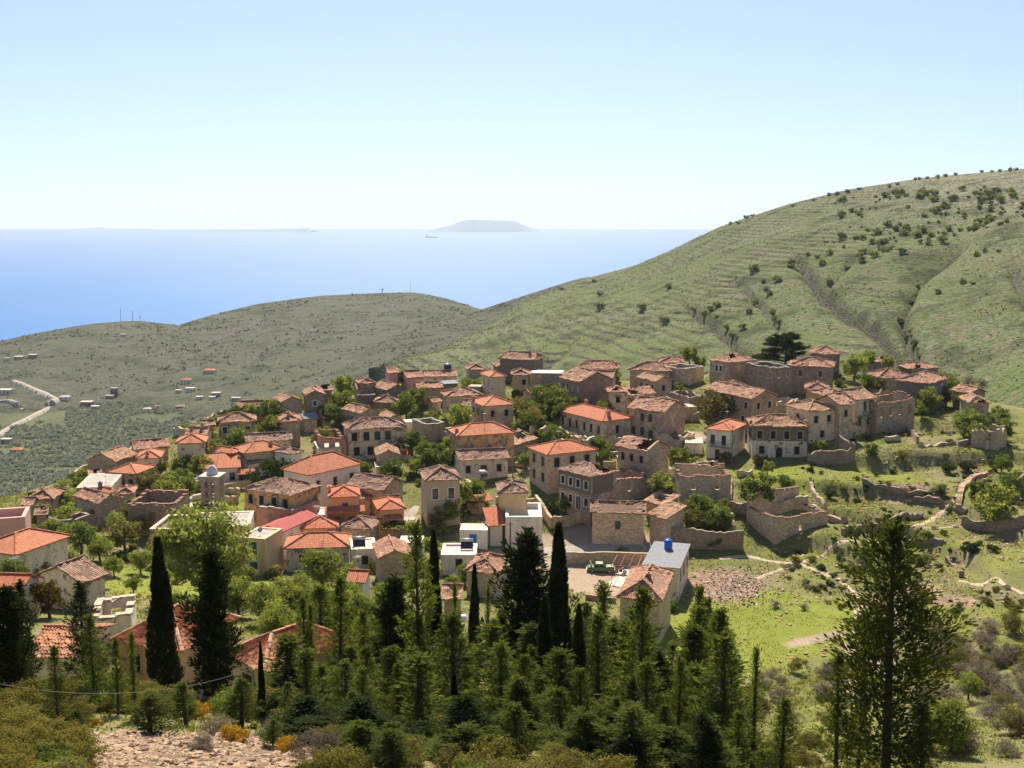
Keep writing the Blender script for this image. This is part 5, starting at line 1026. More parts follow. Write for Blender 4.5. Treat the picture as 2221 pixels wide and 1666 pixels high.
# ---- big pine on the crest
def pine(px, py, wpx, hpx, label):
    c = cast(px, py); k = c[1]/FOC; W, Hh = wpx*k, hpx*k; r = np.random.default_rng(77); t = thing('pine_tree', label, 'pine', tuple(c)); b = MB(); P, T = [], []
    b.bar((0, 0, -1), (.2, 0, Hh*.45), .38, 8, r2=.26); b.bar((.2, 0, Hh*.45), (.5, 0, Hh*.85), .26, 7, r2=.08)
    for i in range(84):
        f = r.random(); z = Hh*(.26+.66*f); az = r.uniform(0, 6.28); L = W*.5*(1-.55*f**1.5)*r.uniform(.5, 1.05)
        e = np.array((cos(az)*L-(.25*W*(1-f) if i % 3 == 0 else 0), sin(az)*L*.8, z+L*.10)); b.bar((.3, 0, z-L*.12), e, .09, 5, r2=.03)
        for q in range(5):
            cc = e*(.55+.1*q)+np.array((.3, 0, z-L*.12))*(.45-.1*q); u = unit(60, r); P.append(cc+u*(.75, .75, .42)*r.random((60, 1))**.5); T.append(u*(1, 1, .3)+(0, 0, .5))
    P, T = np.concatenate(P), np.concatenate(T); V, F = diamonds(P, T, unit(len(P), r), r.uniform(.12, .24, len(P)), .35)
    obj('crown', mesh_np('crown', V, F, M['needlep']), t); b.build('trunk', M['bark'], t)
pine(1702, 806, 128, 88, 'spreading dark pine towering over the roofs of the right crest')

# ---- oaks of the big hill
def small_tree(seed, mat, per=260):
    r = np.random.default_rng(seed); K = 9; C = unit(K, r)*.55*(1, 1, .85)+(0, 0, .85); u = unit(per, r); P = C[r.integers(0, K, per)]+u*.42*r.random((per, 1))**.4*(1, 1, .85)
    V, F = diamonds(P, unit(per, r), u+.4*unit(per, r), r.uniform(.12, .22, per), .7); b = MB(); b.bar((0, 0, -.4), (.05, 0, .7), .09, 5, r2=.05)
    n0 = len(V); tv = np.array(b.v); tf = [f for f in b.f if len(f) == 4]; V = np.concatenate([V, tv]); F = np.concatenate([F, np.array(tf)+n0]); mi = [0]*per+[1]*len(tf)
    return mesh_np('oak', V, F, [M[mat], M['bark']], False, mi)
OK_ = [small_tree(500+i, 'hilltree') for i in range(5)]
def hill_pt(px, py):
    u, v = proj(PR); k = np.argmin((u-px)**2+(v-py)**2); return PR.reshape(-1, 3)[k]
_pu, _pv = proj(PR); _pu, _pv, PRf = _pu.ravel(), _pv.ravel(), PR.reshape(-1, 3)
def hill_tree(px, py, rp, label, group=None):
    k = int(np.argmin((_pu-px)**2+(_pv-(py+rp*.8))**2)); p = PRf[k]; s = rp*p[1]/FOC*.95; R_ = random.Random(int(px*3+py*7))
    obj('oak', R_.choice(OK_), None, (p[0], p[1], p[2]-.2*s), R_.uniform(0, 6), (s*1.15, s*1.15, s*R_.uniform(.9, 1.15)), label=label, category='tree', group=group)
for px, py, r, lb in [(1219,625,6,'tiny tree on the spur of the hill above the village'),(1287,608,7,'small tree where the hill spur meets the sea'),(1303,634,8,'small dark oak below the spur tree'),(1302,660,13,'rounder oak in the middle of the terraced slope, left of a pair'),(1395,663,12,'rounder oak in the middle of the terraced slope, right of a pair'),(1443,692,12,'oak with a dark shadow low on the terraced slope'),(1451,620,9,'oak on the upper terraces, nearest the sea'),
 (1505,668,9,'small oak at the head of the first ravine'),(1527,678,9,'dim small oak just right of the first ravine head'),(1634,580,13,'bushy oak alone on the upper terraces'),(1686,602,11,'oak below and right of the bushy upper oak'),(1714,567,12,'lopsided oak beside a green patch'),(1637,654,10,'oak with a slanting shadow above the second ravine'),(1623,672,9,'oak just below the slanting-shadow oak'),(1780,565,10,'oak on the spur between two ravines'),(1838,576,9,'small oak left of the third ravine'),(1800,606,11,'grey oak beside the third ravine'),(1556,658,11,'grey-green oak above the ravine thicket'),(1610,705,11,'oak low on the second spur'),(2088,608,9,'lower left of a pair of oaks on the bare slope'),(2110,612,7,'lower right of a pair of oaks on the bare slope'),(2036,630,8,'single oak on the bare slope'),(2120,548,9,'oak on the upper edge of the bare slope'),(2137,541,6,'smaller oak right of the upper edge oak'),(2165,542,6,'small oak at the far right of the bare slope')]: hill_tree(px, py, r, lb)
for px, py, r in [(1585,483,6),(1604,481,6),(1621,469,7),(1634,466,5),(1718,445,6),(1765,432,6),(1798,421,6),(1814,418,7),(1836,413,7),(1862,407,6),(1928,402,6),(1945,398,5),(1986,387,5),(1995,386,5),(2013,384,5),(2035,383,6),(2052,379,6),(2072,377,5),(2130,371,5),(2150,370,5),(2170,369,5),(2190,367,6),(2205,365,6)]:
    hill_tree(px, py, r, 'tiny tree standing against the sky on the skyline of the big hill', 'trees on the hill skyline')
R_ = random.Random(5); cnt = 0
for t in range(9000):
    px, py = R_.uniform(1715, 2300), R_.uniform(400, 600)
    top = np.interp(px, [1715, 1830, 2000, 2221, 2400], [470, 430, 405, 385, 372]); bot = np.interp(px, [1715, 1800, 1900, 2100, 2300], [535, 575, 560, 500, 470])
    if not top < py < bot: continue
    w_ = .35+1.3*fbm(np.array(px/60), np.array(py/28), 3, 61)+.55*((px-1900)/400)*(1-abs(py-455)/90)
    if R_.random() > w_*.55: continue
    cnt += 1
    if cnt > 200: break
    hill_tree(px, py, 3.5+9*R_.random()**1.6, 'scattered oak in the loose wood on the upper part of the big hill', 'oaks of the upper hill wood')
for i in range(34):
    a = R_.random(); q = R_.choice([[(1545,665),(1600,730)],[(1655,600),(1690,700)],[(1960,690),(1990,770)],[(2000,600),(1950,700)]]); px, py = q[0][0]+(q[1][0]-q[0][0])*a+R_.uniform(-8, 8), q[0][1]+(q[1][1]-q[0][1])*a
    hill_tree(px, py, R_.uniform(6, 10), 'dark bush crowding the bottom of a ravine on the big hill', 'bushes in the hill ravines')
# ---- scrub and outcrops roughening the far slopes
def scrub(name, A, n_, s0, s1, mat, label, seed, smin=.02):
    r = np.random.default_rng(seed); h, w_ = A.shape[:2]; j, i = (r.random(n_)**.8*(h-2)).astype(int), (r.random(n_)*(w_-2)).astype(int); a, b_ = r.random((n_, 1)), r.random((n_, 1))
    P = A[j, i]*(1-a)*(1-b_)+A[j, i+1]*a*(1-b_)+A[j+1, i]*(1-a)*b_+A[j+1, i+1]*a*b_; k = fbm(P[:, 0]/40, P[:, 1]/40, 4, seed) > -.05; P = P[k]; m = 5
    S = r.uniform(s0, s1, len(P))*(r.random(len(P))**1.5+.4); Q = np.repeat(P, m, 0)+unit(len(P)*m, r)*np.repeat(S, m)[:, None]*(1, 1, .5); V, F = diamonds(Q, unit(len(Q), r), unit(len(Q), r), np.repeat(S, m)*.55, .8)
    obj(name, mesh_np(name, V, F, M[mat]), kind='stuff', label=label, category='scrub')
M['scrubd'] = leaf_mat('far_scrub', (.045, .055, .025), (.075, .08, .04), .2); M['rockm'] = simple_mat('far_limestone', (.36, .31, .26), 1, .4, .5)
scrub('hill_scrub', PR[:, :380], 16000, .25, .75, 'scrubd', 'low scrub dotted over the big hill', 3); scrub('hill_rocks', PR, 16000, .25, .7, 'rockm', 'pale limestone outcrops on the big hill', 4)
scrub('far_scrub', PA, 12000, .7, 1.9, 'scrubd', 'dark scrub over the middle hill', 5); scrub('far_scrub', PB, 9000, .6, 1.6, 'scrubd', 'dark scrub over the saddle below the middle hill', 6); scrub('far_scrub', PC, 9000, .7, 1.8, 'scrubd', 'dark scrub over the left hill', 7)
# ---- olive grove of the valley: one far mass
r = np.random.default_rng(12); PP, SS = [], []
for t in range(13000):
    px = r.uniform(-260, 720); Y = 520+540*r.random(); x = (px-1110.5)/FOC*Y; u = fbm(np.array(x/70), np.array(Y/45), 4, 71)
    edge = np.interp(px, [-260, 0, 100, 300, 720], [880, 900, 960, 1040, 1040])
    if u < -.2 or (Y > edge and r.random() < .8) or (px < 130 and Y > 820 and u < 0): continue
    z = vground(x, Y); s = r.uniform(1.1, 2.3); m = 22; uu = unit(m, r); uu[:, 2] = np.abs(uu[:, 2])*.9; PP.append(np.array((x, Y, z+s*.25))+uu*s*(1, 1, .95)*r.random((m, 1))**.3); SS.append(np.full(m, s*.36))
P = np.concatenate(PP); V, F = diamonds(P, unit(len(P), r), unit(len(P), r), np.concatenate(SS), .8); obj('olive_grove', mesh_np('olive_grove', V, F, M['olive']), kind='stuff', label='grey-green olive grove filling the valley floor', category='olive grove')
# ---- grass and weeds, loose stones
r = np.random.default_rng(15); n_ = 90000
x = np.concatenate([r.uniform(-95, 100, n_), r.uniform(-40, 60, 60000)]); y = np.concatenate([r.uniform(118, 300, n_), r.uniform(22, 120, 60000)]); z = ground(x, y); u, v = proj(np.stack([x, y, z], -1))
cov = fbm(x/6, y/6, 4, 81); ix, iy = (x-GX0).astype(int), (y-GY0).astype(int)
k = (u > -80) & (u < 2300) & (v < 1720) & (bare[iy, ix] < .3) & (scree[iy, ix] < .25) & (cov > -.12)
fp = np.array([inside(a, b_, 0) if w_ else True for a, b_, w_ in zip(x, y, k)]); k &= ~fp
x, y, z, cov = x[k], y[k], z[k], cov[k]; lsh = lush[iy[k], ix[k]]; m = 3
P = np.repeat(np.stack([x, y, z], -1), m, 0)+r.normal(0, .22, (len(x)*m, 3))*(1, 1, 0); S = np.repeat(np.where(lsh > .4, .10, .13+.35*np.clip(cov, 0, .4))*np.where(y < 110, .6, 1), m)*r.uniform(.6, 1.3, len(P)); P[:, 2] += S*.6
V, F = diamonds(P, np.array((0, 0, 1.))+r.normal(0, .55, (len(P), 3)), unit(len(P), r), S, .55)
gm = leaf_mat('weed_blade', (.14, .17, .035), (.21, .20, .065), .45); obj('grass_and_weeds', mesh_np('grass_and_weeds', V, F, gm), kind='stuff', label='tufts of grass and weeds over the village ground', category='grass')
ico = None
def stones(name, label, pts, sizes, mat):
    import bmesh
    bm = bmesh.new(); bmesh.ops.create_icosphere(bm, subdivisions=1, radius=1); bv = np.array([v.co for v in bm.verts]); bf = np.array([[v.index for v in f.verts] for f in bm.faces]); bm.free()
    r = np.random.default_rng(len(pts)); n_ = len(pts); q = bv[None]*r.uniform(.72, 1.25, (n_, len(bv), 1)); sc_ = np.stack([r.uniform(.7, 1.5, n_), r.uniform(.6, 1.1, n_), r.uniform(.35, .8, n_)], -1)*sizes[:, None]
    q = q*sc_[:, None]; a = r.uniform(0, 6.28, n_); ca, sa = np.cos(a)[:, None], np.sin(a)[:, None]; q = np.stack([q[..., 0]*ca-q[..., 1]*sa, q[..., 0]*sa+q[..., 1]*ca, q[..., 2]+.25*q[..., 0]*r.normal(0, 1, (n_, 1))], -1)+pts[:, None]
    return obj(name, mesh_np(name, q.reshape(-1, 3), (bf[None]+np.arange(n_)[:, None, None]*len(bv)).reshape(-1, 3), mat), kind='stuff', label=label, category='stones')
n = NT('loose_stone'); v_ = n.co(); cc = n.vor(v_, 4.5, 'Color'); kk = n.math('MULTIPLY_ADD', n.sep(cc)[0], .7, .5); c = n.mix(1, n.mix(n.sep(cc)[1], (.42, .26, .15), (.48, .36, .24)), n.comb(kk, kk, kk), 'MULTIPLY'); M['stones'] = n.bsdf(c, .95, n.bump(n.noise(v_, 14, 4), .5, .03))
x, y = r.uniform(-32, 0, 26000), r.uniform(28, 52, 26000); k = scree[(y-GY0).astype(int), (x-GX0).astype(int)]+.35*fbm(x/1.5, y/1.5, 3, 5) > .42; x, y = x[k], y[k]; s = .035+.13*r.random(len(x))**3.2
stones('scree_stones', 'pale broken stones covering the bare patch of the near slope', np.stack([x, y, ground(x, y)+s*.15], -1), s, M['stones'])
x, y = r.uniform(-60, 95, 60000), r.uniform(125, 260, 60000); u, v = proj(np.stack([x, y, ground(x, y)], -1)); sv = scree[(y-GY0).astype(int), (x-GX0).astype(int)]
k = ((sv > .35) | ((u > 1680) & (fbm(x/7, y/7, 3, 91) > .08)) | (r.random(len(x)) < .03)) & (u < 2300); x, y = x[k], y[k]; s = .06+.30*r.random(len(x))**4
stones('slope_stones', 'loose limestone rubble on the terraces and paths', np.stack([x, y, ground(x, y)+s*.1], -1), s, M['stones'])
# ---------------------------------------------------------------- bell tower
c = cast(462, 1104); k = c[1]/FOC; W = 40*k; Ht = 77*k; t = thing('bell_tower', 'square stone bell tower with three tiers of paired arches and a pale dome', 'bell tower', (c[0]-W/2, c[1]-W/2, c[2]), radians(-6))
b = MB(); tier = [Ht*.12, Ht*.40, Ht*.68]; th = .45
for p0, d, nn in (((0, 0, 0), (1, 0, 0), (0, -1, 0)), ((W, W, 0), (-1, 0, 0), (0, 1, 0)), ((W, th, 0), (0, 1, 0), (1, 0, 0)), ((0, W-th, 0), (0, -1, 0), (-1, 0, 0))):
    L = W if d[0] else W-2*th; ops = [(L*q-.27, L*q+.27, z, z+1.35) for z in tier for q in (.33, .67)]
    slab(b, p0, d, nn, L, -3, Ht, th, ops, caps=bool(d[0]))
b.build('shaft', M['tower'], t)
for z in (Ht*.34, Ht*.62): cb = MB(); cb.box(-.09, W+.09, -.09, -.003, z, z+.16); cb.box(W+.003, W+.09, -.003, W+.09, z, z+.16); cb.box(-.09, -.003, -.003, W+.09, z, z+.16); cb.build('string_course', M['tower'], t)
cb = MB(); cb.box(-.28, W+.28, -.28, W+.28, Ht+.003, Ht+.2); cor = cb.build('cornice', M['concpale'], t)
cb = MB(); r0 = W*.30; cb.lathe([(r0*1.08, .2), (r0*1.05, .4), (r0, .75), (r0*.84, 1.2), (r0*.55, 1.6), (r0*.2, 1.85), (.001, 1.95)], 24, (W/2, W/2, Ht)); dm = cb.build('dome', simple_mat('dome_plaster', (.60, .56, .56), .8, .2), t, True)
cb = MB(); cb.bar((W/2, W/2, Ht+1.9), (W/2, W/2, Ht+2.5), .04); cb.bar((W/2-.18, W/2, Ht+2.3), (W/2+.18, W/2, Ht+2.3), .035); cb.build('cross', M['dark'], dm)
for z in tier:
    for q in (.33, .67):
        for (x, y, rz) in ((W*q, 0, 0), (W, W*q, pi/2), (0, W*q, -pi/2)): obj('arch', win_mesh(.54, 1.35, 'frame', True), t, (x, y, z), rz)
for q in (.33, .67):
    bb = MB(); bb.lathe([(.02, .5), (.1, .48), (.14, .25), (.22, 0)], 12, (W*q, W/2, Ht*.68+.5)); tag = bb.build('bell', M['rust'], t, True)
# ---------------------------------------------------------------- walls along the ground
def dry_wall(pts, h, label, mat='stone', thick=.5, name='stone_wall', rag=.25, cat='wall', down=1.2, capm=None, topz=None):
    P = [cast(*p) if len(p) == 2 else p for p in pts]; Q = []
    for a, b_ in zip(P[:-1], P[1:]):
        n_ = max(1, int(np.linalg.norm(b_-a)/.6)); Q += [a+(b_-a)*i/n_ for i in range(n_)]
    Q.append(P[-1]); Q = np.array(Q); Q[:, 2] = ground(Q[:, 0], Q[:, 1]); z = Q[:, 2].copy()
    for _ in range(8): z[1:-1] = (z[:-2]+2*z[1:-1]+z[2:])/4
    r = np.random.default_rng(int(pts[0][0])); tz = z+h+r.normal(0, rag*.35, len(z))+rag*1.6*(vnoise(np.arange(len(z))*.35, np.zeros(len(z)), int(pts[0][1]))-.6)
    T = np.gradient(Q[:, :2], axis=0); T /= np.linalg.norm(T, axis=1, keepdims=True); Nn = np.c_[T[:, 1], -T[:, 0]]*thick/2; base = Q[0].copy()
    b = MB(); A = [(*(q[:2]+n_), zz) for q, n_, zz in zip(Q, Nn, z)]; 
    for i in range(len(Q)-1):
        f = lambda i, s, zz: (Q[i, 0]+s*Nn[i, 0]-base[0], Q[i, 1]+s*Nn[i, 1]-base[1], zz-base[2]); j = i+1
        b.face([f(i, 1, z[i]-down), f(j, 1, z[j]-down), f(j, 1, tz[j]), f(i, 1, tz[i])]); b.face([f(j, -1, z[j]-down), f(i, -1, z[i]-down), f(i, -1, tz[i]), f(j, -1, tz[j])])
        b.face([f(i, 1, tz[i]), f(j, 1, tz[j]), f(j, -1, tz[j]), f(i, -1, tz[i])])
        if i == 0: b.face([f(0, -1, z[0]-down), f(0, 1, z[0]-down), f(0, 1, tz[0]), f(0, -1, tz[0])])
        if j == len(Q)-1: b.face([f(j, 1, z[j]-down), f(j, -1, z[j]-down), f(j, -1, tz[j]), f(j, 1, tz[j])])
    return b.build(name, M[mat], None, loc=tuple(base), label=label, category=cat, kind='thing')
dry_wall([(1228,1222),(1320,1222),(1408,1226)], 1.9, 'stone retaining wall behind the green car', rag=.06)
dry_wall([(1162,1098),(1196,1146),(1235,1140),(1276,1128)], 1.9, 'rough wall of the small garden left of the barn', 'stonepl')
dry_wall([(1440,1180),(1520,1190),(1612,1192)], 3.0, 'tall dark retaining wall right of the barn', 'stonedark', rag=.3)
dry_wall([(1752,1006),(1800,1008),(1852,996),(1820,975)], 2.4, 'broken curved wall right of the house with the dark band', 'stonedark', rag=.5)
dry_wall([(1580,1110),(1640,1118),(1700,1110),(1752,1098)], 1.9, 'terrace wall under the round green tree', 'stone', rag=.3)
dry_wall([(1826,1160),(1880,1152),(1940,1136),(2000,1124)], 1.2, 'shadowed terrace wall on the open slope, above the path', 'stonedark', rag=.6)
dry_wall([(2085,1140),(2140,1148),(2260,1146)], 1.5, 'long dark wall under the large round tree at the right edge', 'stonedark', rag=.3)
dry_wall([(2185,1075),(2215,1062),(2260,1055)], 2.6, 'high dark wall at the right edge behind the large round tree', 'stonedark', rag=.4)
dry_wall([(2078,1105),(2086,1060),(2110,1040),(2140,1030)], .7, 'reddish tumbled wall along the upper path', 'stones', rag=.3, thick=.9)
dry_wall([(417,1112),(411,1098),(415,1086),(442,1080)], .9, 'low curved white wall around the bell tower lawn', 'white', rag=.02, name='garden_wall')
dry_wall([(484,1068),(512,1062),(545,1056)], 1.5, 'plain grey wall behind the bell tower lawn', 'stone', rag=.05, name='garden_wall')
dry_wall([(1426,876),(1470,880),(1515,884)], 1.6, 'dark dry wall behind the arched-window stone house', 'stone', rag=.25)
dry_wall([(1193,936),(1235,950),(1277,970)], 1.4, 'pale yard wall in front of the long six-window house', 'stonepale', rag=.05)
dry_wall([(1150,962),(1200,952),(1245,962),(1272,982)], 2.4, 'ruined wall strip with plaster scraps below the pale yard wall', 'creamold', rag=.8, name='ruined_wall')
dry_wall([(58,1178),(95,1180),(142,1184)], 1.5, 'grey block wall right of the plain orange roof at the left border', 'stone', rag=.05)
dry_wall([(125,1165),(170,1150),(215,1150)], 1.2, 'dark garden wall beside the dense dark green tree', 'stonedark', rag=.3)
dry_wall([(1440,1022),(1475,1042)], 1.2, 'bit of wall running up to the grey ruin', 'stonepale', rag=.3)
dry_wall([(1585,1046),(1583,1110),(1592,1150)], 1.0, 'crumbling wall running downhill from the grey ruin', 'stone', rag=.4)
dry_wall([(1757,1045),(1764,1075),(1790,1105)], 1.0, 'crumbling wall running down to the roofless stone enclosure', 'stone', rag=.4)
dry_wall([(1270,1300),(1300,1304),(1336,1308)], .8, 'low brick-coloured wall below the yard', 'rose', rag=.05)
dry_wall([(2140,975),(2160,960),(2170,945)], 1.2, 'stub of wall leading to the roofless walls at the right edge', 'stonepale', rag=.5)
dry_wall([(1960,925),(1975,945),(1990,962)], 1.3, 'short wall below the end of the right-hand row', 'stonedark', rag=.5)
dry_wall([(2080,970),(2110,965),(2140,960)], 1.5, 'shadowed terrace wall under the dark green thicket', 'stonedark', rag=.4)
R_ = random.Random(17); cnt = 0
for t in range(400):
    px, py = R_.uniform(120, 1950), R_.uniform(850, 1150); c = cast(px, py)
    if (px > 1650 and py > 960) or not 140 < c[1] < 290: continue
    L_ = R_.uniform(14, 45); a = R_.uniform(-.5, .5); q = [(px+L_*s_, py+L_*s_*a*.4) for s_ in (0, .5, 1)]
    if any(inside(*cast(*p_)[:2], .5) or not 140 < cast(*p_)[1] < 290 for p_ in q) or bare[int(c[1]-GY0), int(c[0]-GX0)] > .3: continue
    cnt += 1
    if cnt > 64: break
    o_ = dry_wall(q, R_.uniform(.8, 1.7), 'low dry-stone wall dividing the gardens between the houses', R_.choice(['stone', 'stonepale', 'stonepl']), rag=.4); o_['group'] = 'garden walls between the houses'
cnt = 0
for t in range(300):
    px, py = R_.uniform(1780, 2230), R_.uniform(960, 1300); c = cast(px, py)
    if not 130 < c[1] < 232 or inside(c[0], c[1], 2): continue
    s_ = R_.choice((-1, 1)); q = [c]
    for i in range(R_.randint(5, 16)):
        x, y = q[-1][:2]; g_ = np.array((float(ground(x+2, y)-ground(x-2, y)), float(ground(x, y+2)-ground(x, y-2)))); d_ = np.array((-g_[1], g_[0])); d_ = d_/max(np.linalg.norm(d_), 1e-6)*.8*s_; q.append(np.array((x+d_[0], y+d_[1], 0)))
    cnt += 1
    if cnt > 11: break
    o_ = dry_wall(q, R_.uniform(.25, .7), 'tumbled terrace wall on the open slope right of the village', R_.choice(['stone', 'stonedark', 'stonedark']), rag=.5, thick=.7); o_['group'] = 'terrace walls of the right slope'
# ---------------------------------------------------------------- paths and roads
def strip(name, pts, width, mat, lift=.07, gfun=None, castf=None):
    castf = castf or cast; gfun = gfun or (lambda x, y: ground(x, y)); P = np.array([castf(*p) for p in pts]); d = np.r_[0, np.cumsum(np.linalg.norm(np.diff(P[:, :2], axis=0), axis=1))]; n_ = max(4, int(d[-1]/.7)); s = np.linspace(0, d[-1], n_)
    X, Y = np.interp(s, d, P[:, 0]), np.interp(s, d, P[:, 1])
    for _ in range(6): X[1:-1] = (X[:-2]+2*X[1:-1]+X[2:])/4; Y[1:-1] = (Y[:-2]+2*Y[1:-1]+Y[2:])/4
    T = np.stack([np.gradient(X), np.gradient(Y)], -1); T /= np.linalg.norm(T, axis=1, keepdims=True); wv = width*(.75+.5*vnoise(s*.5, s*0, int(pts[0][0]))); rows = []
    for k in np.linspace(-.5, .5, 5): rows.append(np.stack([X-T[:, 1]*wv*k, Y+T[:, 0]*wv*k], -1))
    R = np.array(rows); Z = np.vectorize(lambda x, y: float(gfun(x, y)))(R[..., 0], R[..., 1])+lift*(1-np.abs(np.linspace(-1, 1, 5))[:, None]**3*1.6)
    obj(name, grid_mesh(name, R[..., 0], R[..., 1], Z, mat, True, True), kind='structure')
M['path'] = simple_mat('trodden_earth', (.54, .42, .28), 1, .3, 1.2, bump=.6)
M['roadm'] = simple_mat('pale_road', (.40, .34, .27), 1, .2, .4, bump=.3)
strip('path', [(1560,1212),(1620,1205),(1661,1216),(1731,1223),(1790,1245),(1837,1272),(1868,1302),(1860,1330),(1855,1375),(1864,1410),(1866,1440)], 1.15, M['path'])
strip('path', [(1640,1255),(1690,1235),(1735,1222),(1790,1192),(1880,1178),(1950,1166),(1990,1146),(2040,1110),(2070,1090),(2086,1062)], 1.1, M['path'])
strip('path', [(1990,1150),(2040,1146),(2100,1145)], .5, M['path']); strip('path', [(2221,1290),(2190,1275),(2130,1265),(2080,1260)], .9, M['path'])
strip('road', [(1090,1206),(1160,1200),(1220,1190),(1300,1188),(1420,1192),(1470,1196)], 3.4, M['roadm'], .09)
strip('road', [(880,1165),(884,1135),(893,1110),(905,1098)], 1.8, M['roadm'], .09)
strip('path', [(1378,1224),(1362,1238),(1345,1258),(1330,1272)], 2.6, M['concpale'], .1)
def castv(px, py):
    d = ray(px, py); Y = np.arange(450, 1300, 2.); P = d[None]*(Y/d[1])[:, None]; e = P[:, 2]-(-163+9*fbm(P[:, 0]/160, P[:, 1]/160, 4, 21)); k = np.where((e[:-1] > 0) & (e[1:] <= 0))[0]; return P[k[0]] if len(k) else P[-1]
# ---------------------------------------------------------------- far valley: houses and masts
def far_pt(px, py):
    best = castv(px, py)
    for A in (PC, PA, PB):
        u, v = proj(A); e = (u-px)**2+(v-py)**2; k = np.argmin(e)
        if e.ravel()[k] < 40 and (A.reshape(-1, 3)[k][1] < best[1] or best[1] > 1290): best = A.reshape(-1, 3)[k]
    return best
def far_ground(x, y):
    z = vground(x, y)
    for A in (PC, PA, PB):
        B = A.reshape(-1, 3); d = (B[:, 0]-x)**2+(B[:, 1]-y)**2; q = np.argmin(d)
        if d[q] < 150: z = max(z, B[q, 2])
    return z
for pts, w_ in (([(-40,968),(20,930),(60,910),(108,886)], 7), ([(108,886),(124,874),(95,856),(60,840),(30,828)], 8), ([(-20,880),(20,884),(52,892)], 6)): strip('road', pts, w_, M['roadm'], 2.2, far_ground, far_pt)
def far_house(px, py, wpx, hpx, roof, wm, rm, label, yaw=0.):
    p = far_pt(px, py+hpx*.5); k = p[1]/FOC; W, h = wpx*k, max(2.4, hpx*k*.75); dp = W*.7; t = thing('distant_house', label, 'house', (p[0]-W/2, p[1], p[2]), radians(yaw)); b = MB(); b.box(0, W, 0, dp, -4, h); wl = b.build('wall', M[wm], t); b = MB()
    if roof == 'flat': b.box(-.4, W+.4, -.4, dp+.4, h+.01, h+.5)
    else:
        r0, r1 = (dp*.4, dp/2, h+dp*.22), (W-dp*.4, dp/2, h+dp*.22)
        for q in (((-.4, -.4, h), (W+.4, -.4, h), r0, r1), ((W+.4, -.4, h), (W+.4, dp+.4, h), r1, r1), ((W+.4, dp+.4, h), (-.4, dp+.4, h), r1, r0), ((-.4, dp+.4, h), (-.4, -.4, h), r0, r0)): roof_plane(b, *q, cu=4, cv=4)
    b.build('roof', M[rm], t)
    for i in range(max(2, int(wpx/7))): b = MB(); n_ = max(2, int(wpx/7)); x = W*(i+.5)/n_; b.box(x-W*.06, x+W*.06, -.06, -.003, h*.35, h*.7); b.build('window', M['void'], t)
for a in [(12,780,12,8,'flat','white','conc','leftmost of three flat-roofed houses on the far left hillside'),(38,777,18,9,'flat','stonepale','concpale','middle one of three flat-roofed houses on the far left hillside'),(68,773,16,9,'flat','rose','concpale','pinkish one of three flat-roofed houses on the far left hillside'),(138,865,20,10,'hip','white','concpale','far house with a bright white roof at the bend of the valley road'),(186,876,24,13,'flat','rose','concpale','pink-grey villa right of the valley road bend'),
 (249,848,14,24,'flat','darkpl','conc','dark unfinished tower block in the valley'),(205,886,16,5,'flat','whiteold','concpale','low white slab house under the pink-grey villa'),(402,826,22,11,'hip','white','tred','red-roofed far house, lower of two on the slope above the grove'),(450,806,24,10,'hip','cream','tnew','red-roofed far house, higher of two on the slope above the grove'),(410,846,18,10,'flat','white','concpale','far white house in the middle of the hillside hamlet'),(388,850,12,7,'flat','cream','concpale','small far house left of the hamlet white house'),
 (470,856,18,10,'flat','stonepale','concpale','grey far house at the right end of the hamlet'),(430,864,14,8,'flat','white','concpale','far house with a thin white roof in the lower hamlet'),(461,864,12,7,'flat','white','concpale','smaller thin-roofed far house right in the lower hamlet'),(415,884,18,9,'flat','stonepale','concpale','lowest far house of the hamlet beside the olive trees'),(390,884,22,9,'hip','rose','ttan','tan-roofed far house at the bottom of the hamlet'),(318,889,16,9,'hip','white','concpale','lone white far house among the olive trees'),(340,884,12,8,'flat','white','tnew','tiny red and white far house near the olive trees'),
 (511,866,20,8,'flat','stonepale','conc','flat grey far house nearest the village edge'),(33,978,24,10,'hip','cream','tnew','pink-roofed far house alone in the left of the grove'),(8,850,26,12,'flat','whiteold','concpale','white far shed cut by the left border'),(12,958,20,6,'flat','stonepale','concpale','thin grey far shed at the left border of the grove'),(298,727,26,7,'flat','stonepale','concpale','long pale block on the far left hill below the masts'),(268,728,10,5,'flat','whiteold','concpale','tiny block left of the long pale hill block'),(238,862,16,6,'flat','rose','conc','low far wall-like building beside the dark tower block')]: far_house(*a)
for px, y0, y1, lb in [(261,698,672,'tallest thin mast on the far left hill'),(286,698,676,'second thin mast on the far left hill'),(306,699,688,'shortest thin mast on the far left hill'),(890,634,612,'thin mast on top of the middle hill'),(831,635,628,'stubby tower on top of the middle hill')]:
    A = PC if px < 400 else PA; u, v = proj(A); p = A.reshape(-1, 3)[np.argmin((u-px)**2+(v-y0)**2)]; k = p[1]/FOC; H_ = (y0-y1)*k+2; r_ = .42 if y0-y1 > 10 else 1.0; b = MB(); 
    t = thing('radio_mast', lb, 'mast', tuple(p)); b.bar((0, 0, -3), (0, 0, H_), r_, 4, r2=r_*.7); b.build('shaft', M['steel'], t); b = MB()
    for q in (.7, .85): b.bar((-r_*3, 0, H_*q), (r_*3, 0, H_*q), r_*.5)
    b.build('antenna', M['steel'], t)
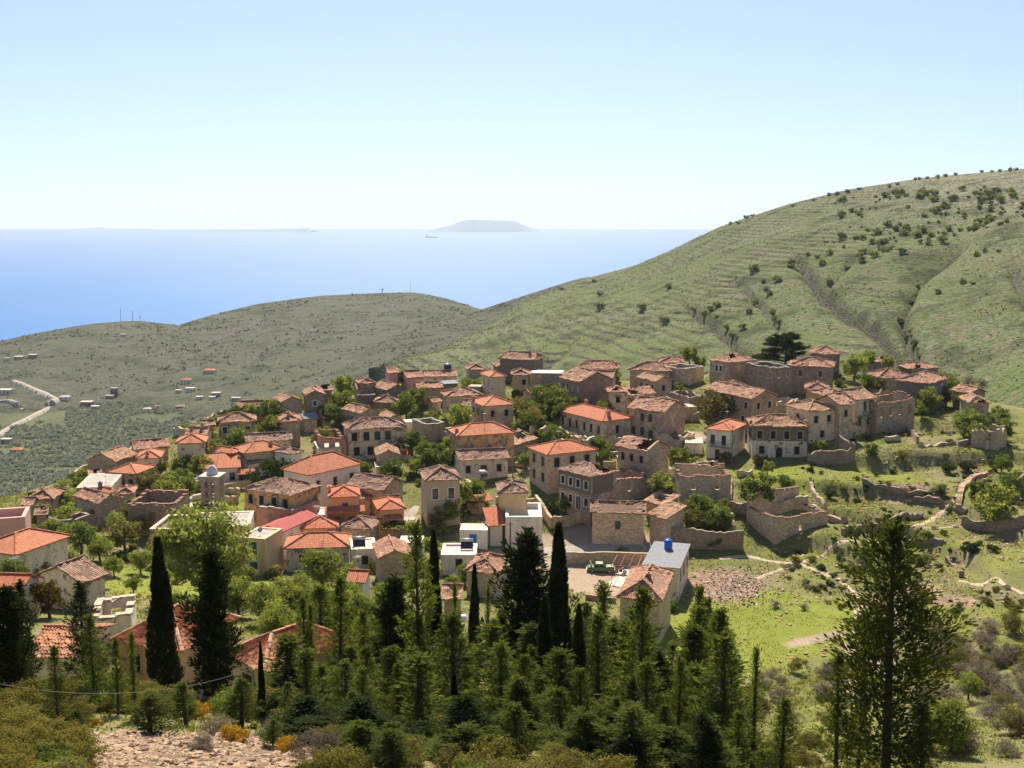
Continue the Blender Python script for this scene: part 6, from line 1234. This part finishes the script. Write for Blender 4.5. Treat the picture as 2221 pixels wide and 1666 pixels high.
# ---------------------------------------------------------------- ship
p = at(935, 518.5, 19600); p[2] = SEA; t = thing('cargo_ship', 'small grey cargo ship far out below the humped island', 'ship', tuple(p)); b = MB(); L = 205
sec = [(-L/2, 11, 9), (-L*.3, 15, 9), (L*.3, 15, 9), (L*.44, 9, 11), (L/2, .5, 13)]
for (x0, w0, h0), (x1, w1, h1) in zip(sec, sec[1:]):
    b.face([(x0, -w0, h0*1.6), (x0, -w0*.7, -2), (x1, -w1*.7, -2), (x1, -w1, h1*1.6)]); b.face([(x1, w1, h1*1.6), (x1, w1*.7, -2), (x0, w0*.7, -2), (x0, w0, h0*1.6)]); b.face([(x0, -w0, h0*1.6), (x1, -w1, h1*1.6), (x1, w1, h1*1.6), (x0, w0, h0*1.6)])
b.face([(-L/2, -11, 14.4), (-L/2, 11, 14.4), (-L/2, 7, -2), (-L/2, -7, -2)]); b.build('hull', M['metal_grey'], t)
b = MB(); b.box(-L*.45, -L*.3, -12, 12, 14.5, 40); b.box(-L*.44, -L*.36, -14, 14, 40.01, 46); br = b.build('bridge', M['whitep'], t); b = MB(); b.bar((-L*.4, 0, 46), (-L*.4, 0, 72), 3, 8, r2=2.4); b.build('funnel', M['dark'], br)
b = MB(); b.box(-L*.27, L*.35, -11, 11, 14.5, 21); b.build('deck_cargo', M['metal_grey'], t)
# ---------------------------------------------------------------- green car with its boot open
def wheel(parent, x, y, r, w_):
    a = MB(); 
    for i in range(18):
        p, q = 2*pi*i/18, 2*pi*(i+1)/18; f = lambda t, rr, yy: (rr*cos(t), yy, rr*sin(t))
        a.face([f(p, r, -w_/2), f(q, r, -w_/2), f(q, r, w_/2), f(p, r, w_/2)]); a.face([f(p, r*.6, -w_/2), f(q, r*.6, -w_/2), f(q, r, -w_/2), f(p, r, -w_/2)]); a.face([f(q, r*.6, w_/2), f(p, r*.6, w_/2), f(p, r, w_/2), f(q, r, w_/2)])
    wo = obj('wheel', None, parent, (x, y, r)); a.build('tyre', M['dark'], wo); a = MB()
    for i in range(18):
        p, q = 2*pi*i/18, 2*pi*(i+1)/18; f = lambda t, rr, yy: (rr*cos(t), yy, rr*sin(t))
        for s in (-1, 1): a.face([f(p, r*.6, s*w_*.4), f(q, r*.6, s*w_*.4), (0, s*w_*.3, 0)])
    a.build('rim', M['steel'], wo)
n = NT('green_car_paint'); M['carg'] = n.bsdf((.10, .155, .06), .35, None, .5); n = NT('pale_green_car_paint'); M['carp'] = n.bsdf((.30, .42, .20), .3, None, .5)
c = cast(1303, 1240); t = thing('parked_car', 'old green saloon car with its boot lid raised, parked in the yard', 'car', tuple(c+np.array((0, 0, .02))), radians(-3))
def loft(secs, mat, name, parent, smooth=True):
    b = MB(); R = []
    for x, w_, z0, z1, rr in secs: R.append([(x, -w_*.94, z0), (x, -w_, z0+(z1-z0)*.3), (x, -w_*.98, z0+(z1-z0)*.7), (x, -w_*.98+rr, z1-rr*.25), (x, -w_*.5, z1), (x, w_*.5, z1), (x, w_*.98-rr, z1-rr*.25), (x, w_*.98, z0+(z1-z0)*.7), (x, w_, z0+(z1-z0)*.3), (x, w_*.94, z0)])
    for a, q in zip(R, R[1:]):
        for i in range(len(a)): j = (i+1) % len(a); b.face([a[i], a[j], q[j], q[i]][::-1])
    b.face(R[0]); b.face(R[-1][::-1]); return b.build(name, M[mat], parent, smooth)
loft([(-2.12,.76,.34,.78,.1),(-2.05,.80,.27,.86,.12),(-1.35,.83,.24,.90,.1),(-1.0,.84,.24,.92,.08),(.55,.84,.24,.92,.08),(.9,.83,.24,.92,.1),(1.9,.80,.26,.86,.12),(2.06,.74,.34,.76,.1)], 'carg', 'body', t)
cab = loft([(-1.15,.72,.925,.94,.05),(-.72,.66,.925,1.36,.1),(.25,.66,.925,1.38,.1),(.82,.72,.925,.94,.05)], 'glass', 'cabin_glass', t)
b = MB(); b.box(-.76, .30, -.60, .60, 1.381, 1.42)
for x0, x1 in ((-1.17, -.76), (.80, .28)):
    for y in (-.69, .69): b.bar((x0, y, .93), (x1, y*.91, 1.37), .035)
for y in (-.655, .655): b.bar((-.2, y*1.06, .93), (-.2, y, 1.37), .035); b.bar((-.76, y*.97, 1.385), (.3, y*.97, 1.385), .04)
b.build('roof', M['carp'], t)
b = MB(); b.box(.95, 1.95, -.62, .62, .925, .95); b.build('bonnet', M['carp'], t)
b = MB(); o_ = obj('boot_lid', None, t, (-1.3, 0, .93), (0, radians(62), 0)); b.box(-.82, 0, -.64, .64, 0, .05); b.build('lid_panel', M['carp'], o_)
b = MB(); b.box(-2.18, -2.09, -.78, .78, .40, .50); b.build('bumper', M['steel'], t); b = MB(); b.box(2.05, 2.14, -.76, .76, .40, .50); b.build('bumper', M['steel'], t)
for y in (-.55, .55): b = MB(); b.lathe([(.001, 0), (.1, 0), (.1, .05)], 12); o_ = b.build('headlight', M['whitep'], t, False, loc=(2.05, y, .66), rot=(0, radians(90), 0))
for x in (-1.3, 1.32):
    for y in (-.74, .74): wheel(t, x, y, .30, .18)
# motorbike
c = cast(1346, 1246); t = thing('motorbike', 'dark motorbike standing on the pale concrete strip', 'motorbike', tuple(c+np.array((0, 0, .12))), radians(-20)); 
for x in (-.65, .65): wheel(t, x, 0, .31, .1)
b = MB(); b.bar((-.65, 0, .31), (0, 0, .45), .05); b.bar((0, 0, .45), (.45, 0, .8), .05); b.bar((.65, 0, .31), (.4, 0, .95), .04); b.box(-.2, .25, -.13, .13, .3, .58); b.build('frame', M['dark'], t)
b = MB(); b.box(-.6, .02, -.12, .12, .72, .82); b.build('seat', M['shut'], t); b = MB(); b.box(.03, .42, -.13, .13, .66, .9); b.build('fuel_tank', M['redc'], t); b = MB(); b.bar((.36, -.34, 1.0), (.36, .34, 1.0), .025); b.build('handlebar', M['steel'], t)
# ---------------------------------------------------------------- tanks, dishes, solar heaters
def top_of(name_label, u, v, dz):
    o = next(x for x in D.objects if x.get('label') == name_label); W = next(ch for ch in o.children if ch.name.startswith('wall')); 
    return o, o.location.copy()
def place_on(lbl, x, y, z):
    o = next(q for q in D.objects if q.get('label') == lbl); yaw = o.rotation_euler.z; return (o.location.x+cos(yaw)*x-sin(yaw)*y, o.location.y+sin(yaw)*x+cos(yaw)*y, o.location.z+z), yaw
def tank(loc, r, h, mat, label, lying=False):
    t = thing('water_tank', label, 'water tank', loc); b = MB()
    pr = [(.001, 0), (r*.94, 0), (r, .06)]+[(r*(1 if i % 2 else .97), h*(.1+.75*i/8)) for i in range(9)]+[(r*.8, h*.93), (r*.4, h), (.001, h)]
    b.lathe(pr, 20); o = b.build('body', M[mat], t, True)
    b = MB(); b.lathe([(r*.34, h*.96), (r*.34, h*1.07), (.001, h*1.07)], 14); b.build('lid', M[mat], t)
    if lying: o.rotation_euler = (0, radians(90), 0); o.location = (-h/2, 0, r+.5); t.children[1].rotation_euler = (0, radians(90), 0); t.children[1].location = (-h/2, 0, r+.5); b = MB(); [b.bar((x, y, 0), (x, y*.6, .6), .04) for x in (-h*.3, h*.3) for y in (-r, r)]; b.build('stand', M['steel'], t)
    return t
n = NT('blue_plastic'); M['bluep'] = n.bsdf((.01, .13, .62), .4, None, .4)
loc, yw = place_on('grey sheet-roofed workshop with a blue water tank on top', 2.6, 8.2, 5.2+.03*8.2); tank(loc, .62, 1.5, 'bluep', 'upright blue water tank on the grey sheet roof')
b_ = cast(1424, 950); tank(tuple(b_), .65, 1.15, 'bluep', 'blue water tank standing in the yard by the white balcony house')
loc, yw = place_on('long whitish house with brown roof and a silver tank on its terrace', 4.2, -1.6, 0.); tank((loc[0], loc[1], loc[2]+1.2), .42, 1.2, 'steel', 'silver water tank lying on the terrace of the long whitish house', True)
b_ = at(1001, 1267, 118); b_[2] = ground(b_[0], b_[1])+2.2; tank(tuple(b_), .42, 1.1, 'whitep', 'white water tank among the middle conifers', True)
def solar(loc, label, yaw=0):
    t = thing('solar_heater', label, 'solar heater', loc, yaw); b = MB(); b.face([(-.9, 0, .25), (.9, 0, .25), (.9, .9, 1.05), (-.9, .9, 1.05)]); b.face([(.9, 0, .2), (-.9, 0, .2), (-.9, .9, 1.0), (.9, .9, 1.0)]); b.build('panel', M['glass'], t)
    b = MB(); b.bar((-.95, .95, 1.25), (.95, .95, 1.25), .27, 14); b.build('boiler', M['steel'], t, True); b = MB(); [b.bar((x, y, 0), (x, y, z), .035) for x in (-.8, .8) for y, z in ((.05, .3), (.9, 1.1))]; b.build('frame', M['steel'], t)
for (x, y, z, lb) in [(2.9, -.7, 2.6, 'left one of two solar water heaters in front of the low orange roof'), (5.0, -.6, 2.9, 'right one of two solar water heaters in front of the low orange roof')]:
    loc, yw = place_on('low orange-roofed house with solar tanks, below the white terrace', x, y, z-1.2); loc = (loc[0], loc[1], loc[2]); solar(loc, lb, yw)
loc, yw = place_on('white terrace house with a pergola frame beside the long bright orange roof', 1.2, .9, 3.25); solar(loc, 'solar water heater on the white terrace with the pergola', yw)
loc, yw = place_on('low house with a pale walled roof terrace behind the hipped roof by the power pole', 3.6, 3, 2.75); solar(loc, 'solar water heater on the pale walled roof terrace', yw)
loc, yw = place_on('long white crest wing with solar panel on its rusty tiled roof', 6.0, 2.9, 4.2); solar(loc, 'solar water heater on the rusty roof at the crest', yw)
def dish(loc, label):
    t = thing('satellite_dish', label, 'satellite dish', loc); b = MB(); b.lathe([(.001, 0), (.2, .03), (.4, .12)], 16); b.build('reflector', M['steel'], t, True, loc=(0, -.1, .75), rot=(radians(-60), 0, radians(160))); b = MB(); b.bar((0, 0, 0), (0, 0, .75), .03); b.build('mast', M['steel'], t)
loc, yw = place_on('yellow-fronted flat house with a grey shuttered window and a rooftop dish', 2.2, 2.2, 5.5); dish(loc, 'grey satellite dish on the yellow-fronted flat house')
# ---------------------------------------------------------------- poles, cables, frames
def pole(px, ybase, ytop, label, mat='wood', r=.11, arm=True, Y=None):
    c = cast(px, ybase) if Y is None else at(px, ybase, Y); H_ = (ybase-ytop)*c[1]/FOC/.97; t = thing('utility_pole', label, 'pole', tuple(c)); b = MB(); b.bar((0, 0, -.8), (0, 0, H_), r, 8, r2=r*.75); b.build('post', M[mat], t)
    if arm:
        b = MB(); b.box(-.55, .55, -.05, .05, H_-.45, H_-.36); a = b.build('crossarm', M['wood'], t)
        for x in (-.48, -.2, .2, .48): b = MB(); b.lathe([(.05, 0), (.06, .06), (.03, .1), (.05, .16), (.001, .18)], 8, (x, 0, H_-.36)); b.build('insulator', M['whitep'], a)
    return c+np.array((0, 0, H_))
P1 = pole(1107, 1244, 1127, 'tall wooden power pole with a crossarm beside the road', r=.15)
P2 = pole(1112, 1056, 988, 'wooden pole right of the house with the silver tank'); P3 = pole(803, 985, 948, 'pole in front of the long two-storey cream house', 'conc'); P4 = pole(1587, 1015, 921, 'pole at the corner of the white balcony house', r=.09); P5 = pole(1255, 1130, 1060, 'pole in front of the half-fallen roof house', 'conc', arm=False); P6 = pole(1290, 880, 852, 'pole by the dark stone house with the white shutter', 'conc', arm=False); P7 = pole(705, 1066, 1006, 'aerial pole in front of the white church hall', 'steel', .07)
def cable(pts, r, label, mat='dark', name='cable'):
    b = MB()
    for a, q in zip(pts, pts[1:]): b.bar(a, q, r, 5)
    b.build(name, M[mat], label=label, category='cable')
def sag(a, b_, s, n_=14): return [a+(b_-a)*i/n_-np.array((0, 0, s*4*(i/n_)*(1-i/n_))) for i in range(n_+1)]
cable(sag(P1, P5, 1.2), .02, 'wire from the tall power pole to the pole by the half-fallen roof'); cable(sag(P2, P1, 2.), .02, 'wire between the tall power pole and the pole uphill')
cx_ = [(-60,1470),(0,1484),(50,1492),(100,1499),(160,1503.5),(220,1505),(280,1503),(330,1499.5),(380,1493),(430,1484),(480,1472),(530,1456),(575,1441),(620,1424)]
cable([at(px, py, 38+ (px+60)/680*14) for px, py in cx_], .013, 'slack pale cable hanging across the lower left', 'wood')
def frame(P, H_, mat, label, name, cat='frame', cover=None):
    t = thing(name, label, cat, tuple(P[0])); o = P[0]; b = MB(); Q = [p-o for p in P]; zt = max(q[2] for q in Q)+H_; T_ = [np.array((q[0], q[1], zt)) for q in Q]
    for q, tq in zip(Q, T_): b = MB(); b.bar(q-np.array((0, 0, .5)), tq, .05); b.build('post', M[mat], t)
    b = MB()
    for i in range(len(T_)): b.bar(T_[i], T_[(i+1) % len(T_)], .05)
    for s in (.33, .67): b.bar(T_[0]+(T_[1]-T_[0])*s, T_[3]+(T_[2]-T_[3])*s, .035)
    b.build('beams', M[mat], t)
    if cover:
        r = np.random.default_rng(9); m = 700; s, q = r.random((m, 1)), r.random((m, 1)); PP = (T_[0]*(1-s)+T_[1]*s)*(1-q)+(T_[3]*(1-s)+T_[2]*s)*q+r.normal(0, .22, (m, 3)); V, F = diamonds(PP, unit(m, r), unit(m, r), r.uniform(.12, .26, m), .7); obj('vine', mesh_np('vine', V, F, M[cover]), t)
frame([cast(1326,1262),cast(1382,1266),cast(1392,1236),cast(1338,1236)], 2.3, 'rust', 'rusty red metal frame over the concrete strip by the workshop', 'metal_frame')
frame([cast(826,1180),cast(892,1178),cast(900,1160),cast(836,1160)], 2.2, 'wood', 'vine-covered pergola between the small orange house and the garden house', 'pergola', 'pergola', 'leafb')
frame([cast(1000,1120),cast(1050,1118),cast(1052,1104),cast(1005,1104)], 2.2, 'wood', 'weathered pergola left of the white terrace block', 'pergola', 'pergola', 'leafo')
frame([cast(1395,1016),cast(1425,1014),cast(1430,1004),cast(1400,1004)], 1.6, 'wood', 'leaning post trellis in the scrub left of the grey ruin', 'trellis', 'trellis')
# canopy, washing, parasol
def lean(px, py, w_, d_, z0, z1, mat, label, name, yaw=0., cat='canopy'):
    c = cast(px, py); t = thing(name, label, cat, tuple(c), radians(yaw)); b = MB(); roof_plane(b, (0, 0, z0), (w_, 0, z0), (0, d_, z1), (w_, d_, z1), jit=.005, seed=2); b.build('sheet', M[mat], t)
    for x in (.1, w_-.1):
        for y, z in ((.1, z0), (d_-.1, z1)): b = MB(); b.bar((x, y, -.5), (x, y, z-.1), .045); b.build('post', M['wood'], t)
lean(1036, 1118, 2.8, 2.2, 2.4, 3.1, 'tred', 'tilted pinkish canopy left of the small yellow upper house', 'canopy', 22)
lean(420, 1062, 1.8, 2.2, 1.6, 2.2, 'whitep', 'little white and blue lean-to left of the bell tower', 'lean_to', 0)
lean(1340, 1006, 3.5, 3, .9, 1.0, 'concpale', 'pale low platform in the yard left of the white terrace wing', 'platform', 0, 'platform')
def washing(px, py, cols, label, w_=3.2):
    c = cast(px, py); t = thing('clothes_line', label, 'clothes line', tuple(c), radians(10)); 
    for x in (0, w_): b = MB(); b.bar((x, 0, -.3), (x, 0, 1.9), .04); b.build('post', M['wood'], t)
    b = MB(); b.bar((0, 0, 1.85), (w_, 0, 1.85), .012); b.build('line', M['dark'], t)
    for i, m in enumerate(cols):
        x = w_*(i+.15)/len(cols); b = MB(); q = w_/len(cols)*.8; b.face([(x, .0, .85), (x+q, .06, .8), (x+q, .0, 1.85), (x, .0, 1.85)]); b.face([(x, .02, 1.85), (x+q, .02, 1.85), (x+q, .08, .8), (x, .02, .85)]); b.build('cloth', M[m], t)
washing(872, 998, ['redc', 'redc'], 'bright red washing hung out in the middle gardens', 2.0); washing(524, 1040, ['whitep', 'bluep', 'whitep', 'whitep'], 'white and blue washing on the line behind the bell tower', 2.8)
c = cast(508, 1046); t = thing('parasol', 'small white parasol on the terrace behind the bell tower', 'parasol', tuple(c)); b = MB(); b.lathe([(1.0, 1.5), (.6, 1.85), (.001, 2.1)], 8); b.build('canopy', M['whitep'], t); b = MB(); b.bar((0, 0, 0), (0, 0, 2.0), .03); b.build('post', M['wood'], t)
# rubbish
r = np.random.default_rng(33); P = []
for t_ in range(2600):
    px, py = r.normal(1595, 42), r.normal(1278, 24)
    if 1500 < px < 1700 and 1225 < py < 1320: P.append((px, py))
P = np.array([cast(*p) for p in P[:1100]]); P += r.normal(0, .4, P.shape)*(1, 1, 0); P[:, 2] = ground(P[:, 0], P[:, 1])+.06
n = NT('litter'); g_ = n.vor(n.co(), 2.2, 'Color'); c = n.ramp(n.sep(g_)[0], [(.0, (.34, .25, .18)), (.35, (.5, .45, .42)), (.5, (.3, .2, .14)), (.66, (.5, .16, .12)), (.78, (.35, .3, .25)), (.88, (.12, .2, .4)), (.95, (.7, .7, .7))], 'CONSTANT'); M['litter'] = n.bsdf(c, .7)
V, F = diamonds(P, unit(len(P), r), np.array((0, 0, 1.))+.5*unit(len(P), r), r.uniform(.07, .22, len(P)), .8); obj('rubbish', mesh_np('rubbish', V, F, M['litter']), kind='stuff', label='household rubbish tipped down the bank right of the workshop', category='rubbish')
# ---------------------------------------------------------------- the air between
n = NT('haze_air'); pv = n.n('VolumePrincipled'); n.set(pv.inputs['Color'], (.80, .90, 1.0)); n.set(pv.inputs['Density'], 4.2e-5); n.set(pv.inputs['Anisotropy'], .15)
n.t.links.new(pv.outputs[0], n.out.inputs['Volume'])
b = MB(); b.box(-46000, 46000, -4000, 31500, SEA-1, 140); b.build('haze', n.m, kind='stuff')
